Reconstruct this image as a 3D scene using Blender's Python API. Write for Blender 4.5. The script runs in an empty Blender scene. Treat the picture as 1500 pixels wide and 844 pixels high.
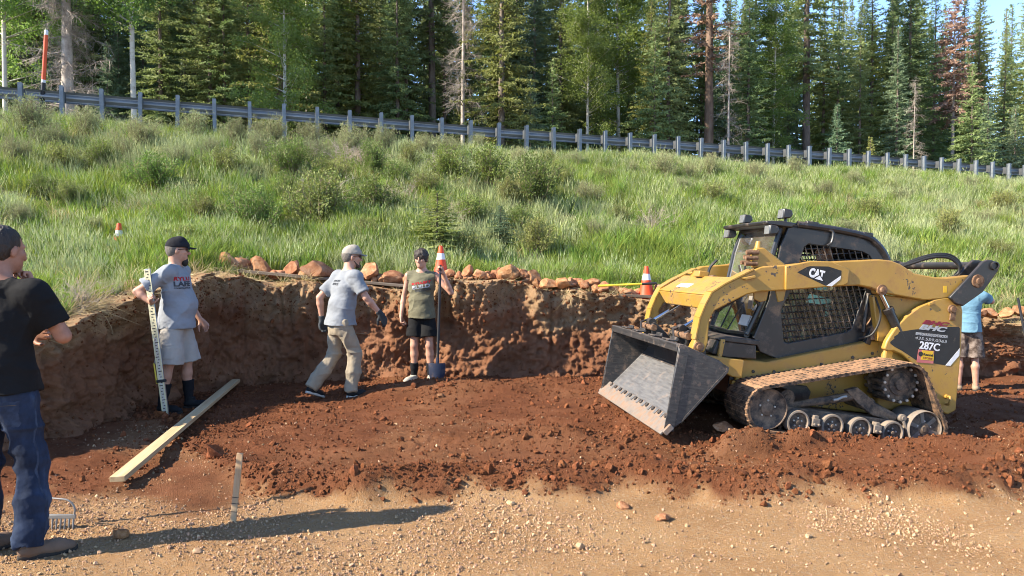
import bpy, bmesh, math, random
import numpy as np
from mathutils import Vector, Matrix

random.seed(7)
rng = np.random.default_rng(11)
scene = bpy.context.scene
COL = scene.collection
PI = math.pi
R = math.radians

# ---------------------------------------------------------------- camera, sky, sun, exposure
F_PX, CX, CY, HORIZON, CAM_H = 1091.0, 750.0, 422.0, 388.0, 1.6     # measured on the 1500 px wide photograph
PITCH = math.atan((CY - HORIZON) / F_PX)
cam_d = bpy.data.cameras.new('camera')
cam_d.sensor_width = 36.0
cam_d.lens = 36.0 * F_PX / 1500.0
cam_d.clip_end = 3000.0
cam_d.clip_start = 0.05
cam = bpy.data.objects.new('camera', cam_d)
COL.objects.link(cam)
cam.location = (0, 0, CAM_H)
cam.rotation_euler = (PI / 2 - PITCH, 0, 0)
scene.camera = cam

SUN_ELEV = R(36.0)
SUN_AZ = R(18.0)                      # shadows run to the right (+X) and a little away (+Y)
TO_SUN = Vector((-math.cos(SUN_AZ) * math.cos(SUN_ELEV), -math.sin(SUN_AZ) * math.cos(SUN_ELEV), math.sin(SUN_ELEV)))
world = bpy.data.worlds.new('World')
scene.world = world
world.use_nodes = True
wn = world.node_tree
sky = wn.nodes.new('ShaderNodeTexSky')
sky.sky_type = 'NISHITA'
sky.sun_disc = False
sky.sun_elevation = SUN_ELEV
sky.sun_rotation = math.atan2(TO_SUN.x, TO_SUN.y)
sky.altitude = 2500
sky.air_density = 1.0
sky.dust_density = 0.3
sky.ozone_density = 3.0
wn.links.new(sky.outputs[0], wn.nodes['Background'].inputs[0])
wn.nodes['Background'].inputs[1].default_value = 0.15
sun_d = bpy.data.lights.new('sun', 'SUN')
sun_d.energy = 5.0
sun_d.angle = R(0.53)
sun_d.color = (1.0, 0.89, 0.72)
sun = bpy.data.objects.new('sun', sun_d)
COL.objects.link(sun)
sun.rotation_euler = (-TO_SUN).to_track_quat('-Z', 'Y').to_euler()
vs = scene.view_settings
vs.view_transform = 'Standard'
vs.look = 'None'
vs.exposure = 1.70
vs.gamma = 1.0
vs.use_curve_mapping = False
scene.render.engine = 'CYCLES'
scene.cycles.max_bounces = 8
scene.cycles.diffuse_bounces = 4
scene.cycles.transparent_max_bounces = 12
scene.cycles.use_denoising = True
scene.cycles.filter_width = 1.0

# ---------------------------------------------------------------- numeric helpers
def at(u, v, depth):
    """point of the place seen at photo pixel (u, v), at world Y = depth"""
    b = (CY - v) / F_PX
    k = depth / (math.cos(PITCH) + b * math.sin(PITCH))
    return Vector(((u - CX) / F_PX * k, depth, CAM_H + k * (-math.sin(PITCH) + b * math.cos(PITCH))))

def px_of(P):
    X, Y, Z = P[0], P[1], P[2] - CAM_H
    d = Y * math.cos(PITCH) - Z * math.sin(PITCH)
    return CX + F_PX * X / d, CY - F_PX * (Y * math.sin(PITCH) + Z * math.cos(PITCH)) / d

def smooth(a, b, x):
    t = np.clip((np.asarray(x, float) - a) / (b - a), 0, 1)
    return t * t * (3 - 2 * t)

def _hash(ix, iy, iz, seed):
    n = (ix * 374761393 + iy * 668265263 + iz * 2147483629 + seed * 974634777) & 0xFFFFFFFF
    n = ((n ^ (n >> 13)) * 1274126177) & 0xFFFFFFFF
    n = n ^ (n >> 16)
    return (n & 0xFFFF).astype(np.float64) / 32767.5 - 1.0

def noise3(x, y, z, seed=0):
    x, y, z = np.broadcast_arrays(np.asarray(x, float), np.asarray(y, float), np.asarray(z, float))
    xi, yi, zi = np.floor(x).astype(np.int64), np.floor(y).astype(np.int64), np.floor(z).astype(np.int64)
    fx, fy, fz = x - xi, y - yi, z - zi
    fx, fy, fz = fx*fx*fx*(fx*(fx*6-15)+10), fy*fy*fy*(fy*(fy*6-15)+10), fz*fz*fz*(fz*(fz*6-15)+10)
    r = 0
    for dz in (0, 1):
        wz = fz if dz else 1 - fz
        for dy in (0, 1):
            wy = fy if dy else 1 - fy
            for dx in (0, 1):
                wx = fx if dx else 1 - fx
                r = r + wx * wy * wz * _hash(xi + dx, yi + dy, zi + dz, seed)
    return r

def noise2(x, y, seed=0):
    x, y = np.broadcast_arrays(np.asarray(x, float), np.asarray(y, float))
    xi, yi = np.floor(x).astype(np.int64), np.floor(y).astype(np.int64)
    fx, fy = x - xi, y - yi
    fx, fy = fx*fx*fx*(fx*(fx*6-15)+10), fy*fy*fy*(fy*(fy*6-15)+10)
    z = np.zeros_like(xi)
    a = _hash(xi, yi, z, seed); b = _hash(xi + 1, yi, z, seed)
    c = _hash(xi, yi + 1, z, seed); d = _hash(xi + 1, yi + 1, z, seed)
    return (a * (1 - fx) + b * fx) * (1 - fy) + (c * (1 - fx) + d * fx) * fy

def fbm2(x, y, seed=0, octv=4, gain=0.5):
    r, a, f = 0, 1.0, 1.0
    for o in range(octv):
        r = r + a * noise2(x * f + 17.3 * o, y * f - 9.1 * o, seed + o); a *= gain; f *= 2.03
    return r

def worley2(x, y, seed=0):
    """distance to the nearest and second nearest cell point, and a random value per cell"""
    xi, yi = np.floor(x).astype(np.int64), np.floor(y).astype(np.int64); z = np.zeros_like(xi)
    f1 = np.full(x.shape, 9.); f2 = f1.copy(); cr = np.zeros(x.shape)
    for dx in (-1, 0, 1):
        for dy in (-1, 0, 1):
            a, b = xi+dx, yi+dy
            px, py = a+.5+.45*_hash(a, b, z, seed), b+.5+.45*_hash(a, b, z+1, seed); d = np.hypot(px-x, py-y); h = _hash(a, b, z+2, seed)
            n = d < f1; f2 = np.where(n, f1, np.minimum(f2, d)); cr = np.where(n, h, cr); f1 = np.where(n, d, f1)
    return f1, f2, cr

def fbm3(p, s, seed=0, octv=3, gain=0.5):
    r, a, f = 0, 1.0, s
    for o in range(octv):
        r = r + a * noise3(p[:, 0] * f + 5.1 * o, p[:, 1] * f, p[:, 2] * f - 3.7 * o, seed + o); a *= gain; f *= 2.03
    return r

# ---------------------------------------------------------------- scene helpers
def tag(o, label=None, cat=None, group=None, kind=None):
    if label: o['label'] = label
    if cat: o['category'] = cat
    if group: o['group'] = group
    if kind: o['kind'] = kind
    return o

def empty(name, loc=(0, 0, 0), rot=(0, 0, 0)):
    o = bpy.data.objects.new(name, None)
    o.empty_display_size = 0.2
    COL.objects.link(o)
    o.location = loc
    o.rotation_euler = rot
    return o

def link_mesh(name, me, parent=None, mat=None):
    if mat is not None and len(me.materials) == 0: me.materials.append(mat)
    o = bpy.data.objects.new(name, me)
    COL.objects.link(o)
    if parent is not None: o.parent = parent
    return o

def np_mesh(name, verts, faces, smooth_shade=False):
    """faces: (n,3) or (n,4) int array"""
    verts = np.ascontiguousarray(verts, np.float32); faces = np.ascontiguousarray(faces, np.int32)
    me = bpy.data.meshes.new(name)
    k = faces.shape[1]
    me.vertices.add(len(verts)); me.vertices.foreach_set('co', verts.ravel())
    me.loops.add(faces.size); me.loops.foreach_set('vertex_index', faces.ravel())
    me.polygons.add(len(faces)); me.polygons.foreach_set('loop_start', np.arange(0, faces.size, k, dtype=np.int32))
    if smooth_shade: me.polygons.foreach_set('use_smooth', np.ones(len(faces), bool))
    me.update(calc_edges=True)
    return me

def copy_tree(o, parent=None):
    c = o.copy(); COL.objects.link(c); c.parent = parent
    for ch in list(o.children): copy_tree(ch, c)
    return c

def basis(d, up=(0, 0, 1)):
    d = Vector(d).normalized(); up = Vector(up)
    if abs(d.dot(up)) > 0.98: up = Vector((1, 0, 0))
    a = up.cross(d).normalized(); b = d.cross(a)
    return a, b, d

class MB:
    """collects shapes; build() links them as ONE mesh object"""
    def __init__(s): s.v, s.f = [], []
    def add(s, vs_, fs_):
        n = len(s.v); s.v += [tuple(p) for p in vs_]; s.f += [tuple(i + n for i in f) for f in fs_]; return s
    def box(s, c, size, rot=None):
        h = [q / 2 for q in size]; pts = []
        for z in (-1, 1):
            for y in (-1, 1):
                for x in (-1, 1):
                    p = Vector((x*h[0], y*h[1], z*h[2]))
                    if rot is not None: p = rot @ p
                    pts.append(p + Vector(c))
        return s.add(pts, [(0,2,3,1),(4,5,7,6),(0,1,5,4),(2,6,7,3),(0,4,6,2),(1,3,7,5)])
    def prism(s, poly, y0, y1):
        """polygon in x,z extruded along y"""
        n = len(poly); a = sum(poly[i][0]*poly[(i+1)%n][1]-poly[(i+1)%n][0]*poly[i][1] for i in range(n))
        if a > 0: poly = poly[::-1]
        if y0 > y1: y0, y1 = y1, y0
        pts = [(x, y1, z) for x, z in poly] + [(x, y0, z) for x, z in poly]
        fs_ = [tuple(range(n))[::-1], tuple(range(n, 2*n))] + [(i, (i+1)%n, n+(i+1)%n, n+i) for i in range(n)]
        return s.add(pts, [f[::-1] for f in fs_])
    def slab(s, poly3, nrm, t):
        """3-D polygon thickened by t along nrm"""
        nrm = Vector(nrm).normalized() * t; n = len(poly3)
        pts = [Vector(p) for p in poly3] + [Vector(p) + nrm for p in poly3]
        return s.add(pts, [tuple(range(n))[::-1], tuple(range(n, 2*n))] + [(i, (i+1)%n, n+(i+1)%n, n+i) for i in range(n)])
    def cyl(s, p0, p1, r0, r1=None, n=16):
        r1 = r0 if r1 is None else r1
        p0, p1 = Vector(p0), Vector(p1); a, b, d = basis(p1 - p0); pts = []
        for p, r in ((p0, r0), (p1, r1)):
            for i in range(n):
                t = 2*PI*i/n; pts.append(p + (a*math.cos(t) + b*math.sin(t))*r)
        return s.add(pts, [tuple(range(n))[::-1], tuple(range(n, 2*n))] + [(i, (i+1)%n, n+(i+1)%n, n+i) for i in range(n)])
    def lathe(s, p0, axis, prof, n=24, caps=True):
        """prof: list of (distance along axis, radius)"""
        p0 = Vector(p0); a, b, d = basis(axis); pts = []; m = len(prof)
        for h, r in prof:
            for i in range(n):
                t = 2*PI*i/n; pts.append(p0 + d*h + (a*math.cos(t) + b*math.sin(t))*max(r, 1e-4))
        fs_ = [(j*n+i, j*n+(i+1)%n, (j+1)*n+(i+1)%n, (j+1)*n+i) for j in range(m-1) for i in range(n)]
        return s.add(pts, fs_ + ([tuple(range(n))[::-1], tuple(range((m-1)*n, m*n))] if caps else []))
    def tube(s, path, r, n=8):
        path = [Vector(p) for p in path]; m = len(path); pts = []; a = None
        rs = r if isinstance(r, (list, tuple)) else [r]*m
        for k, p in enumerate(path):
            d = (path[min(k+1, m-1)] - path[max(k-1, 0)]).normalized()
            if a is None: a, b, _ = basis(d)
            else:
                a = (a - d*a.dot(d)).normalized(); b = d.cross(a)
            for i in range(n):
                t = 2*PI*i/n; pts.append(p + (a*math.cos(t) + b*math.sin(t))*rs[k])
        return s.add(pts, [(j*n+i, j*n+(i+1)%n, (j+1)*n+(i+1)%n, (j+1)*n+i) for j in range(m-1) for i in range(n)]
                     + [tuple(range(n))[::-1], tuple(range((m-1)*n, m*n))])
    def build(s, name, mat, parent=None, bevel=0, seg=2, smooth_angle=35):
        me = bpy.data.meshes.new(name); me.from_pydata(s.v, [], s.f); me.validate()
        if smooth_angle:
            me.shade_smooth(); me.set_sharp_from_angle(angle=R(smooth_angle))
        o = link_mesh(name, me, parent, mat)
        if bevel:
            m = o.modifiers.new('bevel', 'BEVEL'); m.width = bevel; m.segments = seg; m.limit_method = 'ANGLE'; m.angle_limit = R(35)
            m.harden_normals = False
        return o

def bez(pts, n=12):
    """Catmull-Rom through points"""
    pts = [Vector(p) for p in pts]; out = []
    P = [pts[0]*2-pts[1]] + pts + [pts[-1]*2-pts[-2]]
    for i in range(1, len(P)-2):
        for k in range(n):
            t = k/n; a, b, c, d = P[i-1], P[i], P[i+1], P[i+2]
            out.append(0.5*((2*b)+(c-a)*t+(2*a-5*b+4*c-d)*t*t+(3*b-a-3*c+d)*t**3))
    out.append(pts[-1]); return out

# ---------------------------------------------------------------- materials
def L(h):
    h = h.lstrip('#'); c = [int(h[i:i+2], 16)/255 for i in (0, 2, 4)]
    return tuple((x/12.92 if x <= .04045 else ((x+.055)/1.055)**2.4) for x in c)

ALB = 0.74          # overall reflectance level that goes with the exposure above
def pmat(name, cols, scale=6, rough=0.7, metal=0.0, bump=0.0, bscale=60, detail=5, spec=0.35, rand=0.0, coord='Object',
         dust=None, dust_amt=0.0, dust_up=0.0, dust_scale=7, transl=0.0, alpha=None, stretch=None, sharp=(0.3, 0.7), rough_var=0.0, coat=0.0, hue=0.07, keep=False, chips=None):
    kk = 1.0 if (transl or keep) else ALB
    cols = [tuple(q*kk for q in c) for c in cols]
    if dust: dust = tuple(q*kk for q in dust)
    m = bpy.data.materials.new(name); m.use_nodes = True
    nt = m.node_tree; N = nt.nodes; K = nt.links; b = N['Principled BSDF']
    tc = N.new('ShaderNodeTexCoord'); vec = tc.outputs[coord]
    if stretch:
        mp = N.new('ShaderNodeMapping'); mp.inputs['Scale'].default_value = stretch; K.new(vec, mp.inputs[0]); vec = mp.outputs[0]
    nz = N.new('ShaderNodeTexNoise'); nz.inputs['Scale'].default_value = scale; nz.inputs['Detail'].default_value = detail
    nz.inputs['Roughness'].default_value = 0.62
    K.new(vec, nz.inputs['Vector'])
    rp = N.new('ShaderNodeValToRGB'); el = rp.color_ramp.elements
    n = len(cols)
    pos = [sharp[0] + (sharp[1]-sharp[0])*i/max(1, n-1) for i in range(n)]
    el[0].position = pos[0]; el[0].color = (*cols[0], 1)
    el[1].position = pos[-1] if n > 1 else 1.0; el[1].color = (*cols[-1], 1)
    for i in range(1, n-1):
        e = el.new(pos[i]); e.color = (*cols[i], 1)
    K.new(nz.outputs['Fac'], rp.inputs[0]); col = rp.outputs[0]
    if rand:
        oi = N.new('ShaderNodeObjectInfo'); hs = N.new('ShaderNodeHueSaturation')
        mr = N.new('ShaderNodeMapRange'); mr.inputs[3].default_value = 1-rand; mr.inputs[4].default_value = 1+rand
        K.new(oi.outputs['Random'], mr.inputs[0]); K.new(mr.outputs[0], hs.inputs['Value'])
        ml = N.new('ShaderNodeMath'); ml.operation = 'MULTIPLY'; ml.inputs[1].default_value = 7.31
        fr = N.new('ShaderNodeMath'); fr.operation = 'FRACT'
        K.new(oi.outputs['Random'], ml.inputs[0]); K.new(ml.outputs[0], fr.inputs[0])
        m2 = N.new('ShaderNodeMapRange'); m2.inputs[3].default_value = 0.5-rand*hue; m2.inputs[4].default_value = 0.5+rand*hue
        K.new(fr.outputs[0], m2.inputs[0]); K.new(m2.outputs[0], hs.inputs['Hue'])
        K.new(col, hs.inputs['Color']); col = hs.outputs[0]
    rsock = None
    if dust:
        n2 = N.new('ShaderNodeTexNoise'); n2.inputs['Scale'].default_value = dust_scale; n2.inputs['Detail'].default_value = 8
        n2.inputs['Roughness'].default_value = 0.7
        K.new(tc.outputs[coord], n2.inputs['Vector'])
        mr = N.new('ShaderNodeMapRange'); mr.inputs[1].default_value = 0.68-dust_amt*0.45; mr.inputs[2].default_value = 0.92-dust_amt*0.35
        K.new(n2.outputs['Fac'], mr.inputs[0]); fac = mr.outputs[0]
        if dust_up:
            ge = N.new('ShaderNodeNewGeometry'); sx = N.new('ShaderNodeSeparateXYZ'); K.new(ge.outputs['Normal'], sx.inputs[0])
            m3 = N.new('ShaderNodeMapRange'); m3.inputs[1].default_value = 0.35; m3.inputs[2].default_value = 0.95; m3.inputs[4].default_value = dust_up
            K.new(sx.outputs['Z'], m3.inputs[0])
            ad = N.new('ShaderNodeMath'); ad.operation = 'ADD'; ad.use_clamp = True
            mu = N.new('ShaderNodeMath'); mu.operation = 'MULTIPLY_ADD'; mu.inputs[1].default_value = 0.7; mu.inputs[2].default_value = 0.3
            K.new(n2.outputs['Fac'], mu.inputs[0])
            m4 = N.new('ShaderNodeMath'); m4.operation = 'MULTIPLY'; K.new(m3.outputs[0], m4.inputs[0]); K.new(mu.outputs[0], m4.inputs[1])
            K.new(fac, ad.inputs[0]); K.new(m4.outputs[0], ad.inputs[1]); fac = ad.outputs[0]
        mx = N.new('ShaderNodeMix'); mx.data_type = 'RGBA'
        K.new(fac, mx.inputs[0]); K.new(col, mx.inputs[6]); mx.inputs[7].default_value = (*dust, 1); col = mx.outputs[2]
        mr2 = N.new('ShaderNodeMapRange'); mr2.inputs[3].default_value = rough; mr2.inputs[4].default_value = 0.95
        K.new(fac, mr2.inputs[0]); rsock = mr2.outputs[0]
    if chips:
        n4 = N.new('ShaderNodeTexNoise'); n4.inputs['Scale'].default_value = 38; n4.inputs['Detail'].default_value = 4; K.new(tc.outputs[coord], n4.inputs['Vector'])
        n5 = N.new('ShaderNodeTexNoise'); n5.inputs['Scale'].default_value = 3.1; n5.inputs['Detail'].default_value = 3; K.new(tc.outputs[coord], n5.inputs['Vector'])
        mu5 = N.new('ShaderNodeMath'); mu5.operation = 'MULTIPLY'; K.new(n4.outputs['Fac'], mu5.inputs[0]); K.new(n5.outputs['Fac'], mu5.inputs[1])
        m5 = N.new('ShaderNodeMapRange'); m5.inputs[1].default_value = .375; m5.inputs[2].default_value = .40; K.new(mu5.outputs[0], m5.inputs[0])
        x5 = N.new('ShaderNodeMix'); x5.data_type = 'RGBA'; K.new(m5.outputs[0], x5.inputs[0]); K.new(col, x5.inputs[6]); x5.inputs[7].default_value = (*chips, 1); col = x5.outputs[2]
    K.new(col, b.inputs['Base Color'])
    b.inputs['Roughness'].default_value = rough
    if rsock is not None: K.new(rsock, b.inputs['Roughness'])
    elif rough_var:
        mr = N.new('ShaderNodeMapRange'); mr.inputs[3].default_value = rough-rough_var; mr.inputs[4].default_value = rough+rough_var
        K.new(nz.outputs['Fac'], mr.inputs[0]); K.new(mr.outputs[0], b.inputs['Roughness'])
    b.inputs['Metallic'].default_value = metal
    b.inputs['Specular IOR Level'].default_value = spec
    if coat: b.inputs['Coat Weight'].default_value = coat
    if bump:
        nb = N.new('ShaderNodeTexNoise'); nb.inputs['Scale'].default_value = bscale; nb.inputs['Detail'].default_value = 6
        nb.inputs['Roughness'].default_value = 0.65
        K.new(vec, nb.inputs['Vector'])
        bp = N.new('ShaderNodeBump'); bp.inputs['Strength'].default_value = min(1.0, bump); bp.inputs['Distance'].default_value = 0.01*max(1.0, bump)
        K.new(nb.outputs['Fac'], bp.inputs['Height']); K.new(bp.outputs[0], b.inputs['Normal'])
    if transl:
        out = N['Material Output']; tr = N.new('ShaderNodeBsdfTranslucent'); ms = N.new('ShaderNodeMixShader')
        hs = N.new('ShaderNodeHueSaturation'); hs.inputs['Value'].default_value = 1.5; hs.inputs['Saturation'].default_value = 1.1
        K.new(col, hs.inputs['Color']); K.new(hs.outputs[0], tr.inputs['Color'])
        ms.inputs[0].default_value = transl
        K.new(b.outputs[0], ms.inputs[1]); K.new(tr.outputs[0], ms.inputs[2]); K.new(ms.outputs[0], out.inputs['Surface'])
    return m

def glass_mat(name, tint=(0.75, 0.85, 0.85), opacity=0.25, rough=0.03):
    """thin pane: mostly clear, with a mirror-like glaze and a film of dust"""
    m = bpy.data.materials.new(name); m.use_nodes = True
    nt = m.node_tree; N = nt.nodes; K = nt.links
    for n in list(N):
        if n.type == 'BSDF_PRINCIPLED': N.remove(n)
    out = N['Material Output']
    t = N.new('ShaderNodeBsdfTransparent'); t.inputs[0].default_value = (*tint, 1)
    g = N.new('ShaderNodeBsdfGlossy'); g.inputs['Roughness'].default_value = rough; g.inputs['Color'].default_value = (0.9, 0.95, 1, 1)
    d = N.new('ShaderNodeBsdfDiffuse'); d.inputs[0].default_value = (0.30, 0.26, 0.21, 1)
    fr = N.new('ShaderNodeFresnel'); fr.inputs[0].default_value = 1.5
    nz = N.new('ShaderNodeTexNoise'); nz.inputs['Scale'].default_value = 5; nz.inputs['Detail'].default_value = 6
    tc = N.new('ShaderNodeTexCoord'); K.new(tc.outputs['Object'], nz.inputs['Vector'])
    mr = N.new('ShaderNodeMapRange'); mr.inputs[1].default_value = .35; mr.inputs[2].default_value = .75; mr.inputs[3].default_value = opacity*.3; mr.inputs[4].default_value = opacity
    K.new(nz.outputs['Fac'], mr.inputs[0])
    m1 = N.new('ShaderNodeMixShader'); m2 = N.new('ShaderNodeMixShader')
    K.new(fr.outputs[0], m1.inputs[0]); K.new(t.outputs[0], m1.inputs[1]); K.new(g.outputs[0], m1.inputs[2])
    K.new(mr.outputs[0], m2.inputs[0]); K.new(m1.outputs[0], m2.inputs[1]); K.new(d.outputs[0], m2.inputs[2])
    K.new(m2.outputs[0], out.inputs['Surface'])
    return m

def scatter(name, pts, rots, scl, vi, variants, mat=None):
    """one object that scatters small alike pieces (stuff nobody could count)"""
    me = bpy.data.meshes.new(name)
    me.vertices.add(len(pts)); me.vertices.foreach_set('co', np.ascontiguousarray(pts, np.float32).ravel())
    a = me.attributes.new('rot', 'FLOAT_VECTOR', 'POINT'); a.data.foreach_set('vector', np.ascontiguousarray(rots, np.float32).ravel())
    a = me.attributes.new('scl', 'FLOAT_VECTOR', 'POINT')
    scl = np.asarray(scl, np.float32)
    if scl.ndim == 1: scl = np.stack([scl]*3, 1)
    a.data.foreach_set('vector', np.ascontiguousarray(scl).ravel())
    a = me.attributes.new('vi', 'INT', 'POINT'); a.data.foreach_set('value', np.ascontiguousarray(vi, np.int32))
    o = link_mesh(name, me)
    ng = bpy.data.node_groups.new(name, 'GeometryNodeTree')
    ng.interface.new_socket('Geometry', in_out='INPUT', socket_type='NodeSocketGeometry')
    ng.interface.new_socket('Geometry', in_out='OUTPUT', socket_type='NodeSocketGeometry')
    N, K = ng.nodes, ng.links
    gi, go = N.new('NodeGroupInput'), N.new('NodeGroupOutput')
    ip = N.new('GeometryNodeInstanceOnPoints'); jg = N.new('GeometryNodeJoinGeometry')
    for k, vme in enumerate(variants):
        if mat is not None and len(vme.materials) == 0: vme.materials.append(mat)
        vo = bpy.data.objects.new(name + '_piece', vme)
        oi = N.new('GeometryNodeObjectInfo'); oi.inputs['Object'].default_value = vo; oi.inputs['As Instance'].default_value = True
        K.new(oi.outputs['Geometry'], jg.inputs[0])
    def att(nm, tp):
        n = N.new('GeometryNodeInputNamedAttribute'); n.data_type = tp; n.inputs[0].default_value = nm
        return n.outputs[0]
    e2r = N.new('FunctionNodeEulerToRotation')
    K.new(att('rot', 'FLOAT_VECTOR'), e2r.inputs[0])
    K.new(gi.outputs[0], ip.inputs['Points']); K.new(jg.outputs[0], ip.inputs['Instance'])
    ip.inputs['Pick Instance'].default_value = True
    K.new(att('vi', 'INT'), ip.inputs['Instance Index'])
    K.new(e2r.outputs[0], ip.inputs['Rotation']); K.new(att('scl', 'FLOAT_VECTOR'), ip.inputs['Scale'])
    K.new(ip.outputs[0], go.inputs[0])
    md = o.modifiers.new('scatter', 'NODES'); md.node_group = ng
    return o
# ---------------------------------------------------------------- the lie of the land
# track loader pose (needed by the loose soil under it)
LD_YAW, LD_PITCH, LD_POS = R(188.2), R(7.7), Vector((2.728, 7.332, 0.045))
LD_M = Matrix.Translation(LD_POS) @ Matrix.Rotation(LD_YAW, 4, 'Z') @ Matrix.Rotation(-LD_PITCH, 4, 'Y')

RAIL0 = np.array([-13.0, 19.85]); RAIL_DIR = np.array([0.9435, 0.3314]); RAIL_N = np.array([-0.3314, 0.9435])
def rail_d(x, y): return (x - RAIL0[0]) * RAIL_N[0] + (y - RAIL0[1]) * RAIL_N[1]
def rail_s(x, y): return (x - RAIL0[0]) * RAIL_DIR[0] + (y - RAIL0[1]) * RAIL_DIR[1]

WALL_PTS = [(-12, 2.2), (-9, 3.2), (-6.8, 4.4), (-5.2, 5.5), (-4.45, 6.8), (-4.3, 8.2), (-4.05, 9.4), (-3.4, 10.1), (-2, 10.3), (0, 10.25), (2, 10.3),
            (4, 10.4), (5.6, 11.4), (7, 12.5), (9, 12.9), (14, 13.6), (22, 15), (34, 19)]
_wp = np.array([(p.x, p.y) for p in bez([(a, b, 0) for a, b in WALL_PTS], 80)])
_sl = np.concatenate([[0], np.cumsum(np.hypot(*np.diff(_wp, axis=0).T))])
def wall_path(step):
    s = np.arange(0, _sl[-1], step)
    return s, np.stack([np.interp(s, _sl, _wp[:, 0]), np.interp(s, _sl, _wp[:, 1])], 1)
_ps, _pp = wall_path(0.12)
_pt = np.gradient(_pp, axis=0); _pt /= np.linalg.norm(_pt, axis=1)[:, None]
_pn = np.stack([_pt[:, 1], -_pt[:, 0]], 1)              # points into the cut
def wall_dist(x, y):
    """signed distance behind (+) or in front (-) of the foot of the cut"""
    x, y = np.ravel(x), np.ravel(y); out = np.empty(len(x))
    for i in range(0, len(x), 20000):
        dx = x[i:i+20000, None] - _pp[None, :, 0]; dy = y[i:i+20000, None] - _pp[None, :, 1]
        k = np.argmin(dx*dx + dy*dy, axis=1); r = np.arange(len(k))
        out[i:i+20000] = -np.sign(dx[r, k]*_pn[k, 0] + dy[r, k]*_pn[k, 1]) * np.sqrt(dx[r, k]**2 + dy[r, k]**2)
    return out

def hill_z(x, y):
    d = rail_d(x, y); s = rail_s(x, y)
    z = np.interp(d, [-60, -24, -18, -15.3, -12, -9, -6, -3, -1.2, 0, 10, 25, 60, 130, 400], [0, .25, .66, .96, 1.42, 2.35, 3.42, 4.45, 5.02, 5.26, 5.5, 6.4, 9, 13, 20])
    w = smooth(-18, -13, d) * smooth(1.5, -1.5, d)
    z = z + w * (0.16*fbm2(np.asarray(x)*.45, np.asarray(y)*.45, 31, 3) + 0.05*fbm2(np.asarray(x)*2, np.asarray(y)*2, 37, 2))
    z = z - .15*smooth(-1.8, 1.8, np.asarray(x))*smooth(-10.5, -12.3, d)
    z = z - .34*smooth(4.5, 7.5, np.asarray(x))*smooth(-11, -12.8, d)
    z = z + 0.22*smooth(10, -4, s)*smooth(-8, 0, d) - 0.25*smooth(14, 40, s)*smooth(-6, 0, d)
    return z

_ptop = hill_z(_pp[:, 0]-_pn[:, 0]*.45, _pp[:, 1]-_pn[:, 1]*.45)
def rim_z(x, y):
    """height of the turf, following the rim of the cut"""
    x, y = np.ravel(x), np.ravel(y); z = hill_z(x, y); sd = wall_dist(x, y); m = np.where(sd < .7)[0]
    if len(m):
        k = np.argmin((x[m, None]-_pp[None, :, 0])**2+(y[m, None]-_pp[None, :, 1])**2, axis=1); w = smooth(.48, .10, sd[m])
        z[m] = (_ptop[k]-.03)*w + (z[m]+.01)*(1-w)
    return z

def local_xy(x, y):
    """loader-local ground coordinates"""
    c, sn = math.cos(LD_YAW), math.sin(LD_YAW); dx, dy = x - LD_POS.x, y - LD_POS.y
    return dx*c + dy*sn, -dx*sn + dy*c

def soil_mask(x, y):
    x, y = np.asarray(x, float), np.asarray(y, float)
    ye = 4.90 + .16*fbm2(x*1.1, y*.3, 3, 3) + np.maximum(0, x-3.3)*.75 + np.maximum(0, -1.6-x)*1.2
    m = smooth(-.02, .16, y - ye - .07*fbm2(x*7, y*7, 5, 2))
    return m

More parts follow.
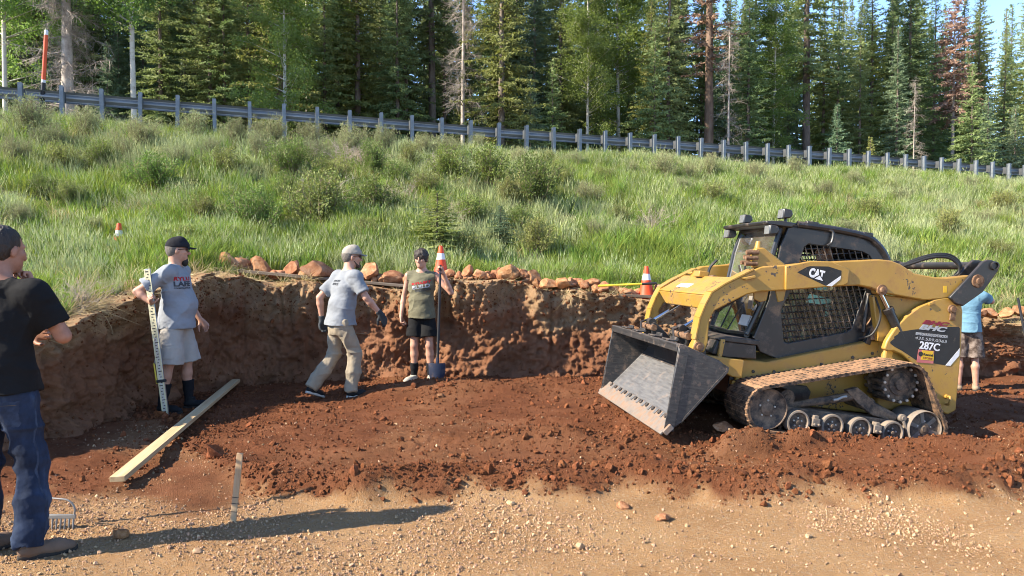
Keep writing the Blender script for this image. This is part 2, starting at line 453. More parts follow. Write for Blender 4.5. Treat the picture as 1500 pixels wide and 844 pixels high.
def ground_z(x, y, detail=True):
    x, y = np.asarray(x, float), np.asarray(y, float)
    ye = 4.90 + .16*fbm2(x*1.1, y*.3, 3, 3) + np.maximum(0, x-3.3)*.75 + np.maximum(0, -1.6-x)*1.2
    m = soil_mask(x, y); q = y - ye
    z = .085*smooth(-.05, .3, q) + .085*np.exp(-((q-.28)/.22)**2)*(1+.5*noise2(x*2.1, y*2, 8))
    z = z * smooth(-3.0, -1.0, x + .4*noise2(x, y*1.3, 9))
    # windrows left by the bucket and the tracks
    r1 = 6.25 + .12*np.sin(x*.9+.5) - .03*x
    z = z + smooth(-.6, .6, x)*m*.085*np.exp(-((y-r1)/.17)**2)*(1+.6*noise2(x*2.5, y, 12))
    z = z - smooth(-1.5, 0, x)*m*.045*np.exp(-((y-r1-.55)/.25)**2)
    z = z - smooth(-.5, .8, x)*m*.03*np.exp(-((y-r1+.5)/.2)**2)
    r2 = 8.95 + .15*np.sin(x*1.1) 
    z = z + smooth(-2.6, -1.3, x)*smooth(2.6, 1.2, x)*.13*np.exp(-((y-r2)/.33)**2)*(1+.4*noise2(x*2, y*2, 13))
    z = z + .04*np.exp(-(((x+.6)/1.2)**2 + ((y-6.7)/.5)**2))
    # heap in front of and beside the loader
    lx, ly = local_xy(x, y)
    z = np.maximum(z, 0.235*np.exp(-(((lx-1.42)/.33)**2 + ((ly-.25)/.62)**2))*(1+.25*noise2(x*4, y*4, 14)))
    z = np.maximum(z, (.06+.15*smooth(-.9, .7, lx))*np.exp(-((ly-1.17)/.12)**2)*smooth(-1.0, -.4, lx)*smooth(1.5, 1.1, lx)*(1+.3*noise2(x*5, y*5, 15)))
    z = np.maximum(z, .17*np.exp(-(((lx-1.05)/.28)**2 + ((ly-.1)/.5)**2)))
    z = z - .40*smooth(4.3, 6.2, x)*smooth(8.4, 10.8, y)
    if detail:
        rough = np.clip(.25 + .9*np.exp(-((q-.25)/.3)**2) + .6*np.exp(-((y-r1)/.25)**2) + .5*np.exp(-((y-r2)/.4)**2) + .35*noise2(x*1.3, y*1.7, 21), .1, 1.6)
        cl = np.abs(noise2(x*11, y*11, 41))*.6 + np.abs(noise2(x*23+3, y*23, 42))*.4
        z = z + m*rough*(.028*cl + .012*noise2(x*38, y*38, 43)) + m*.012*fbm2(x*3, y*4, 44, 3) + m*.010*fbm2(x*.7, y*9, 55, 3)*smooth(6.2, 6.8, y)*smooth(8.8, 8.2, y)
        z = z + (1-m)*(.014*fbm2(x*1.6, y*2.2, 45, 3) + .006*np.abs(noise2(x*17, y*17, 46)) + .004*noise2(x*41, y*41, 47))
        z = z + m*.010*np.sin((x+.35*(y-5.9)**2*8+.15*noise2(x*2, y*2, 57))*57)*smooth(.9, 1.5, x)*smooth(3.6, 3.0, x)*smooth(5.62, 5.72, y)*smooth(6.12, 6.0, y)*smooth(-.2, .4, noise2(x*1.4, y*2, 58))
        left = smooth(-1.2, -2.4, x)*smooth(4.6, 5.3, y)
        z = z + left*(.020*cl*(0.5+noise2(x*1.5, y*1.5, 48)) + .018*fbm2(x*2.2, y*2.2, 49, 3))
    # the tracks press the soil flat and carry the machine
    under = smooth(1.12, 1.0, np.abs(ly))*smooth(1.0, .8, np.abs(lx))
    plane = LD_POS.z + lx*math.tan(LD_PITCH) + .012
    z = z*(1-under) + plane*under
    lim = LD_POS.z + lx*math.tan(LD_PITCH) + .012
    return z

def gz(x, y): return float(ground_z(np.array([x]), np.array([y]))[0])
def hz(x, y): return float(hill_z(np.array([x]), np.array([y]))[0])

# ---------------------------------------------------------------- earth materials
def earth_mat(name, attr, soil3=((.098, .034, .014), (.150, .054, .023), (.205, .083, .040)), sand3=((.28, .152, .066), (.37, .213, .098), (.43, .268, .132)), fine=(.22, .115, .06)):
    m = bpy.data.materials.new(name); m.use_nodes = True
    nt = m.node_tree; N = nt.nodes; K = nt.links; b = N['Principled BSDF']
    tc = N.new('ShaderNodeTexCoord')
    def noise(scale, detail=6, rough=.65, src=None):
        n = N.new('ShaderNodeTexNoise'); n.inputs['Scale'].default_value = scale; n.inputs['Detail'].default_value = detail; n.inputs['Roughness'].default_value = rough
        K.new(tc.outputs['Object'], n.inputs['Vector']); return n.outputs['Fac']
    def ramp(src, stops):
        r = N.new('ShaderNodeValToRGB'); e = r.color_ramp.elements
        e[0].position, e[0].color = stops[0][0], (*stops[0][1], 1); e[1].position, e[1].color = stops[-1][0], (*stops[-1][1], 1)
        for p, c in stops[1:-1]:
            k = e.new(p); k.color = (*c, 1)
        K.new(src, r.inputs[0]); return r.outputs[0]
    def mix(fac, a, c):
        x = N.new('ShaderNodeMix'); x.data_type = 'RGBA'
        if isinstance(fac, float): x.inputs[0].default_value = fac
        else: K.new(fac, x.inputs[0])
        for s, i in ((a, 6), (c, 7)):
            if isinstance(s, tuple): x.inputs[i].default_value = (*s, 1)
            else: K.new(s, x.inputs[i])
        return x.outputs[2]
    soil = ramp(noise(2.2), [(.3, soil3[0]), (.5, soil3[1]), (.7, soil3[2])])
    soil = mix(ramp(noise(60, 3), [(.62, (0, 0, 0)), (.74, (1, 1, 1))]), soil, fine)
    sand = ramp(noise(1.3), [(.3, sand3[0]), (.5, sand3[1]), (.7, sand3[2])])
    sand = mix(ramp(noise(45, 4), [(.52, (0, 0, 0)), (.66, (1, 1, 1))]), sand, (.38, .27, .165))
    sand = mix(ramp(noise(75, 3), [(.58, (0, 0, 0)), (.70, (1, 1, 1))]), sand, (.155, .10, .062))
    at_ = N.new('ShaderNodeAttribute'); at_.attribute_name = attr
    K.new(mix(at_.outputs['Fac'], sand, soil), b.inputs['Base Color'])
    b.inputs['Roughness'].default_value = .95; b.inputs['Specular IOR Level'].default_value = .12
    bp = N.new('ShaderNodeBump'); bp.inputs['Strength'].default_value = 1.0; bp.inputs['Distance'].default_value = .032
    ad = N.new('ShaderNodeMath'); ad.operation = 'ADD'
    K.new(noise(35, 7, .7), ad.inputs[0]); K.new(noise(130, 3), ad.inputs[1])
    K.new(ad.outputs[0], bp.inputs['Height']); K.new(bp.outputs[0], b.inputs['Normal'])
    return m
M_EARTH = earth_mat('excavated_earth', 'soil')

def grid_mesh(name, xs, ys, zfun, attr=None):
    X, Y = np.meshgrid(xs, ys); x, y = X.ravel(), Y.ravel()
    z = zfun(x, y); nx, ny = len(xs), len(ys)
    i = np.arange((nx*ny)).reshape(ny, nx)
    f = np.stack([i[:-1, :-1].ravel(), i[:-1, 1:].ravel(), i[1:, 1:].ravel(), i[1:, :-1].ravel()], 1)
    me = np_mesh(name, np.stack([x, y, z], 1), f, True)
    if attr is not None:
        for nm, val in attr(x, y, z).items():
            a = me.attributes.new(nm, 'FLOAT', 'POINT'); a.data.foreach_set('value', np.ascontiguousarray(val, np.float32))
    return me

# ground: fine near the work, coarse out to the horizon
def grow(a, b, d0, k=1.35):
    out = [a]; d = d0
    while (out[-1] < b if b > a else out[-1] > b):
        out.append(out[-1] + (d if b > a else -d)); d *= k
    return out[1:]
gx = np.array(grow(-6.2, -900, .1)[::-1] + list(np.arange(-6.2, 8.0, .022)) + grow(8.0, 900, .06))
gy = np.array(grow(2.5, -900, .1)[::-1] + list(np.arange(2.5, 6.6, .018)) + list(np.arange(6.6, 11.2, .026)) + list(np.arange(11.2, 13.6, .06)) + grow(13.6, 1400, .3))
def ground_fun(x, y):
    near = smooth(30, 14, np.hypot(x, y))
    z = ground_z(x, y)*near
    return np.where(wall_dist(x, y) > .8, np.minimum(z, -.6), z)
def soil_amount(x, y): return ground_attr(x, y, None)['soil']
def ground_attr(x, y, z):
    s = soil_mask(x, y)
    left = smooth(-1.0, -2.2, x + .3*noise2(x*2, y*2, 61))*smooth(4.35, 5.5, y + .45*fbm2(x*1.5, y*1.5, 62, 3))
    return {'soil': np.clip(np.maximum(s*(.97+.10*fbm2(x*1.2, y*1.2, 63, 3)), left*(.80+.35*fbm2(x*.9, y*.9, 64, 3))) + smooth(.55, 1, left)*.15, 0, 1)}
ground = link_mesh('ground', grid_mesh('ground', gx, gy, ground_fun, ground_attr), None, M_EARTH)
tag(ground, 'red-brown dug soil and tan gravel of the work site', kind='structure')

# hillside, verge and forest floor
M_HILL = pmat('hillside_turf', [(.075, .07, .03), (.10, .12, .04), (.16, .14, .07)], scale=1.1, rough=.95, bump=.8, bscale=9, spec=.1)
hx = np.array(grow(-16, -900, .6)[::-1] + list(np.arange(-16, 26, .16)) + grow(26, 900, .4))
hy = np.array(list(np.arange(-30, 3, 3.)) + list(np.arange(3, 33, .16)) + grow(33, 1500, .4))
def hill_fun(x, y):
    z = hill_z(x, y); sd = wall_dist(x, y)
    k = smooth(.16, .42, sd)
    return np.where(sd < .42, (z-.05)*k + (-.6)*(1-k), z - .012)
hill = link_mesh('hillside', grid_mesh('hillside', hx, hy, hill_fun), None, M_HILL)
tag(hill, 'grassy embankment rising to the road', kind='structure')

# road behind the guardrail
M_ROAD = pmat('asphalt', [(.045, .045, .047), (.07, .068, .066)], scale=3, rough=.9, bump=.3, bscale=90)
ss = np.arange(-60, 120, 1.5); rv = []
for s in ss:
    for d in (1.0, 4.6, 8.2):
        p = RAIL0 + RAIL_DIR*s + RAIL_N*d
        rv.append((p[0], p[1], hz(p[0], p[1]) + .10 - .012*abs(d-4.6)))
n3 = len(ss); ii = np.arange(n3*3).reshape(n3, 3)
fq = np.concatenate([np.stack([ii[:-1, k], ii[1:, k], ii[1:, k+1], ii[:-1, k+1]], 1) for k in (0, 1)])
road = link_mesh('road', np_mesh('road', np.array(rv), fq[:, ::-1]), None, M_ROAD)
tag(road, 'asphalt road behind the guardrail', kind='structure')

# the cut face
def build_cut():
    s, p = wall_path(.019)
    keep = (p[:, 1] > 3.0) & (p[:, 0] < 16) & (p[:, 0] > -9)
    s, p = s[keep], p[keep]
    t = np.gradient(p, axis=0); t /= np.linalg.norm(t, axis=1)[:, None]
    k = 40; ker = np.ones(k)/k
    nrm = np.stack([t[:, 1], -t[:, 0]], 1)
    nrm = np.stack([np.convolve(np.pad(nrm[:, j], (k//2, k-k//2-1), 'edge'), ker, 'valid') for j in (0, 1)], 1)
    nrm /= np.linalg.norm(nrm, axis=1)[:, None]
    vs_ = np.concatenate([np.linspace(-.5, -.15, 8), np.linspace(-.13, 1, 74), 1 + np.array([.02, .05, .1, .18, .3, .45, .65])])
    S, V = np.meshgrid(s, vs_, indexing='ij')
    top = hill_z(p[:, 0]-nrm[:, 0]*.45, p[:, 1]-nrm[:, 1]*.45) + .03*fbm2(s*3, s*0, 71, 3)
    out = np.zeros_like(S)
    big = fbm2(S*.8, V*.9, 72, 3)
    warp = .35*noise2(S*2.3, V*3, 73)
    pillar = np.abs(noise2(S*1.9+warp, V*.8+.6*warp, 74))            # slabs and buttresses left by the digging
    groove = np.abs(noise2(S*7.5+warp*2, V*1.1, 84))                 # tooth marks running down the face
    lump = 1-np.abs(fbm2(S*4.2, V*5.4, 75, 3))
    crumb = np.abs(noise2(S*15, V*21, 76))+.6*np.abs(noise2(S*31, V*43, 77))
    rimz = smooth(.60, .80, V + .16*fbm2(S*1.7, V*0, 78, 3))
    out += .09*big + .09*pillar + .075*groove*smooth(.1, .4, V) + .030*lump + .036*crumb
    wz = V*1.25
    f1, f2, cr = worley2(S*5.5+.5*warp, wz*7, 85); out += (.020*cr + .03*np.minimum(f2-f1, .35))*(1+.5*smooth(-3.4, -4.2, p[:, 0])[:, None])
    f1, f2, cr = worley2(S*13, wz*15, 86); rough_ = smooth(-.25, .35, fbm2(S*.9, wz*1.3, 88, 2)); out += (.022*cr + .03*np.minimum(f2-f1, .35))*(.35+.65*rough_)
    f1, f2, cr = worley2(S*26, wz*27, 87); out += .010*cr + .014*np.minimum(f2-f1, .4)
    out += rimz*(.055 + .07*fbm2(S*3.2, V*2, 79, 3)) - .04*np.exp(-((V-.5)/.2)**2) - .06*smooth(.2, 1.0, V)*smooth(-3, 0, p[:, 0])[:, None]
    out += .15*smooth(.35, -.05, V)**2*smooth(9, 5, p[:, 0])[:, None] + .08*smooth(.16, 0, V)*fbm2(S*4, V*4, 80, 2)
    back = np.clip(V-1, 0, 1)
    out = out*np.where(back > 0, smooth(.5, 0, back), 1) - back*1.25 - .10*smooth(0, .1, back)
    zt = np.where(V <= 1, V*top[:, None] - .03*smooth(.9, 1, V)**2, 0)
    px = p[:, 0][:, None] + nrm[:, 0][:, None]*out; py = p[:, 1][:, None] + nrm[:, 1][:, None]*out
    hb = hill_z(px.ravel(), py.ravel()).reshape(px.shape)
    zt = np.where(V > 1, (top[:, None]-.03)*smooth(.3, 0, back) + (hb+.01)*(1-smooth(.3, 0, back)) - .12*smooth(.5, .65, back), zt)
    n, m = S.shape; i = np.arange(n*m).reshape(n, m)
    f = np.stack([i[:-1, :-1].ravel(), i[1:, :-1].ravel(), i[1:, 1:].ravel(), i[:-1, 1:].ravel()], 1)
    me = np_mesh('earth_bank', np.stack([px.ravel(), py.ravel(), zt.ravel()], 1), f, True)
    # pale dry crust at the rim, spread wider as painted sun patches; darker red below
    dry = smooth(.55, .80, V + .14*fbm2(S*1.9, V*2, 81, 3) - .03)*.92
    band = np.exp(-((V-.55-.12*noise2(S*.8, V*0, 82))/.14)**2)*.25
    a = me.attributes.new('soil', 'FLOAT', 'POINT')
    a.data.foreach_set('value', np.clip(1.05-dry-band*.6 + .12*fbm2(S*1.4, V*2.5, 83, 3), .12, 1).ravel().astype(np.float32))
    return me
M_BANK = earth_mat('cut_bank_earth', 'soil', ((.175, .074, .037), (.255, .115, .060), (.335, .170, .096)), ((.29, .175, .09), (.40, .26, .14), (.48, .34, .20)), fine=(.26, .16, .095))
bank = link_mesh('earth_bank', build_cut(), None, M_BANK)
tag(bank, 'vertical cut face of red earth with a pale dry rim and painted-on sun patches', kind='structure')
# ---------------------------------------------------------------- guardrail on steel posts
M_GALV = pmat('galvanised_steel', [(.15, .175, .20), (.21, .235, .26), (.27, .295, .31)], scale=6, rough=.55, metal=.45, spec=.5)
M_RAILD = pmat('weathered_rail_steel', [(.20, .22, .235), (.29, .31, .325), (.37, .385, .40)], scale=3, rough=.55, metal=.4, spec=.5, stretch=(.3, .3, 3))
M_BLOCK = pmat('guardrail_block', [(.05, .055, .06), (.085, .09, .095)], scale=8, rough=.8)
SP = .9525
def rail_top(s): return float(np.interp(s, [-8, 0, 7.6, 13.3, 20, 28.6, 37, 60], [6.42, 6.35, 6.22, 6.11, 6.06, 5.99, 5.82, 5.4]))
G = empty('guardrail', (RAIL0[0], RAIL0[1], 0)); tag(G, 'galvanised steel guardrail on closely spaced posts along the road edge', 'guardrail')
o0 = Vector((RAIL0[0], RAIL0[1], 0)); rd, rn = Vector((*RAIL_DIR, 0)), Vector((*RAIL_N, 0))
pm = MB()                                            # H-section post, local: x along the rail, y towards the road
for (cx_, cy_, sx, sy) in ((0, -.07, .10, .007), (0, .07, .10, .007), (0, 0, .006, .14)): pm.box((cx_, cy_, -.55), (sx, sy, 1.25))
post_me = None
blk_me = None
RZ = math.atan2(RAIL_DIR[1], RAIL_DIR[0])
for n in range(-2, 44):
    s = n*SP; p = rd*s; zt = rail_top(s)
    if post_me is None:
        po = pm.build('post', M_GALV, G); post_me = po.data
        bo = MB().prism([(-.05, -.14), (.05, -.14), (.05, .14), (-.05, .14)], .08, .24).build('blockout', M_BLOCK, po, bevel=.006); blk_me = bo.data
    else:
        po = link_mesh('post', post_me, G); bo = link_mesh('blockout', blk_me, po)
    po.location = (p.x, p.y, zt-.0+random.uniform(-.012, .012)); po.rotation_euler = (random.uniform(-.02, .02), random.uniform(-.02, .02), RZ)
    bo.location = (0, 0, -.20)
wprof = [(.0, .156), (.012, .150), (.078, .108), (.080, .085), (.012, .030), (.0, .016), (.0, -.016), (.012, -.030), (.080, -.085), (.078, -.108), (.012, -.150), (.0, -.156)]
for k in range(-1, 11):
    m = MB(); s0, s1 = k*4*SP-.06, (k+1)*4*SP+.06; st = 9; pts = []
    for i in range(st):
        s = s0+(s1-s0)*i/(st-1); zt = rail_top(s)-.19; b = rd*s+rn*(.25+.003*(k % 2))
        for t in (0, .005):
            for (dy, dz) in wprof: pts.append(b+rn*(.005+dy+t)+Vector((0, 0, zt+dz)))
    w = len(wprof); fs_ = []
    for i in range(st-1):
        for j in range(w-1):
            a, c = i*2*w+j, (i+1)*2*w+j; fs_ += [(a, a+1, c+1, c), (a+w, c+w, c+w+1, a+w+1)]
        for j in (0, w-1):
            a, c = i*2*w+j, (i+1)*2*w+j; fs_.append((a, c, c+w, a+w))
    m.add(pts, fs_).build('rail_beam', M_RAILD, G, smooth_angle=40)
# snow pole
M_ORG = pmat('orange_plastic', [(.62, .07, .012), (.72, .10, .02)], scale=4, rough=.5)
M_ORGB = pmat('cone_orange', [(.68, .06, .012), (.78, .085, .02)], scale=6, rough=.55, dust=(.4, .25, .15), dust_amt=.12)
M_POLEB = pmat('pole_black', [(.012, .013, .016), (.02, .021, .025)], scale=6, rough=.6)
M_WHT = pmat('white_band', [(.68, .68, .68), (.78, .78, .78)], scale=6, rough=.6)
b0 = at(62, 150, 20.3); t0 = at(68, 44, 20.3); ax = (t0-b0)
Sp = empty('snow_pole', b0-ax.normalized()*.6); tag(Sp, 'orange and black snow marker pole behind the guardrail', 'marker pole')
d = ax.normalized(); ln = ax.length
MB().cyl((0, 0, 0), d*(.6+ln*.27), .055, .055, 12).build('lower_sleeve', M_POLEB, Sp)
MB().cyl(d*(.6+ln*.27), d*(.6+ln*.31), .056, .056, 12).build('white_band', M_WHT, Sp)
MB().cyl(d*(.6+ln*.31), d*(.6+ln*.93), .052, .050, 12).build('orange_sleeve', M_ORG, Sp)
MB().lathe(d*(.6+ln*.93), d, [(0, .050), (ln*.055, .050), (ln*.07, .03)], 12).build('cap', M_WHT, Sp)
# ---------------------------------------------------------------- compact track loader
DUST = (.36, .20, .11)
M_YEL = pmat('loader_yellow_paint', [(.37, .205, .034), (.42, .24, .042), (.46, .27, .055)], scale=3, rough=.42, spec=.45, dust=(.30, .155, .065), dust_amt=.42, dust_up=.25, dust_scale=6, bump=.05, bscale=120, chips=(.05, .04, .035))
M_BLK = pmat('loader_black_paint', [(.012, .012, .013), (.022, .022, .023)], scale=5, rough=.38, spec=.5, dust=(.20, .14, .10), dust_amt=.34, dust_up=.25, dust_scale=8)
M_STEEL = pmat('worn_bucket_steel', [(.022, .022, .024), (.045, .045, .047), (.075, .07, .066)], scale=4, rough=.42, spec=.6, metal=.25, dust=(.30, .21, .15), dust_amt=.33, dust_up=.30, dust_scale=14, stretch=(3, 1, 14), rough_var=.1)
M_FLOORP = pmat('scoured_steel_plate', [(.11, .11, .115), (.17, .17, .175), (.22, .215, .21)], scale=5, rough=.5, metal=.35, spec=.5, dust=(.26, .20, .16), dust_amt=.32, dust_up=.1, dust_scale=10, stretch=(9, 1, 9))
M_EDGE = pmat('muddy_cutting_edge', [(.17, .155, .14), (.24, .215, .19), (.24, .16, .11)], scale=9, rough=.6, metal=.3, dust=DUST, dust_amt=.5, dust_up=.2, dust_scale=16)
M_RUB = pmat('dusty_track_rubber', [(.018, .017, .016), (.035, .031, .028)], scale=12, rough=.85, spec=.25, dust=(.36, .205, .115), dust_amt=.60, dust_up=.85, dust_scale=14, bump=.4, bscale=45)
M_WHEEL = pmat('dusty_wheel_steel', [(.025, .022, .02), (.05, .042, .038)], scale=9, rough=.7, spec=.3, dust=(.30, .20, .13), dust_amt=.62, dust_up=.4, dust_scale=12)
M_TYRE = pmat('worn_wheel_rubber', [(.15, .125, .10), (.24, .20, .165)], scale=18, rough=.85, dust=(.34, .24, .17), dust_amt=.5, dust_scale=14)
M_CHROME = pmat('chrome_rod', [(.62, .63, .65), (.72, .73, .75)], scale=4, rough=.16, metal=1.0)
M_RUST = pmat('rusty_pin', [(.09, .045, .025), (.20, .11, .06), (.30, .2, .13)], scale=30, rough=.8, metal=.2)
M_HOSE = pmat('hydraulic_hose', [(.012, .012, .012), (.025, .024, .022)], scale=20, rough=.55)
M_WHITE = pmat('white_vinyl', [(.72, .72, .72), (.8, .8, .8)], scale=6, rough=.45, dust=DUST, dust_amt=.2, dust_scale=12)
M_GREYV = pmat('grey_vinyl', [(.36, .37, .38), (.45, .46, .47)], scale=10, rough=.5)
M_REDV = pmat('dark_red_vinyl', [(.20, .012, .03), (.26, .02, .04)], scale=10, rough=.5)
M_PINKV = pmat('faded_red_vinyl', [(.52, .13, .12), (.60, .19, .17)], scale=10, rough=.5)
M_YELV = pmat('sticker_yellow', [(.72, .42, .02), (.80, .48, .03)], scale=10, rough=.5)
M_BLKV = pmat('black_vinyl', [(.014, .014, .014), (.024, .024, .024)], scale=10, rough=.5, dust=(.2, .15, .11), dust_amt=.16, dust_scale=14)
M_LENS = pmat('lamp_lens', [(.13, .135, .14), (.20, .205, .21)], scale=40, rough=.15, spec=.7)
M_GLASS = glass_mat('cab_glass', (.55, .66, .64), .22)
M_SEAT = pmat('seat_vinyl', [(.02, .02, .02), (.035, .035, .035)], scale=8, rough=.7)
M_CHROMEB = pmat('bolt_steel', [(.45, .42, .38), (.6, .57, .52)], scale=20, rough=.45, metal=.6)

def text_mesh(txt, size, bold=0.0, shear=0.0, width=None):
    cu = bpy.data.curves.new('lettering', 'FONT'); cu.body = txt; cu.size = size; cu.offset = bold; cu.shear = shear; cu.resolution_u = 3
    cu.align_x = 'LEFT'; cu.extrude = 0.0012
    o = bpy.data.objects.new('lettering', cu); COL.objects.link(o)
    dg = bpy.context.evaluated_depsgraph_get(); me = bpy.data.meshes.new_from_object(o.evaluated_get(dg))
    bpy.data.objects.remove(o); bpy.data.curves.remove(cu)
    co = np.empty(len(me.vertices)*3, np.float32); me.vertices.foreach_get('co', co); co = co.reshape(-1, 3)
    co[:, 0] -= co[:, 0].min(); co[:, 1] -= co[:, 1].min()
    if width: co[:, 0] *= width/co[:, 0].max()
    me.vertices.foreach_set('co', co.ravel()); me.update()
    me.materials.clear()
    return me

def side_text(name, parent, txt, x, z, y, height, width, mat, tilt=0.0, bold=.0, shear=0.0):
    """lettering on a plate facing +y (reads towards -x), lower left corner at x, z"""
    me = text_mesh(txt, height*1.4, bold, shear, None)
    co = np.empty(len(me.vertices)*3, np.float32); me.vertices.foreach_get('co', co); co = co.reshape(-1, 3)
    co[:, 0] *= width/co[:, 0].max(); co[:, 1] *= height/co[:, 1].max()
    c, s = math.cos(tilt), math.sin(tilt)
    a, b = co[:, 0]*c - co[:, 1]*s, co[:, 0]*s + co[:, 1]*c
    me.vertices.foreach_set('co', np.stack([x - a, y + co[:, 2], z + b], 1).astype(np.float32).ravel()); me.update()
    return link_mesh(name, me, parent, mat)

def build_loader():
    T = empty('track_loader'); T.matrix_world = LD_M
    tag(T, 'yellow and black compact track loader tilted nose-up on the loose soil', 'track loader')
    # ---- lift arms
    arm = [(1.379, .64), (1.352, .73), (1.338, .924), (1.305, 1.045), (1.262, 1.155), (1.15, 1.245), (.911, 1.40), (.845, 1.44), (.634, 1.482), (.405, 1.535),
           (-.265, 1.655), (-.38, 1.66), (-.48, 1.64), (-.63, 1.575), (-.832, 1.568), (-.955, 1.58), (-1.20, 1.635), (-1.24, 1.56), (-1.014, 1.40),
           (-.9, 1.372), (-.76, 1.345), (-.525, 1.353), (-.34, 1.36), (-.22, 1.39), (-.10, 1.395), (.199, 1.342), (.599, 1.258), (.813, 1.222), (.936, 1.18), (1.094, 1.08), (1.215, 1.0),
           (1.25, .92), (1.243, .80), (1.235, .72), (1.255, .635), (1.315, .61)]
    arms = []
    for s in (1, -1):
        o = MB().prism(arm, s*.60, s*.70).build('lift_arm', M_YEL, T, bevel=.012); arms.append(o)
        # worn shoulder plate, flange strip along the top edge and the pin bosses
        sp = MB().prism([(.63, 1.475), (.60, 1.262), (.06, 1.372), (.015, 1.40), (.02, 1.53), (.205, 1.572), (.40, 1.55)], s*.694, s*.722).build('shoulder_plate', M_YEL, o, bevel=.01)
        fl = MB()
        top = [(1.352, .73), (1.338, .924), (1.305, 1.045), (1.262, 1.155), (1.15, 1.245), (.911, 1.40)]
        for (a, b), (c, d) in zip(top[:-1], top[1:]):
            dx, dz = c-a, d-b; l = math.hypot(dx, dz); nx, nz = -dz/l, dx/l
            if nx < 0 and nz < 0: nx, nz = -nx, -nz
            fl.prism([(a, b), (c, d), (c+nx*.012, d+nz*.012), (a+nx*.012, b+nz*.012)], s*.585, s*.712)
        fl.build('edge_flange', M_YEL, o)
        for (px_, pz_, r_) in ((1.318, .67, .045), (-.325, 1.385, .048), (.17, 1.585, .0)):
            if r_:
                MB().lathe((px_, s*.70, pz_), (0, s, 0), [(0, r_), (.018, r_), (.02, r_*.62), (.04, r_*.55), (.042, .012)], 18).build('pin', M_RUST, o)
        br = MB(); br.prism([(.845, 1.235), (.70, 1.255), (.71, 1.15), (.77, 1.13), (.83, 1.15)], s*.60, s*.62); br.prism([(.66, 1.255), (.56, 1.27), (.57, 1.17), (.62, 1.15)], s*.64, s*.66)
        br.build('bracket', M_YEL, o, bevel=.006)
        MB().prism([(.98, 1.30), (1.02, 1.315), (.90, 1.355), (.885, 1.335)], s*.70, s*.73).build('tab', M_YEL, o, bevel=.006)
        if s == 1:
            MB().prism([(.515, 1.433), (.43, 1.492), (.40, 1.503), (.23, 1.523), (.10, 1.503), (.095, 1.46), (.178, 1.358), (.235, 1.352)], .722, .7236).build('logo_plate', M_BLKV, o)
            MB().prism([(.098, 1.458), (.10, 1.425), (.172, 1.352), (.222, 1.352)], .7236, .7248).build('logo_stripe', M_WHITE, o)
            tl = math.radians(8.5-17)
            side_text('logo_lettering', o, 'CAT', .405, 1.408, .7248, .085, .145, M_WHITE, tilt=-.09, bold=.006)
            MB().prism([(.345, 1.399), (.263, 1.389), (.30, 1.432)], .726, .7275).build('logo_triangle', M_WHITE, o)
            MB().prism([(.357, 1.404), (.300, 1.444), (.298, 1.432), (.34, 1.402)], .7262, .7270).build('logo_triangle_gap', M_BLKV, o)
            MB().prism([(.248, 1.388), (.304, 1.444), (.302, 1.432), (.262, 1.390)], .7262, .7270).build('logo_triangle_gap', M_BLKV, o)
            MB().prism([(-.93, 1.50), (-.965, 1.505), (-.975, 1.445), (-.94, 1.44)], .70, .7012).build('safety_sticker', M_YELV, o)
            # quick-coupler manifold and valve block standing on the near arm
            q = MB(); q.prism([(.62, 1.50), (.60, 1.47), (.90, 1.42), (.93, 1.52), (.90, 1.60), (.83, 1.61)], .615, .68); q.build('valve_block', M_YEL, o, bevel=.012)
            q = MB()
            for k in range(3):
                q.cyl((.88, .62, 1.47+k*.05), (1.0-.02*k, .62, 1.455+k*.05), .022, .018, 12); q.cyl((.88, .68, 1.46+k*.05), (.99, .68, 1.445+k*.05), .02, .02, 12)
            q.build('coupling', M_RUST, o)
            MB().cyl((.87, .64, 1.60), (.87, .64, 1.66), .03, .024, 12).build('cap', M_YEL, o)
    # ---- cross member between the arms
    cm = MB().slab([(1.27, -.60, 1.12), (1.27, .60, 1.12), (1.02, .60, 1.305), (1.02, -.60, 1.305)], (.6, 0, .8), .02)
    cm.slab([(1.27, -.60, 1.12), (1.27, .60, 1.12), (1.225, .45, 1.0), (1.225, -.45, 1.0)], (.9, 0, .2), .02)
    c_o = cm.build('cross_member', M_YEL, T, bevel=.008)
    nv = Vector((.6, 0, .8)); o0 = nv*.021
    MB().slab([Vector(p)+o0 for p in ((1.205, .02, 1.168), (1.205, -.30, 1.168), (1.15, -.30, 1.209), (1.15, .02, 1.209))], nv, .0015).build('sticker', M_WHITE, c_o)
    MB().box((1.05, -.12, 1.335), (.10, .16, .06)).box((.98, -.40, 1.345), (.16, .10, .025)).box((1.02, -.25, 1.325), (.05, .30, .04)).build('hose_guard', M_YEL, c_o, bevel=.008)
    MB().cyl((.98, -.10, 1.30), (.98, .06, 1.30), .035, .035, 14).build('pin', M_RUST, c_o)
    # ---- bucket, tipped forward so the open side faces ahead
    prof = [(1.632, -.045), (1.60, -.02), (1.255, .41), (1.205, .47), (1.185, .515), (1.20, .555), (1.245, .585), (1.57, .672), (1.605, .675)]
    B = empty('bucket'); B.parent = T
    w = .975
    fl = MB().slab([(1.60, -w, -.02), (1.60, w, -.02), (1.255, w, .41), (1.255, -w, .41)], (-.79, 0, -.61), .014)
    fl.build('floor_plate', M_FLOORP, B)
    bk = MB()
    pb = prof[2:8]
    for (a, b), (c, d) in zip(pb[:-1], pb[1:]):
        dx, dz = c-a, d-b; l = math.hypot(dx, dz)
        bk.slab([(a, -w, b), (a, w, b), (c, w, d), (c, -w, d)], (-dz/l, 0, dx/l), .014)
    bk.build('back_plate', M_STEEL, B)
    lip = MB().prism([(1.565, .615), (1.62, .625), (1.625, .69), (1.555, .69)], -w-.005, w+.005)
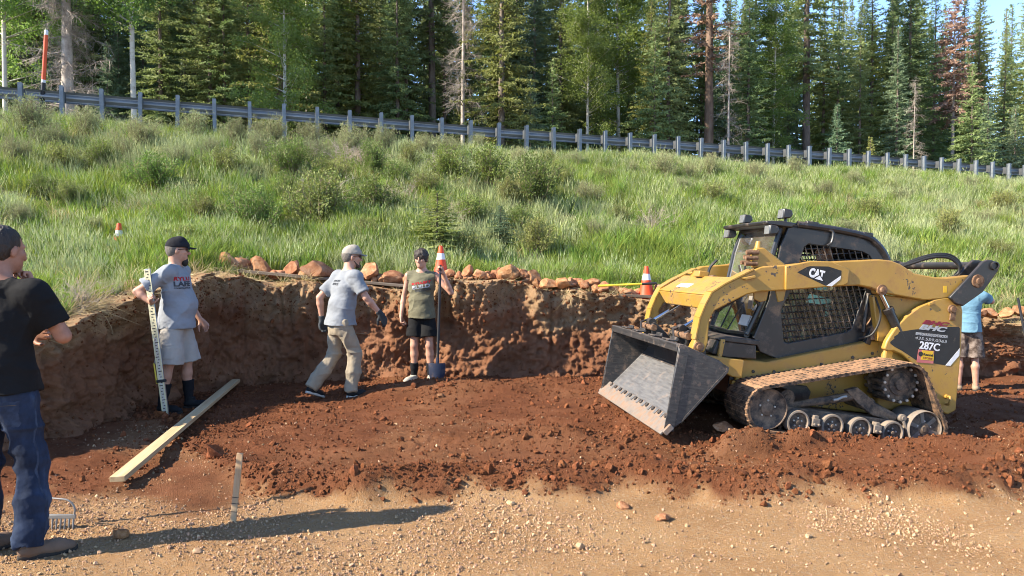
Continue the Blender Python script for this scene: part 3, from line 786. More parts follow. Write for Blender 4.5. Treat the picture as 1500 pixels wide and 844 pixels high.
    lo = lip.build('top_lip', M_STEEL, B, bevel=.006)
    for yy in (-.62, .62, -.25, .25):
        MB().box((1.555, yy, .70), (.09, .17, .012)).box((1.52, yy, .715), (.015, .15, .03)).build('step_plate', M_STEEL, lo, bevel=.003)
    for s in (1, -1):
        sp = [(1.637, -.045), (1.585, -.03), (1.50, .045), (1.165, .505), (1.16, .54), (1.185, .565), (1.56, .69), (1.61, .69)]
        o = MB().prism(sp, s*.975, s*.992).build('side_plate', M_STEEL, B, bevel=.004)
        MB().prism([(1.645, -.03), (1.56, -.035), (1.525, .62), (1.605, .66)], s*.992, s*1.004).build('side_cutter', M_STEEL, o, bevel=.003)
        MB().prism([(1.50, .05), (1.47, .085), (1.155, .51), (1.155, .55), (1.20, .57), (1.20, .555), (1.175, .54), (1.176, .515), (1.485, .09)], s*.992, s*1.0).build('edge_bead', M_STEEL, o)
        MB().box((1.615, s*1.0, -.02), (.09, .06, .05), Matrix.Rotation(.9, 3, 'Y')).build('corner_guard', M_EDGE, o, bevel=.006)
    ce = MB().slab([(1.66, -1.0, -.075), (1.66, 1.0, -.075), (1.545, 1.0, .068), (1.545, -1.0, .068)], (.79, 0, .61), .02)
    co_ = ce.build('cutting_edge', M_EDGE, B, bevel=.005)
    cuts = MB()
    for k in range(11):
        yy = -.84 + k*.168
        c0 = Vector((1.562, yy, .050)) + Vector((.79, 0, .61))*.020
        MB().lathe(c0, (.79, 0, .61), [(0, .022), (.012, .02), (.013, .006)], 10).build('bolt', M_STEEL, co_)
        cuts.slab([Vector((1.55, yy+.055, .066))+Vector((.79, 0, .61))*.0195, Vector((1.55, yy+.113, .066))+Vector((.79, 0, .61))*.0195,
                   Vector((1.585, yy+.103, .022))+Vector((.79, 0, .61))*.0195, Vector((1.585, yy+.065, .022))+Vector((.79, 0, .61))*.0195], (.79, 0, .61), .004)
    tag(cuts.build('worn_step', M_FLOORP, co_), kind='stuff')
    # quick coupler behind the bucket
    cp = MB().box((1.33, 0, .60), (.10, 1.25, .05), Matrix.Rotation(-.28, 3, 'Y')).box((1.22, 0, .50), (.06, 1.2, .12))
    for yy in (-.56, -.36, .36, .56):
        cp.prism([(1.40, .625), (1.385, .69), (1.41, .77), (1.37, .80), (1.30, .755), (1.20, .68), (1.17, .55), (1.25, .58)], yy-.018, yy+.018)
    cpo = cp.build('quick_coupler', M_BLK, T, bevel=.006)
    for yy in (-.46, .46):
        MB().cyl((1.385, yy-.16, .745), (1.385, yy+.16, .745), .032, .032, 14).build('pin', M_RUST, cpo)
        MB().tube([(1.42, yy+.1, .66), (1.50, yy+.1, .72), (1.47, yy-.02, .78), (1.36, yy-.05, .83), (1.30, yy-.05, .79)], .012, 8).build('locking_lever', M_BLK, cpo)
    # ---- tilt cylinders
    for yy in (.42, -.42):
        a, b = Vector((1.385, yy, .80)), Vector((1.02, yy, 1.075)); d = (b-a).normalized()
        t = empty('tilt_cylinder'); t.parent = T
        MB().cyl(a, b, .019, .019, 16).build('rod', M_CHROME, t)
        MB().cyl(b-d*.06, b+d*.33, .04, .04, 18).cyl(b-d*.075, b-d*.045, .047, .047, 18).build('barrel', M_BLK, t)
        MB().cyl(a+Vector((0, -.05, 0)), a+Vector((0, .05, 0)), .036, .036, 14).build('rod_eye', M_BLK, t)
    # ---- chassis and lower body
    ch = [(.86, .60), (.86, .40), (.70, .24), (-1.10, .24), (-1.20, .36), (-1.20, .80), (-.55, .93), (-.42, .915), (.58, .60)]
    cho = MB().prism(ch, -.53, .53).build('chassis', M_YEL, T, bevel=.012)
    MB().prism([(.42, .43), (.17, .43), (.12, .38), (.14, .27), (.45, .27), (.46, .33)], .53, .545).build('access_cover', M_BLK, cho, bevel=.008)
    for bx_, bz_ in ((.70, .50), (.50, .52), (.05, .64), (-.25, .74), (-.44, .80)):
        MB().lathe((bx_, .53, bz_), (0, 1, 0), [(0, .016), (.008, .014), (.009, .004)], 10).build('bolt', M_BLK, cho)
    MB().prism([(.9, .40), (.9, .36), (.62, .36), (.60, .40)], .50, .56).build('torn_guard', M_YEL, cho, bevel=.004)
    # front steps
    for s in (1, -1):
        st = MB().prism([(1.20, .605), (1.20, .53), (.95, .44), (.86, .44), (.86, .60)], s*.18, s*.66)
        so = st.build('step', M_YEL, T, bevel=.01)
        MB().prism([(1.12, .77), (1.12, .61), (1.075, .60), (1.075, .775)], s*.22, s*.26).build('step_side', M_YEL, so, bevel=.006)
        MB().prism([(1.09, .76), (1.10, .60), (1.06, .60), (1.05, .76)], s*.60, s*.635).build('step_side', M_YEL, so, bevel=.006)
        MB().prism([(1.10, .745), (1.145, .62), (1.0, .60), (.72, .62), (.74, .745)], s*.26, s*.60).build('step_tread', M_BLK, so, bevel=.01)
        MB().prism([(1.112, .755), (1.0, .79), (.72, .79), (.72, .745), (1.1, .742)], s*.24, s*.62).build('step_lip', M_BLK, so, bevel=.006)
    MB().box((.90, 0, .62), (.1, .5, .34)).build('front_plate', M_BLK, T, bevel=.01)
    MB().box((.78, 0, .42), (.25, 1.0, .30)).build('belly_guard', M_BLK, T, bevel=.01)
    # ---- cab
    Cb = empty('cab'); Cb.parent = T
    sil = [(.555, 1.68), (.60, 1.165), (.70, .80), (.62, .68), (.42, .63), (-.36, .86), (-.50, 1.10), (-.56, 1.30), (-.54, 1.62), (-.50, 1.70), (-.40, 1.80), (-.26, 1.862), (.33, 1.885), (.50, 1.875)]
    lowwin = [(.455, 1.075), (.30, 1.44), (-.36, 1.44), (-.345, 1.36), (-.245, .985), (-.21, .965), (.37, .785), (.40, .80)]
    lowwin = [(.47, 1.08), (.385, 1.30), (-.30, 1.42), (-.345, 1.38), (-.25, 1.0), (-.21, .965), (.36, .79), (.40, .80)]
    upwin = [(.375, 1.45), (.325, 1.69), (.29, 1.722), (-.25, 1.725), (-.33, 1.70), (-.40, 1.62), (-.40, 1.50)]
    def holed(outer, holes, y0, y1):
        """plate with openings (triangulated by bmesh)"""
        bm = bmesh.new(); loops = []
        for lp in [outer] + holes:
            vv = [bm.verts.new((x, y0, z)) for x, z in lp]; loops.append(vv)
            for i in range(len(vv)): bm.edges.new((vv[i], vv[(i+1) % len(vv)]))
        bmesh.ops.triangle_fill(bm, use_beauty=True, use_dissolve=False, edges=bm.edges[:])
        g = bmesh.ops.extrude_face_region(bm, geom=bm.faces[:])
        bmesh.ops.translate(bm, vec=(0, y1-y0, 0), verts=[v for v in g['geom'] if isinstance(v, bmesh.types.BMVert)])
        bmesh.ops.recalc_face_normals(bm, faces=bm.faces[:])
        me = bpy.data.meshes.new('plate'); bm.to_mesh(me); bm.free(); return me
    for s in (1, -1):
        me = holed(sil, [lowwin, upwin], s*.40, s*.45); me.name = 'side_frame'
        so = link_mesh('side_frame', me, Cb, M_BLK)
        m = so.modifiers.new('bevel', 'BEVEL'); m.width = .008; m.segments = 2; m.limit_method = 'ANGLE'; m.angle_limit = R(50)
        # steel mesh screens: bars woven in two directions
        for win, nm in ((lowwin, 'mesh_screen'), (upwin, 'mesh_screen')):
            g = MB(); xs_ = [p[0] for p in win]; zs_ = [p[1] for p in win]
            def clip(line_p, line_d):
                ts = []
                for i in range(len(win)):
                    (x1, z1), (x2, z2) = win[i], win[(i+1) % len(win)]
                    ex, ez = x2-x1, z2-z1; den = line_d[0]*ez - line_d[1]*ex
                    if abs(den) < 1e-9: continue
                    t = ((x1-line_p[0])*ez - (z1-line_p[1])*ex)/den; u = ((x1-line_p[0])*line_d[1] - (z1-line_p[1])*line_d[0])/den
                    if 0 <= u <= 1: ts.append(t)
                return (min(ts), max(ts)) if len(ts) > 1 else None
            for dr, sp_, off in (((.98, -.18), .058, 0), ((.42, .91), .058, .008)):
                nrm = (-dr[1], dr[0])
                for k in range(-40, 41):
                    p0 = (.05+nrm[0]*k*sp_, 1.25+nrm[1]*k*sp_); c = clip(p0, dr)
                    if c and c[1]-c[0] > .02:
                        a = (p0[0]+dr[0]*c[0], s*(.437+off), p0[1]+dr[1]*c[0]); b = (p0[0]+dr[0]*c[1], s*(.437+off), p0[1]+dr[1]*c[1])
                        g.cyl(a, b, .0062, .0062, 5)
            g.build(nm, M_BLK, so)
        MB().prism([(x, z) for x, z in lowwin], s*.412, s*.416).build('side_glass', M_GLASS, so)
    # roof, rear wall, floor
    rf = MB(); pr = [(.50, 1.876), (.33, 1.886), (-.26, 1.863), (-.40, 1.80), (-.50, 1.70), (-.54, 1.62)]
    for (a, b), (c, d) in zip(pr[:-1], pr[1:]):
        dx, dz = c-a, d-b; l = math.hypot(dx, dz); nx, nz = dz/l, -dx/l
        rf.slab([(a, -.45, b), (a, .45, b), (c, .45, d), (c, -.45, d)], (nx, 0, nz), -.03 if nz > 0 else .03)
    ro = rf.build('roof', M_BLK, Cb)
    for s in (1, -1):
        MB().tube(bez([(.42, s*.435, 1.885), (.1, s*.44, 1.892), (-.24, s*.44, 1.875), (-.38, s*.44, 1.825), (-.5, s*.44, 1.715), (-.55, s*.44, 1.58)], 6), .034, 10).build('roof_rail', M_BLK, ro)
        MB().box((.28, s*.43, 1.915), (.12, .07, .035)).build('roof_bracket', M_BLK, ro, bevel=.01); MB().box((-.28, s*.43, 1.89), (.10, .08, .04)).build('roof_bracket', M_BLK, ro, bevel=.01)
        MB().tube(bez([(.12, s*.455, 1.88), (.08, s*.475, 1.86), (.085, s*.48, 1.77), (.12, s*.475, 1.73)], 6), .012, 8).build('grab_hook', M_BLK, ro)
    MB().prism([(.74, 1.875), (.73, 1.84), (.48, 1.845), (.44, 1.895), (.60, 1.895)], -.47, .47).build('visor', M_BLK, ro, bevel=.012)
    MB().box((-.50, 0, 1.1), (.04, .8, .9)).box((0, 0, .72), (1.0, .8, .03), Matrix.Rotation(.28, 3, 'Y')).build('cab_shell', M_BLK, Cb)
    # front door: frame, glass, wiper
    dz_ = [(.615, 1.80), (.655, 1.165), (.745, .80)]
    fr = MB()
    for s in (1, -1):
        fr.tube([(.56, s*.40, 1.83), (.60, s*.41, 1.62), (.64, s*.42, 1.17), (.745, s*.40, .82)], .026, 8)
    fr.tube([(.56, -.40, 1.83), (.575, 0, 1.845), (.56, .40, 1.83)], .026, 8).tube([(.745, -.40, .82), (.75, 0, .80), (.745, .40, .82)], .03, 8)
    fo = fr.build('door', M_BLK, Cb)
    gl = MB(); cl = [(.57, 1.82), (.605, 1.62), (.645, 1.17), (.748, .82)]
    for (a, b), (c, d) in zip(cl[:-1], cl[1:]):
        gl.add([(a, -.40, b), (a, .40, b), (c, .40, d), (c, -.40, d)], [(0, 1, 2, 3)])
    gl.build('windscreen', M_GLASS, fo)
    MB().tube([(.78, -.1, .84), (.69, -.02, 1.2), (.66, .02, 1.45)], .008, 6).box((.67, .02, 1.42), (.012, .02, .34)).build('wiper', M_BLK, fo)
    MB().box((.72, .26, .95), (.012, .16, .1), Matrix.Rotation(-.25, 3, 'Y')).build('door_sticker', M_WHITE, fo)
    MB().box((.70, .30, 1.12), (.014, .07, .12)).build('latch', M_CHROMEB, fo)
    for s in (1, -1):
        MB().tube(bez([(.72, s*.50, 1.10), (.80, s*.52, 1.25), (.80, s*.52, 1.42), (.74, s*.50, 1.52)], 6), .014, 8).build('grab_bar', M_BLK, Cb)
    # seat and control levers
    MB().box((-.10, 0, 1.02), (.42, .46, .12)).box((-.33, 0, 1.30), (.12, .46, .56), Matrix.Rotation(.18, 3, 'Y')).box((-.1, 0, .88), (.35, .4, .2)).build('seat', M_SEAT, Cb, bevel=.03)
    for s in (1, -1):
        MB().box((.12, s*.30, 1.08), (.3, .09, .22)).cyl((.22, s*.30, 1.18), (.25, s*.30, 1.34), .012, .012, 8).lathe((.25, s*.30, 1.34), (.1, 0, 1), [(0, .02), (.05, .026), (.10, .022), (.11, .004)], 10).build('control_lever', M_SEAT, Cb, bevel=.005)
    # work lamps
    for x_, y_, z_, up in ((.53, .40, 1.97, 1), (.53, -.40, 1.97, 1), (.66, .44, 1.80, 0), (.66, -.44, 1.80, 0)):
        wl = empty('work_lamp'); wl.parent = T
        MB().prism([(x_+.045, z_+.045), (x_+.045, z_-.05), (x_-.03, z_-.035), (x_-.05, z_), (x_-.03, z_+.04)], y_-.055, y_+.055).build('lamp_housing', M_BLK, wl, bevel=.01)
        MB().box((x_+.048, y_, z_-.003), (.008, .095, .08)).build('lens', M_LENS, wl, bevel=.003)
        MB().cyl((x_-.01, y_, z_-.03), (x_-.01, y_, z_-.09 if up else z_+.05), .012, .018, 8).build('lamp_stem', M_BLK, wl)
    # ---- rear towers and engine hood
    pan = [(-.435, .86), (-.45, .93), (-.475, .985), (-.523, 1.075), (-.614, 1.185), (-.722, 1.282), (-.864, 1.366), (-.95, 1.395), (-1.02, 1.405), (-1.10, 1.39), (-1.145, 1.35),
           (-1.165, 1.29), (-1.205, .92), (-1.235, .385), (-1.16, .335), (-1.09, .35), (-.93, .56), (-.84, .67), (-.76, .735), (-.70, .785), (-.607, .832), (-.52, .852), (-.47, .845)]
    for s in (1, -1):
        po = MB().prism(pan, s*.64, s*.70).build('rear_panel', M_YEL, T, bevel=.012)
        MB().lathe((-1.047, s*.70, 1.30), (0, s, 0), [(0, .042), (.012, .042), (.014, .028), (.03, .026), (.031, .004)], 16).box((-1.06, s*.706, 1.245), (.05, .016, .09)).build('pivot_pin', M_RUST, po)
        MB().prism([(-.80, 1.325), (-.84, 1.345), (-.86, 1.33), (-.81, 1.30)], s*.70, s*.715).build('tab', M_YEL, po, bevel=.004)
        MB().tube(bez([(-1.115, s*.71, .50), (-1.115, s*.75, .50), (-1.115, s*.75, .44), (-1.115, s*.71, .43)], 5), .011, 8).lathe((-1.115, s*.70, .50), (0, s, 0), [(0, .02), (.02, .018), (.021, .004)], 10).build('tie_down', M_YEL, po)
        if s == 1:
            dec = [(-.487, .915), (-.482, .93), (-.52, .968), (-.51, .98), (-.55, 1.01), (-.555, 1.03), (-.70, 1.07), (-.80, 1.09), (-.86, 1.115), (-.92, 1.118), (-1.14, 1.15), (-1.155, 1.14), (-1.18, .967),
                   (-1.18, .93), (-1.105, .79), (-1.05, .785), (-.775, .79), (-.67, .838), (-.60, .868), (-.53, .892)]
            do = MB().prism(dec, .70, .7015).build('decal', M_BLKV, po)
            MB().prism([(-1.182, .955), (-1.187, .888), (-1.112, .785), (-1.062, .782)], .7015, .7028).build('stripe', M_WHITE, do)
            side_text('model_number', do, '287C', -.775, .903, .7015, .072, .205, M_WHITE, tilt=-.01, bold=.0025)
            side_text('phone_number', do, '435.559.0363', -.722, .985, .7015, .026, .32, M_GREYV, tilt=0, shear=.15)
            side_text('company_line', do, 'BRANDON HUGHES CONSTRUCTION', -.722, 1.024, .7015, .026, .32, M_GREYV, tilt=.02, bold=.0012)
            side_text('company_letters', do, 'BHC', -.745, 1.078, .7042, .050, .285, M_GREYV, tilt=.015, bold=.0035, shear=.35)
            side_text('company_letters', do, 'BHC', -.768, 1.130, .7042, .042, .28, M_REDV, tilt=.015, bold=.0035, shear=.35)
            rs = MB().prism([(-.768, .896), (-.928, .900), (-.936, .784), (-.768, .777)], .7030, .7042).build('rental_sticker', M_PINKV, do)
            MB().prism([(-.806, .893), (-.920, .896), (-.922, .872), (-.930, .862), (-.933, .812), (-.806, .806)], .7042, .7052).build('sticker_field', M_YELV, rs)
            MB().lathe((-.796, .7052, .858), (0, 1, 0), [(0, .022), (.001, .022)], 18).build('sticker_roundel', M_BLKV, rs)
            side_text('sticker_words', rs, 'Rental', -.824, .848, .7053, .022, .095, M_BLKV, bold=.001)
            side_text('sticker_words', rs, 'STORE', -.824, .818, .7053, .018, .095, M_REDV)
    MB().prism([(-.50, .60), (-.50, 1.25), (-.62, 1.33), (-1.12, 1.28), (-1.22, 1.20), (-1.24, .42), (-1.10, .30), (-.50, .30)], -.62, .62).build('engine_hood', M_YEL, T, bevel=.02)
    hv = MB()
    for k in range(6): hv.box((-.80, 0, 1.335-.0*k), (.45-.06*k*0, .02, .012)); 
    gr = MB()
    for k in range(9): gr.box((-1.243, 0, .55+.07*k), (.012, .9, .03))
    gr.build('rear_grille', M_BLK, T)
    MB().cyl((-.34, .50, .98), (-.34, .50, 1.35), .02, .02, 8).box((-.42, .52, 1.1), (.05, .05, .45), Matrix.Rotation(-.2, 3, 'Y')).build('hose_bracket', M_BLK, T, bevel=.004)
    MB().prism([(-.47, 1.20), (-.38, 1.04), (-.38, .92), (-.56, .95), (-.62, 1.10)], .44, .58).build('cooler_box', M_RUST, T, bevel=.01)
    # inner uprights carrying the link pivots
    for s in (1, -1):
        MB().prism([(-.44, 1.35), (-.30, 1.33), (-.42, .92), (-1.10, .90), (-1.10, 1.35), (-.80, 1.36)], s*.555, s*.625).build('tower', M_YEL, T, bevel=.01)
    # ---- rear links, cross tube, hoses
    lk = [(-.975, 1.40), (-1.262, 1.765), (-1.30, 1.79), (-1.345, 1.795), (-1.405, 1.785), (-1.435, 1.74), (-1.425, 1.70), (-1.30, 1.49), (-1.125, 1.34), (-1.05, 1.35)]
    for s in (1, -1):
        o = MB().prism(lk, s*.706, s*.745).build('rear_link', M_BLK, T, bevel=.01)
        MB().prism(lk, s*.55, s*.59).build('inner_plate', M_BLK, o, bevel=.008)
        MB().lathe((-1.231, s*.745, 1.585), (0, s, 0), [(0, .062), (.014, .058), (.016, .03), (.03, .028), (.031, .006)], 20).build('pin', M_RUST, o)
        MB().lathe((-1.375, s*.745, 1.745), (0, s, 0), [(0, .04), (.02, .04), (.021, .03), (.005, .028)], 18).build('pin_boss', M_BLK, o)
    MB().cyl((-1.375, -.74, 1.745), (-1.375, .74, 1.745), .036, .036, 20).build('cross_tube', M_BLK, T)
    for k, (ya, xb, h) in enumerate(((.56, -.66, 1.79), (.52, -.70, 1.81), (.60, -.63, 1.77), (.48, -.73, 1.80))):
        MB().tube(bez([(xb+.12, ya-.10, 1.58), (xb-.05, ya-.04, h-.10), (xb-.22, ya, h-.02), (xb-.38, ya+.01, h), (xb-.48, ya+.02, h-.05), (xb-.5, ya+.02, h-.12), (xb-.46, ya, 1.60)], 8), .012, 8).build('hose', M_HOSE, T)
    for k in range(3):
        MB().tube(bez([(-.42, -.28+.05*k, 1.60), (-.50, -.26+.05*k, 1.76), (-.62, -.2+.05*k, 1.79), (-.74, -.12+.05*k, 1.72), (-.80, -.1+.05*k, 1.58)], 8), .017, 8).build('hose', M_HOSE, T)
    MB().tube(bez([(-.33, .62, 1.32), (-.38, .66, 1.15), (-.34, .64, .98), (-.25, .58, .92)], 8), .010, 6).build('hose', M_HOSE, T)
    # ---- lift cylinders
    for s in (1, -1):
        a, b = Vector((-.325, s*.66, 1.385)), Vector((-.62, s*.66, .98)); d = (b-a).normalized()
        t = empty('lift_cylinder'); t.parent = T
        MB().cyl(a, a+d*.25, .022, .022, 16).build('rod', M_CHROME, t)
        MB().cyl(a+d*.20, b, .042, .042, 18).cyl(a+d*.195, a+d*.235, .048, .048, 18).build('barrel', M_BLK, t)
        MB().cyl(a+Vector((0, -s*.05, 0)), a+Vector((0, s*.05, 0)), .045, .045, 16).build('rod_eye', M_YEL, t)
    # ---- rubber track undercarriages
    def hull_loop():
        pts = []
        for (cx, cz, r) in ((.735, .235, .205), (-.745, .215, .195), (-.515, .575, .20)):
            for k in range(96):
                t = 2*PI*k/96; pts.append((cx+r*math.cos(t), cz+r*math.sin(t)))
        pts += [(.74, .030), (-.74, .020)]
        pts = sorted(set(pts))
        def half(P):
            h = []
            for p in P:
                while len(h) > 1 and (h[-1][0]-h[-2][0])*(p[1]-h[-2][1])-(h[-1][1]-h[-2][1])*(p[0]-h[-2][0]) <= 0: h.pop()
                h.append(p)
            return h
        lo, up = half(pts), half(pts[::-1]); return lo[:-1]+up[:-1]
    loop = hull_loop()
    def resample(lp, step):
        P = np.array(lp + [lp[0]]); s = np.concatenate([[0], np.cumsum(np.hypot(*np.diff(P, axis=0).T))])
        n = int(s[-1]/step); t = np.linspace(0, s[-1], n, endpoint=False)
        return np.stack([np.interp(t, s, P[:, 0]), np.interp(t, s, P[:, 1])], 1)
    LP = resample(loop, .0265); nL = len(LP) - len(LP) % 2; LP = resample(loop, 0.0265)[:]
    tang = np.roll(LP, -1, 0) - np.roll(LP, 1, 0); tang /= np.linalg.norm(tang, axis=1)[:, None]
    outw = np.stack([tang[:, 1], -tang[:, 0]], 1)
    for s in (1, -1):
        U = empty('track'); U.parent = T
        ya, yb = sorted((s*.535, s*.99))
        belt = MB(); n = len(LP)
        for i in range(n):
            o_, i_ = LP[i], LP[i]-outw[i]*.026
            belt.v += [(o_[0], ya, o_[1]), (o_[0], yb, o_[1]), (i_[0], yb, i_[1]), (i_[0], ya, i_[1])]
        for i in range(n):
            j = (i+1) % n
            for k in range(4): belt.f.append((i*4+k, i*4+(k+1) % 4, j*4+(k+1) % 4, j*4+k))
        bo = belt.build('belt', M_RUB, U)
        lug = MB(); gd = MB()
        for i in range(0, n-1, 2):
            j, h = (i+1) % n, outw[i]*.020
            for (y0, y1) in ((ya-.003, ya+.215), (yb-.215, yb+.003)):
                a0, a1 = LP[i]-outw[i]*.004, LP[j]-outw[j]*.004
                q0, q1 = LP[i]+outw[i]*.006+(LP[j]-LP[i])*.2, LP[j]+outw[j]*.006-(LP[j]-LP[i])*.2
                lug.add([(a0[0], y0, a0[1]), (a1[0], y0, a1[1]), (a1[0], y1, a1[1]), (a0[0], y1, a0[1]), (q0[0], y0, q0[1]), (q1[0], y0, q1[1]), (q1[0], y1, q1[1]), (q0[0], y1, q0[1])],
                        [(0, 1, 2, 3), (4, 7, 6, 5), (0, 4, 5, 1), (2, 6, 7, 3), (1, 5, 6, 2), (0, 3, 7, 4)])
            if i % 6 == 0:
                c = LP[i]-outw[i]*.045
                ang = math.atan2(tang[i][1], tang[i][0])
                for yy in (.70, .82): gd.box((c[0], s*yy, c[1]), (.03, .035, .045), Matrix.Rotation(-ang, 3, 'Y'))
        tag(lug.build('tread_lugs', M_RUB, bo), kind='stuff'); tag(gd.build('drive_lugs', M_RUB, bo), kind='stuff')
        def wheel(nm, cx, cz, r, y_out, wdt, rim, holes=0, hub=.03, disc_in=.02):
            wo = MB().lathe((cx, s*(y_out-wdt), cz), (0, s, 0), [(0, r*.9), (.01, r*rim), (wdt-.012, r*rim), (wdt-disc_in, r*rim*.93), (wdt-disc_in, hub*1.9), (wdt-disc_in+.012, hub*1.7), (wdt-disc_in+.016, hub), (wdt-.002, hub*.9), (wdt, hub*.3)], 32).build(nm, M_WHEEL, U)
            MB().lathe((cx, s*(y_out-wdt), cz), (0, s, 0), [(.004, r*rim*.99), (.002, r*.97), (.012, r), (wdt-.01, r), (wdt, r*.97), (wdt+.002, r*rim+.004), (wdt-.012, r*rim*.985)], 32, caps=False).build('tyre', M_TYRE if rim < .97 else M_WHEEL, wo)
            for k in range(5):
                t = 2*PI*k/5+.3; MB().lathe((cx+hub*2.2*math.cos(t), s*(y_out-disc_in), cz+hub*2.2*math.sin(t)), (0, s, 0), [(0, .009), (.008, .008), (.009, .002)], 8).build('bolt', M_CHROMEB, wo)
            return wo
        wf = wheel('front_idler', .735, .235, .172, .955, .30, .985, hub=.032)
        wr = wheel('rear_idler', -.745, .215, .162, .965, .30, .93, hub=.03, disc_in=.03)
        for k in range(6):
            t = 2*PI*k/6+.25
            MB().prism([(-.745+.05*math.cos(t-.3), .215+.05*math.sin(t-.3)), (-.745+.142*math.cos(t-.13), .215+.142*math.sin(t-.13)), (-.745+.142*math.cos(t+.13), .215+.142*math.sin(t+.13)), (-.745+.05*math.cos(t+.3), .215+.05*math.sin(t+.3))], s*.934, s*.942).build('spoke', M_TYRE, wr)
        for x_ in (.442, .122, -.142, -.452):
            wheel('road_wheel', x_, .148, .105, .955, .10, .80, hub=.017, disc_in=.025)
            wheel('road_wheel', x_, .148, .105, .70, .10, .80, hub=.017, disc_in=.025)
        MB().lathe((.50, s*.60, .335), (0, s, 0), [(0, .07), (.22, .07), (.22, .03), (.23, .028)], 18).build('carrier_wheel', M_WHEEL, U)
        # drive sprocket with its ring of roller pins
        sp = MB().lathe((-.515, s*.58, .575), (0, s, 0), [(0, .10), (.06, .17), (.08, .17), (.08, .13), (.24, .13), (.24, .165), (.27, .165), (.27, .105), (.285, .10), (.29, .06), (.31, .055), (.311, .01)], 32)
        for k in range(15):
            t = 2*PI*k/15
            sp.cyl((-.515+.158*math.cos(t), s*.60, .575+.158*math.sin(t)), (-.515+.158*math.cos(t), s*.875, .575+.158*math.sin(t)), .017, .017, 8)
        so = sp.build('drive_sprocket', M_WHEEL, U)
        for k in range(15):
            t = 2*PI*k/15
            MB().lathe((-.515+.158*math.cos(t), s*.875, .575+.158*math.sin(t)), (0, s, 0), [(0, .014), (.010, .012), (.011, .003)], 8).build('pin_end', M_CHROMEB, so)
        # track frame: rail, bogies and suspension arms
        f = MB()
        f.prism([(.62, .22), (.58, .27), (.40, .26), (-.60, .25), (-.66, .20), (-.60, .17), (.55, .17)], s*.66, s*.88)
        f.tube([(.52, s*.80, .25), (.10, s*.82, .36), (-.16, s*.82, .43)], [.028, .036, .04], 10)
        f.prism([(-.02, .46), (-.12, .50), (-.24, .43), (-.36, .33), (-.55, .30), (-.62, .25), (-.50, .24), (-.30, .27), (-.14, .36)], s*.80, s*.86)
        f.cyl((-.27, s*.50, .36), (-.27, s*.84, .36), .06, .06, 16)
        f.cyl((-.30, s*.78, .35), (-.52, s*.86, .27), .048, .035, 12)
        fo = f.build('track_frame', M_WHEEL, U, bevel=.006)
        for x_ in (.285, -.295):
            MB().box((x_, s*.93, .165), (.07, .07, .07)).box((x_, s*.93, .205), (.045, .06, .04)).cyl((x_-.02, s*.965, .15), (x_-.02, s*.985, .15), .012, .012, 8).cyl((x_+.02, s*.965, .15), (x_+.02, s*.985, .15), .012, .012, 8).build('bogie_block', M_TYRE, fo, bevel=.006)
        MB().lathe((-.545, s*.88, .285), (0, s, 0), [(0, .034), (.05, .034), (.055, .02), (.065, .018)], 14).cyl((-.55, s*.93, .26), (-.60, s*.93, .17), .014, .014, 8).build('tension_knob', M_TYRE, fo)
        MB().tube([(-.02, s*.87, .41), (.02, s*.87, .40), (.06, s*.87, .375), (.10, s*.87, .365)], .012, 6).build('grease_line', M_CHROMEB, fo)
    return T
LOADER = build_loader()
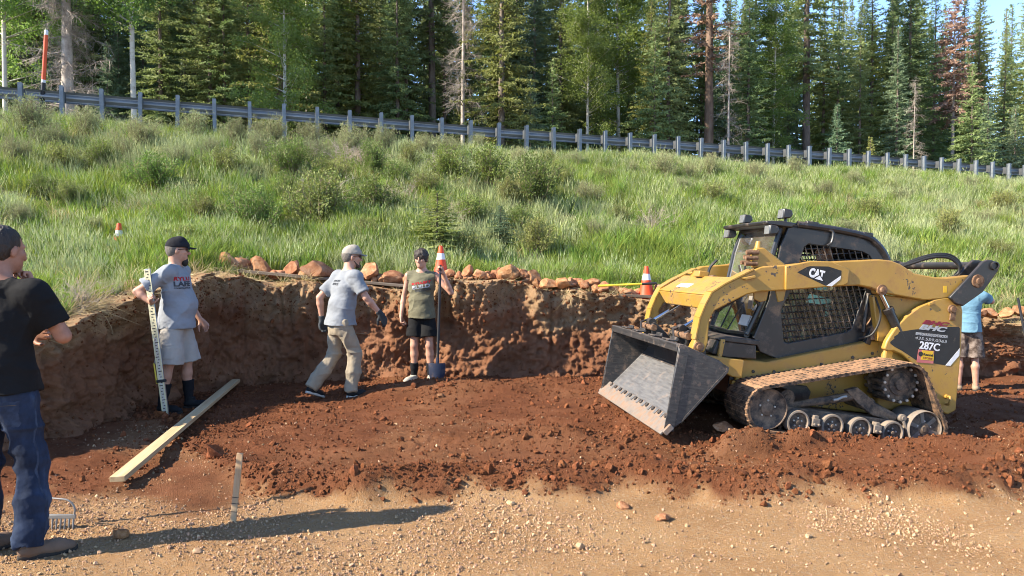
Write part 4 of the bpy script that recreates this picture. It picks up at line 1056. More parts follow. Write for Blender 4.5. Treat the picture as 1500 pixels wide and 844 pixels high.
# ---------------------------------------------------------------- people: bodies grown as one smooth surface from tapered limbs
V3 = lambda *a: np.array(a, float)
def unit(v): v = np.asarray(v, float); return v/np.linalg.norm(v)
class Field:
    """signed-distance field on a grid; mesh() turns it into one continuous surface"""
    def __init__(s, lo, hi, h):
        s.h = h; s.lo = np.array(lo, float)-3*h; n = np.ceil((np.array(hi)-s.lo)/h).astype(int)+4
        s.g = np.full(tuple(n), .5, np.float32); s.ax = [s.lo[k]+h*np.arange(n[k]) for k in range(3)]
    def _box(s, lo, hi):
        sl = []
        for k in range(3):
            a = int(np.clip(np.floor((lo[k]-s.lo[k])/s.h), 0, s.g.shape[k]-1)); b = int(np.clip(np.ceil((hi[k]-s.lo[k])/s.h)+1, a+1, s.g.shape[k]))
            sl.append(slice(a, b))
        P = np.stack(np.meshgrid(*[s.ax[k][sl[k]] for k in range(3)], indexing='ij'), -1)
        return tuple(sl), P
    def _join(s, sl, d, k, sub=False):
        g = s.g[sl]
        if sub:
            hh = np.clip(.5-.5*(g+d)/k, 0, 1); s.g[sl] = g*(1-hh)+(-d)*hh + k*hh*(1-hh); return
        hh = np.clip(.5+.5*(g-d)/k, 0, 1)
        s.g[sl] = g*(1-hh)+d*hh-k*hh*(1-hh)
    def cone(s, a, b, ra, rb=None, k=.02, flat=None, fk=1.0, flat_ends=(False, False), sub=False):
        """tapered limb a->b; flat: axis along which the section is squeezed by fk"""
        a, b = np.asarray(a, float), np.asarray(b, float); rb = ra if rb is None else rb
        m = max(ra, rb)*max(1, fk)+k+2*s.h
        sl, P = s._box(np.minimum(a, b)-m, np.maximum(a, b)+m)
        ba = b-a; L2 = ba@ba+1e-9; q = P-a; tt = q@ba/L2
        t = np.clip(tt, 0, 1); q = q-t[..., None]*ba
        r = ra+(rb-ra)*t
        if flat is not None:
            f = unit(flat); c = q@f; q2 = (q*q).sum(-1); d = np.sqrt(np.maximum(q2-c*c, 0)+(c/fk)**2)-r; d = d*min(1, fk)
        else: d = np.sqrt((q*q).sum(-1))-r
        Ln = math.sqrt(L2)
        if flat_ends[0]: d = np.maximum(d, -tt*Ln)
        if flat_ends[1]: d = np.maximum(d, (tt-1)*Ln)
        s._join(sl, d.astype(np.float32), k, sub); return s
    def ell(s, c, r, axes=None, k=.02, sub=False):
        c, r = np.asarray(c, float), np.asarray(r, float); m = r.max()+k+2*s.h
        sl, P = s._box(c-m, c+m); q = P-c
        if axes is not None: q = q@np.array(axes).T
        k0 = np.sqrt(((q/r)**2).sum(-1))+1e-9; k1 = np.sqrt(((q/(r*r))**2).sum(-1))+1e-9
        s._join(sl, (k0*(k0-1)/k1).astype(np.float32), k, sub); return s
    def box(s, c, half, axes, rad=.01, k=.01):
        c = np.asarray(c, float); m = np.linalg.norm(half)+rad+k+2*s.h
        sl, P = s._box(c-m, c+m); q = np.abs((P-c)@np.array(axes).T)-np.asarray(half)
        d = np.sqrt((np.maximum(q, 0)**2).sum(-1))+np.minimum(q.max(-1), 0)-rad
        s._join(sl, d.astype(np.float32), k); return s
    def cut(s, p, n):
        """keep what lies behind the plane (p, n)"""
        n = unit(n); P = sum(n[k]*s.ax[k].reshape([-1 if j == k else 1 for j in range(3)]) for k in range(3))-np.dot(n, p)
        s.g = np.maximum(s.g, P.astype(np.float32)); return s
    def mesh(s):
        g = s.g; h = s.h; I = g < 0
        nx, ny, nz = g.shape
        corn = [(0,0,0),(1,0,0),(0,1,0),(1,1,0),(0,0,1),(1,0,1),(0,1,1),(1,1,1)]
        cs = lambda c: (slice(c[0], nx-1+c[0]), slice(c[1], ny-1+c[1]), slice(c[2], nz-1+c[2]))
        cnt = sum(I[cs(c)].astype(np.int8) for c in corn); act = (cnt > 0) & (cnt < 8)
        idx = np.argwhere(act); ids = np.full(act.shape, -1, np.int64); ids[act] = np.arange(len(idx))
        acc = np.zeros((len(idx), 3)); num = np.zeros(len(idx))
        vals = [g[idx[:, 0]+c[0], idx[:, 1]+c[1], idx[:, 2]+c[2]] for c in corn]
        for i in range(8):
            for j in range(i+1, 8):
                if sum(abs(corn[i][k]-corn[j][k]) for k in range(3)) != 1: continue
                a, b = vals[i], vals[j]; m = (a < 0) != (b < 0)
                t = np.where(m, a/np.where(m, a-b, 1), 0)
                p = np.array(corn[i])+t[:, None]*(np.array(corn[j])-np.array(corn[i]))
                acc += p*m[:, None]; num += m
        v = s.lo+(idx+acc/num[:, None])*h
        F = []
        for ax in range(3):
            a1, a2 = (ax+1) % 3, (ax+2) % 3
            sA = [slice(1, n-1) for n in g.shape]; sB = list(sA)
            sA[ax] = slice(0, g.shape[ax]-1); sB[ax] = slice(1, g.shape[ax])
            ia, ib = I[tuple(sA)], I[tuple(sB)]; e = np.argwhere(ia != ib)
            fl = ia[tuple(e.T)]; off = np.array([0 if k == ax else 1 for k in range(3)]); e = e+off
            def cid(d1, d2):
                c = e.copy(); c[:, a1] -= d1; c[:, a2] -= d2; return ids[tuple(c.T)]
            q = np.stack([cid(0, 0), cid(1, 0), cid(1, 1), cid(0, 1)], 1)
            q[~fl] = q[~fl][:, ::-1]; F.append(q)
        F = np.concatenate(F); F = F[(F >= 0).all(1)]
        return v, F

def vnormals(v, f):
    n = np.cross(v[f[:, 1]]-v[f[:, 0]], v[f[:, 2]]-v[f[:, 0]]); out = np.zeros_like(v)
    for k in range(f.shape[1]): np.add.at(out, f[:, k], n)
    return out/(np.linalg.norm(out, axis=1)[:, None]+1e-12)

def relax(v, f, it=2, lam=.5):
    for _ in range(it):
        acc = np.zeros_like(v); c = np.zeros(len(v)); k = f.shape[1]
        for i in range(k):
            np.add.at(acc, f[:, i], v[f[:, (i+1) % k]]); np.add.at(c, f[:, i], 1)
        v = v*(1-lam)+acc/np.maximum(c, 1)[:, None]*lam
    return v

def skin_part(name, fld, mat, parent, wrinkle=0, wscale=(9, 9, 22), seed=0, it=2, extra=None):
    v, f = fld.mesh(); v = relax(v, f, it)
    if wrinkle:
        n = vnormals(v, f); p = v*np.array(wscale)
        w = fbm3(p, 1, seed, 4); fold = (1-np.abs(noise3(p[:, 0]*.6+noise3(p[:, 0]*.4, p[:, 1]*.4, p[:, 2]*.3, seed+9), p[:, 1]*.6, p[:, 2]*.55, seed+4)))**4*1.6-.5
        v = v+n*(wrinkle*(.6*w+.7*fold))[:, None]
    if extra is not None: v = extra(v, f)
    return link_mesh(name, np_mesh(name, v, f, True), parent, mat)

M_SKIN = pmat('medium_skin', [(.42, .215, .14), (.50, .27, .185), (.55, .31, .22)], scale=14, rough=.55, spec=.35)  # the skin's own tone, between the fair and tanned ones
M_SKINF = pmat('fair_skin', [(.52, .30, .21), (.60, .36, .26), (.65, .41, .31)], scale=14, rough=.55, spec=.35)
M_SKIN2 = pmat('tanned_skin', [(.30, .135, .085), (.38, .18, .115), (.43, .22, .15)], scale=14, rough=.55, spec=.35)
M_HAIR = pmat('dark_hair', [(.010, .007, .005), (.025, .017, .012)], scale=30, rough=.6, bump=.9, bscale=160, stretch=(1, 1, .35))
M_HAIRG = pmat('greying_hair', [(.10, .085, .07), (.19, .165, .14)], scale=60, rough=.7, bump=.6, bscale=200)
M_HAIRB = pmat('brown_black_hair', [(.018, .011, .008), (.05, .032, .022)], scale=50, rough=.45, bump=.9, bscale=160, stretch=(1, 1, .3))
M_STUB = pmat('brown_stubble', [(.07, .045, .03), (.12, .075, .05)], scale=60, rough=.8)
M_EYE = pmat('eye', [(.02, .015, .012), (.03, .02, .015)], scale=10, rough=.2)
M_SUNG = pmat('sunglass_plastic', [(.006, .006, .007), (.012, .012, .013)], scale=10, rough=.15, spec=.7)
def cloth(name, c, var=.16, rough=.9, bs=260, scale=5):
    c = np.array(c); return pmat(name, [tuple(c*(1-var)), tuple(c), tuple(np.minimum(c*(1+var), .9))], scale=scale, rough=rough, spec=.15, bump=.25, bscale=bs)
M_TEE_BLK = cloth('black_cotton', (.012, .012, .013))
M_JEANS = pmat('blue_denim', [(.014, .020, .038), (.030, .045, .085), (.085, .12, .19)], scale=5, rough=.9, spec=.12, bump=.35, bscale=300, stretch=(1, 1, .5), sharp=(.36, .74))
M_TEE_GREY = cloth('heather_grey_cotton', (.27, .29, .32), .10)
M_TEE_SLATE = cloth('slate_grey_cotton', (.235, .25, .27), .12)
M_TEE_OLIVE = cloth('olive_cotton', (.155, .145, .095), .12)
M_TEE_BLUE = cloth('faded_blue_cotton', (.14, .27, .36), .15)
M_SHORT_GREY = cloth('light_grey_shorts', (.40, .375, .34), .08)
M_SHORT_BLK = cloth('black_shorts', (.013, .013, .014))
M_SHORT_CAM = pmat('brown_camouflage', [(.07, .05, .042), (.15, .115, .095), (.23, .185, .16)], scale=11, rough=.9, sharp=(.42, .6), spec=.1)
M_KHAKI = cloth('khaki_canvas', (.33, .275, .20), .12)
M_SOCK = cloth('black_sock', (.014, .014, .017))
M_SHOE_BRN = cloth('brown_leather', (.17, .11, .075), .25, .65)
M_SHOE_BLK = cloth('black_shoe', (.016, .016, .017), .2, .6)
M_SHOE_PALE = cloth('pale_canvas_shoe', (.42, .39, .32), .15)
M_SHOE_TAN = cloth('tan_suede', (.33, .25, .17), .15)
M_SOLE_W = cloth('pale_sole', (.5, .47, .42), .15)
M_SOLE_B = cloth('dark_sole', (.05, .042, .036), .2)
M_CAP_BLK = cloth('black_cap', (.018, .018, .022), .2)
M_CAP_TAN = cloth('stone_cap', (.34, .305, .26), .08)
M_CAP_BLUE = cloth('blue_cap', (.05, .13, .45), .15)
M_GLOVE = cloth('dark_work_glove', (.045, .05, .055), .25)
M_PRINT_R = cloth('red_print', (.45, .02, .03), .1)
M_PRINT_G = cloth('dark_print', (.06, .065, .075), .1)
M_PRINT_P = cloth('pale_print', (.42, .44, .47), .1)

def hand(F, w, d, n, side, curl=(25, 30, 20), spread=.06, thumb=.5, g=0., sc=1.0, k=.006):
    """palm and five fingers; d towards the fingers, n the way the palm faces, side +1 left / -1 right"""
    d = unit(d); n = unit(np.asarray(n)-d*np.dot(n, d)); ac = np.cross(d, n)*side      # ac points to the thumb side
    kn = []
    for i, (o, l) in enumerate(((.030, .092), (.010, .097), (-.011, .092), (-.030, .082))):
        p = w+(d*l+ac*o*1.02)*sc; kn.append(p)
        F.cone(w+ac*o*.55*sc+d*.012*sc, p, (.0175+g)*sc, (.0125+g)*sc, k=.012)
    for i, (o, ln) in enumerate(((.030, .074), (.010, .083), (-.011, .077), (-.030, .060))):
        dd = unit(d+ac*(o/.03)*spread); p = kn[i]; a = 0
        for j, fr in enumerate((.46, .30, .26)):
            a += math.radians(curl[j]*(1+.06*(i-1.5)))
            v = dd*math.cos(a)+n*math.sin(a); q = p+v*ln*fr*sc
            F.cone(p, q, (.0100-.0012*j+g)*sc, (.0090-.0012*j+g)*sc, k=.004); p = q
    b = w+(d*.022+ac*.026)*sc; v = unit(d*.62+ac*(.85-.5*thumb)+n*(.25+.75*thumb))
    m = b+v*.050*sc; v2 = unit(v*.8+d*.5+n*.35*thumb-ac*.35*thumb); e = m+v2*.034*sc; e2 = e+unit(v2+n*.3*thumb-ac*.2)*.026*sc
    F.cone(w+(d*.01+ac*.012)*sc, m, (.018+g)*sc, (.0125+g)*sc, k=.010); F.cone(m, e, (.0115+g)*sc, (.0105+g)*sc, k=.004); F.cone(e, e2, (.0105+g)*sc, (.0085+g)*sc, k=.004)

STAND = dict(pelvis=(0, 0, .97), waist=(.005, 0, 1.10), chest=(.01, 0, 1.31), neck=(-.005, 0, 1.50), head=(.025, 0, 1.665),
             sh_l=(-.005, .185, 1.44), sh_r=(-.005, -.185, 1.44), el_l=(-.03, .235, 1.15), el_r=(-.03, -.235, 1.15), wr_l=(.04, .25, .905), wr_r=(.04, -.25, .905),
             hip_l=(0, .09, .93), hip_r=(0, -.09, .93), kn_l=(.02, .105, .50), kn_r=(.02, -.105, .50), an_l=(-.02, .115, .085), an_r=(-.02, -.115, .085),
             toe_l=(.16, .145, .0), toe_r=(.16, -.145, .0))

def person(loc, heading, label, J=None, sc=1.0, h=.0065, skin=None, look=0.0, nod=0.0, hands=None, shirt=None, bottoms=None, socks=None, shoes=None,
           cap=None, hair=None, beard=None, glasses=False, gloves=None, fat=0.0, belly=0.0, slim=1.0, seed=1):
    J0 = dict(STAND); J0.update(J or {}); J = {k: np.array(v, float)*sc for k, v in J0.items()}
    skin = skin or M_SKIN
    root = empty('person', loc, (0, 0, heading)); tag(root, label, 'person')
    hd, nk = J['head'], J['neck']
    fw = V3(math.cos(look)*math.cos(nod), math.sin(look)*math.cos(nod), -math.sin(nod)); lf = V3(-math.sin(look), math.cos(look), 0); up = np.cross(fw, lf)
    H = lambda a, b, c: hd+(fw*a+lf*b+up*c)*sc
    axH = [fw, lf, up]
    allp = np.array(list(J.values())); lo, hi = allp.min(0)-.17, allp.max(0)+.19; lo[2] = -.03
    B = Field(lo, hi, h)
    # head
    B.ell(H(-.012, 0, .028), V3(.099, .077, .104)*sc, axH, k=.01); B.ell(H(.032, 0, -.048), V3(.066, .060, .066)*sc, axH, k=.03)
    B.ell(H(.072, 0, -.093), V3(.026, .030, .022)*sc, axH, k=.02)
    for s in (1, -1):
        B.ell(H(.058, s*.040, -.012), V3(.034, .026, .028)*sc, axH, k=.015)
        B.cone(H(.086, s*.010, .036), H(.068, s*.050, .034), .011*sc, .010*sc, k=.012)
        B.ell(H(.100, s*.032, .013), V3(.014, .017, .011)*sc, axH, k=.010, sub=True)
        B.ell(H(-.006, s*.079, -.004), V3(.020, .010, .033)*sc, [unit(fw-.25*up), lf, unit(up+.25*fw)], k=.005)
    B.cone(H(.092, 0, .018), H(.116, 0, -.026), .010*sc, .015*sc, k=.010)
    for s in (1, -1): B.ell(H(.106, s*.011, -.030), V3(.011, .009, .008)*sc, axH, k=.006)
    B.cone(H(.090, -.018, -.061), H(.090, .018, -.061), .0075*sc, k=.006); B.cone(H(.089, -.015, -.072), H(.089, .015, -.072), .008*sc, k=.006)
    B.cone(nk-up*.03, H(-.022, 0, -.055), .062*sc*(1+fat*.4), .056*sc*(1+fat*.4), k=.025)
    # trunk, kept inside the clothes
    ch, wa, pe = J['chest'], J['waist'], J['pelvis']; shv = unit(J['sh_l']-J['sh_r']); ax_f = unit(np.cross(shv, unit(ch-pe)))
    T = slim*(1+fat*.3)
    B.cone(pe, wa, .135*sc*T, .125*sc*T, k=.03, flat=ax_f, fk=.66); B.cone(wa, ch, .125*sc*T, .145*sc*T, k=.03, flat=ax_f, fk=.66); B.cone(ch, nk-up*.05, .14*sc*T, .07*sc, k=.04, flat=ax_f, fk=.66)
    for s, c in ((1, 'l'), (-1, 'r')):
        sh, el, wr = J['sh_'+c], J['el_'+c], J['wr_'+c]
        B.cone(nk-up*.02, sh, .052*sc, .050*sc, k=.04); B.ell(sh, V3(.052, .052, .052)*sc*slim, None, k=.03)
        B.cone(sh, el, .050*sc*slim*(1+fat*.3), .039*sc*slim*(1+fat*.2), k=.02); mid = el+(wr-el)*.28
        B.cone(el, mid, .040*sc*slim, .042*sc*slim*(1+fat*.15), k=.015); B.cone(mid, wr, .041*sc*slim, .026*sc, k=.015)
        hp, kn, an = J['hip_'+c], J['kn_'+c], J['an_'+c]
        B.cone(hp, kn, .078*sc*slim*(1+fat*.2), .053*sc, k=.03); mid = kn+(an-kn)*.3-V3(.012, 0, 0)
        B.cone(kn, mid, .050*sc, .056*sc*(1+fat*.15), k=.02); B.cone(mid, an, .054*sc, .036*sc, k=.02)
        toe = J['toe_'+c]; B.cone(an-V3(0, 0, .04)*sc, toe+V3(0, 0, .035)*sc, .036*sc, .024*sc, k=.02)
        hp_ = (hands or {}).get(c, {}); dflt = unit(wr-el)
        dr = hp_.get('d', dflt+V3(.15, 0, 0)); nn = hp_.get('n', V3(0, -s, 0))
        hand(B, wr+unit(dr)*.006, dr, nn, s, hp_.get('curl', (22, 30, 22)), thumb=hp_.get('thumb', .4), sc=sc)
        if gloves:
            G = Field(wr-.2, wr+.2, h*.8); hand(G, wr+unit(dr)*.006, dr, nn, s, hp_.get('curl', (22, 30, 22)), thumb=hp_.get('thumb', .4), g=.0045, sc=sc)
            G.cone(wr-dflt*.045, wr+dflt*.03, .037*sc, .034*sc, k=.012, flat_ends=(True, False))
            skin_part('glove', G, gloves, root, .0012, (40, 40, 40), seed+20+s)
    skin_part('body', B, skin, root, it=2)
    # eyes
    if not glasses:
        for s in (1, -1):
            MB().lathe(H(.076, s*.032, .012), fw, [(0, .009), (.008, .0085), (.012, .006), (.0135, .002)], 10).build('eye', M_EYE, root)
    # shirt
    if shirt:
        hem = shirt.get('hem', .90)*sc; g = shirt.get('loose', .022)*sc
        S = Field(lo, hi, h)
        dirn = unit(wa-pe); hp0 = pe+(hem-pe[2])*V3(0, 0, 1)
        T = max(T, .97)
        wA, wB, wC = (.150+.5*g/sc)*sc*T, (.146+.5*g/sc)*sc*T, (.160+.4*g/sc)*sc*T
        S.cone(hp0-V3(0, 0, .05), wa, wA*1.13+.012, wB, k=.03, flat=ax_f, fk=.90); S.cone(wa, ch, wB, wC, k=.03, flat=ax_f, fk=.70)
        S.cone(ch, nk-up*.055*sc, wC*.96, .085*sc, k=.05, flat=ax_f, fk=.74)
        if belly: S.ell(wa+ax_f*.055*sc+V3(0, 0, .02), V3(.125+belly*.08, .155, .17)*sc, None, k=.06)
        for s, c in ((1, 'l'), (-1, 'r')):
            sh, el = J['sh_'+c], J['el_'+c]; fr = shirt.get('sleeve', .62)
            S.cone(nk-up*.035*sc, sh, .058*sc, .066*sc, k=.045)
            if fr > 0:
                S.ell(sh-s*shv*.015, V3(.062, .062, .062)*sc*slim, None, k=.07)
                S.cone(sh, sh+(el-sh)*fr, .062*sc*slim*(1+fat*.2), .066*sc*slim*(1+fat*.2)+.5*g, k=.06, flat_ends=(False, True))
            else: S.cut(sh+s*shv*.014, s*shv)
        S.cut(V3(0, 0, hem), V3(0, 0, -1))
        S.cone(nk-up*.012*sc+fw*.012, nk+up*.10*sc, .062*sc, .074*sc, k=.006, sub=True)
        skin_part('shirt', S, shirt['mat'], root, shirt.get('wr', .006), shirt.get('ws', (8, 8, 13)), seed+3)
        for s, c in ((1, 'l'), (-1, 'r')):
            pass
    # trousers or shorts
    if bottoms:
        P = Field(lo, hi, h); top = bottoms.get('top', 1.0)*sc; lz = bottoms.get('loose', .016)*sc
        P.cone(pe-V3(0, 0, .07)*sc, V3(pe[0], pe[1], top+.03), (.146*sc+lz*.2)*T, (.138*sc)*T, k=.03, flat=ax_f, fk=.72)
        for s, c in ((1, 'l'), (-1, 'r')):
            hp, kn, an = J['hip_'+c], J['kn_'+c], J['an_'+c]
            if bottoms['kind'] == 'shorts':
                fr = bottoms.get('len', .85); e = hp+(kn-hp)*fr
                P.cone(hp-V3(0, 0, .03), e, .088*sc*slim*(1+fat*.2)+lz*.4, .082*sc*slim*(1+fat*.1)+lz*1.6, k=.03, flat_ends=(False, True))
            else:
                P.cone(hp-V3(0, 0, .05), kn, .088*sc*slim*(1+fat*.2)+lz*.4, .066*sc+lz*.6, k=.03); P.cone(kn, kn+(an-kn)*.5, .066*sc+lz*.6, .060*sc+lz, k=.03)
                e = an+(kn-an)*.02-unit(kn-an)*.03; P.cone(kn+(an-kn)*.5, e, .060*sc+lz, .054*sc+lz*.9, k=.03, flat_ends=(False, True))
        P.cut(V3(0, 0, top), V3(0, 0, 1))
        skin_part('shorts' if bottoms['kind'] == 'shorts' else 'trousers', P, bottoms['mat'], root, bottoms.get('wr', .007), bottoms.get('ws', (10, 10, 9)), seed+5)
    for s, c in ((1, 'l'), (-1, 'r')):
        kn, an, toe = J['kn_'+c], J['an_'+c], J['toe_'+c]
        lo_, hi_ = np.minimum(an, toe)-.14, np.maximum(an, toe)+.2
        if socks:
            K = Field(lo_, hi_+V3(0, 0, .25), h*.8); e = an+(kn-an)*socks[1]
            K.cone(an-unit(kn-an)*.02, an+(kn-an)*socks[1]*.6, .042*sc, .052*sc, k=.015); K.cone(an+(kn-an)*socks[1]*.6, e, .052*sc, .060*sc, k=.015, flat_ends=(False, True))
            skin_part('sock', K, socks[0], root, .0015, (30, 30, 60), seed+7)
        if shoes:
            fd = toe-an; fd[2] = 0; fl = unit(fd); sd = np.cross(V3(0, 0, 1), fl)
            tilt = unit(V3(toe[0]-an[0], toe[1]-an[1], (toe[2]-(an[2]-.085*sc)))) if True else fl
            upn = np.cross(tilt, sd)*-1; upn = upn if upn[2] > 0 else -upn
            heel = an-upn*.085*sc-tilt*.055*sc; tip = heel+tilt*.285*sc
            Q = Field(np.minimum(heel, tip)-.12, np.maximum(heel, tip)+.2, h*.8)
            Q.cone(heel+tilt*.04*sc+upn*.045*sc, heel+tilt*.19*sc+upn*.036*sc, .040*sc, .047*sc, k=.02, flat=upn, fk=.9)
            Q.cone(heel+tilt*.17*sc+upn*.032*sc, tip-tilt*.045*sc+upn*.026*sc, .046*sc, .042*sc, k=.02, flat=upn, fk=.75)
            Q.cone(heel+tilt*.065*sc+upn*.05*sc, heel+tilt*.075*sc+upn*(.05+shoes.get('high', .07))*sc, .046*sc, .047*sc, k=.025, flat_ends=(False, True))
            Q.cut(heel+upn*.014*sc, -upn)
            so = skin_part('shoe', Q, shoes['mat'], root, .0016, (40, 40, 40), seed+9+s)
            ol = []
            for t_, w_ in ((0, .018), (.03, .036), (.09, .040), (.17, .047), (.235, .044), (.272, .028), (.288, .008)): ol.append((t_, w_))
            pts = [heel+tilt*t_*sc+sd*w_*sc for t_, w_ in ol]+[heel+tilt*t_*sc-sd*w_*sc for t_, w_ in ol[::-1]]
            MB().slab([p-upn*.004 for p in pts], upn, .026*sc).build('sole', shoes['sole'], so, bevel=.004)
    # hair, cap, beard, glasses
    if hair:
        A = Field(hd-.2*sc, hd+.22*sc, h*.8); t = hair.get('t', .008)
        if hair.get('fringe'):
            A.ell(H(-.015, 0, .034), V3(.099+t, .077+t, .104+t)*sc, axH, k=.01)
            for q in np.linspace(-.055, .055, 7): A.cone(H(.048, q*.9, .112), H(.094-.3*abs(q), q, .066+.014*math.sin(q*110)), .021*sc, .007*sc, k=.010)
            for s in (1, -1): A.cone(H(-.005, s*.080, .06), H(.004, s*.080, .008), .02*sc, .009*sc, k=.02)
            A.cut(H(.02, 0, -.035), -up); A.cut(H(.098, 0, .06), fw)
        else:
            A.ell(H(-.022, 0, .041), V3(.097+t*.5, .0775+t*.5, .098+t*.5)*sc, axH, k=.01)          # grows out of the skull without an edge
            A.ell(H(-.046, 0, .000), V3(.066+t*.4, .0745, .080)*sc, axH, k=.02)
        if cap: A.cut(H(0, 0, .046), up)
        skin_part('hair', A, hair['mat'], root, hair.get('rough', .003), (60, 60, 25), seed+13, 1)
    if cap:
        A = Field(hd-.25*sc, hd+.26*sc, h*.8)
        A.ell(H(-.010, 0, .038), V3(.110, .089, .108)*sc, axH, k=.01); A.cone(H(.035, 0, .062), H(.03, 0, .09), .080*sc, .060*sc, k=.03); A.cut(H(0, 0, .034), -up)
        co = skin_part('cap', A, cap, root, .0016, (25, 25, 25), seed+15, 2)
        br = MB(); n = 11; top = []
        for i in range(n):
            a = -1.05+2.1*i/(n-1); top.append((H(.070*math.cos(a)+.02, .086*math.sin(a), .047), H(.098*math.cos(a)**.8+.085 if math.cos(a) > 0 else .1, .080*math.sin(a), .034-.012*abs(math.sin(a)))))
        vv = [Vector(p) for a in top for p in a]; vv2 = [p-Vector(up)*.006 for p in vv]
        fs_ = []
        for i in range(n-1):
            a = 2*i; fs_ += [(a, a+1, a+3, a+2), (a+2*n, a+2+2*n, a+3+2*n, a+1+2*n), (a+1, a+1+2*n, a+3+2*n, a+3)]
        br.add(vv+vv2, fs_); br.build('brim', cap, co, smooth_angle=60)
        MB().lathe(H(-.01, 0, .144), up, [(0, .008), (.005, .007), (.007, .002)], 10).build('button', cap, co)
    if beard:
        A = Field(hd-.2*sc, hd+.15*sc, h*.7); ln = beard.get('len', .02)
        A.ell(H(.072, 0, -.100-ln*.5), V3(.034, .036, .026+ln)*sc, axH, k=.01)
        for s in ((1, -1) if beard.get('jaw', True) else ()):
            A.cone(H(.060, s*.038, -.088), H(.018, s*.062, -.045), .014*sc, .007*sc, k=.015); A.cone(H(.086, s*.022, -.085), H(.090, s*.024, -.055), .010*sc, .007*sc, k=.008)
        A.cone(H(.096, -.022, -.050), H(.096, .022, -.050), .0075*sc, k=.006)
        skin_part('beard', A, beard['mat'], root, .0015, (80, 80, 80), seed+17, 1)
    if glasses:
        gm = MB(); fr = []
        for s in (1, -1):
            gm.slab([Vector(H(.108, s*.006, .024)), Vector(H(.098, s*.062, .026)), Vector(H(.092, s*.064, .000)), Vector(H(.104, s*.040, -.012)), Vector(H(.112, s*.010, -.004))][::s], Vector(fw), .005)
            gm.tube([H(.098, s*.062, .022), H(.06, s*.079, .020), H(.0, s*.084, .012)], .0045, 6)
        gm.tube([H(.112, -.008, .018), H(.116, 0, .018), H(.112, .008, .018)], .004, 6)
        gm.build('sunglasses', M_SUNG, root)
    return root, J, H

def chest_print(root, rows):
    """flat lettering wrapped on to the shirt: rows = (text, centre, right, up, normal, height, width, material)"""
    sh = [c for c in root.children if c.name.startswith('shirt')][0]
    from mathutils.bvhtree import BVHTree
    bv = BVHTree.FromPolygons([v.co.copy() for v in sh.data.vertices], [tuple(p.vertices) for p in sh.data.polygons])
    for txt, c, rt, upv, nr, hh, ww, mt in rows:
        me = text_mesh(txt, .1, .004)
        co = np.empty(len(me.vertices)*3, np.float32); me.vertices.foreach_get('co', co); co = co.reshape(-1, 3)
        bm = bmesh.new(); bm.from_mesh(me); bmesh.ops.subdivide_edges(bm, edges=bm.edges[:], cuts=1); bm.to_mesh(me); bm.free()
        co = np.array([v.co[:] for v in me.vertices]); mx = co.max(0)
        rt, upv, nr = Vector(rt).normalized(), Vector(upv).normalized(), Vector(nr).normalized()
        for v in me.vertices:
            p = Vector(c)+rt*((v.co.x/mx[0]-.5)*ww)+upv*((v.co.y/mx[1]-.5)*hh)
            hit = bv.ray_cast(p+nr*.4, -nr)
            v.co = (hit[0]+nr*(.0025+v.co.z*.3)) if hit[0] else p
        me.update(); link_mesh('shirt_print', me, sh, mt)

def facing(deg): return math.radians(deg)          # heading measured from +X towards +Y
PEOPLE = {}
# 1. near man seen from behind, hand at his chin
g1 = gz(-2.77, 4.02)
PEOPLE['near'] = person((-2.77, 4.02, g1), facing(88), 'man in black t-shirt and blue jeans seen from behind, hand at chin', sc=1.0, h=.0065, skin=M_SKIN2, look=R(-16), nod=.10, fat=.12,
    J=dict(el_r=(.09, -.29, 1.20), wr_r=(.155, -.085, 1.455), el_l=(.10, .27, 1.16), wr_l=(.25, .02, 1.18), head=(.05, 0, 1.665), kn_r=(.06, -.13, .50), an_r=(-.02, -.15, .085), toe_r=(.09, -.27, 0), kn_l=(.03, .12, .50), an_l=(.02, .16, .085), toe_l=(.20, .10, 0), sh_r=(0, -.195, 1.44)),
    hands=dict(r=dict(d=(-.05, .45, .85), n=(-.85, .4, .2), curl=(60, 75, 50), thumb=.6), l=dict(d=(.1, -.9, .2), n=(-1, 0, .1), curl=(40, 50, 40))),
    shirt=dict(mat=M_TEE_BLK, hem=.905, sleeve=.72, loose=.024, wr=.013, ws=(7, 7, 8)), bottoms=dict(kind='trousers', mat=M_JEANS, loose=.022, wr=.017, ws=(7, 7, 9)), shoes=dict(mat=M_SHOE_BRN, sole=M_SOLE_B, high=.08),
    hair=dict(mat=M_HAIRB, t=.007, rough=.0035), seed=1)[0]
# 2. man with the levelling rod
g2 = gz(-3.66, 8.1)
PEOPLE['rod'] = person((-3.66, 8.1, g2), facing(2), 'bearded man in grey t-shirt, shorts and black cap holding a measuring rod', sc=1.045, h=.008, look=R(24), nod=.03, fat=.28, belly=.45,
    J=dict(el_r=(-.27, -.27, 1.25), wr_r=(-.12, -.30, 1.14), wr_l=(.15, .26, .93), el_l=(.0, .27, 1.16), an_l=(.07, .13, .085), toe_l=(.27, .17, 0), kn_l=(.06, .12, .5), an_r=(-.10, -.13, .085), toe_r=(.08, -.17, 0), kn_r=(-.03, -.12, .5)),
    hands=dict(r=dict(d=(.15, -.75, .55), n=(.85, .3, .3), curl=(62, 75, 50), thumb=.8), l=dict(curl=(25, 35, 25))),
    shirt=dict(mat=M_TEE_GREY, hem=.86, sleeve=.74, loose=.03, wr=.012, ws=(7, 7, 9)), bottoms=dict(kind='shorts', mat=M_SHORT_GREY, len=1.0, loose=.035, wr=.007), socks=(M_SOCK, .52), shoes=dict(mat=M_SHOE_BLK, sole=M_SOLE_B, high=.07),
    cap=M_CAP_BLK, hair=dict(mat=M_HAIRG, t=.004, rough=.001), beard=dict(mat=M_HAIR, len=.024, jaw=False), glasses=True, seed=2)
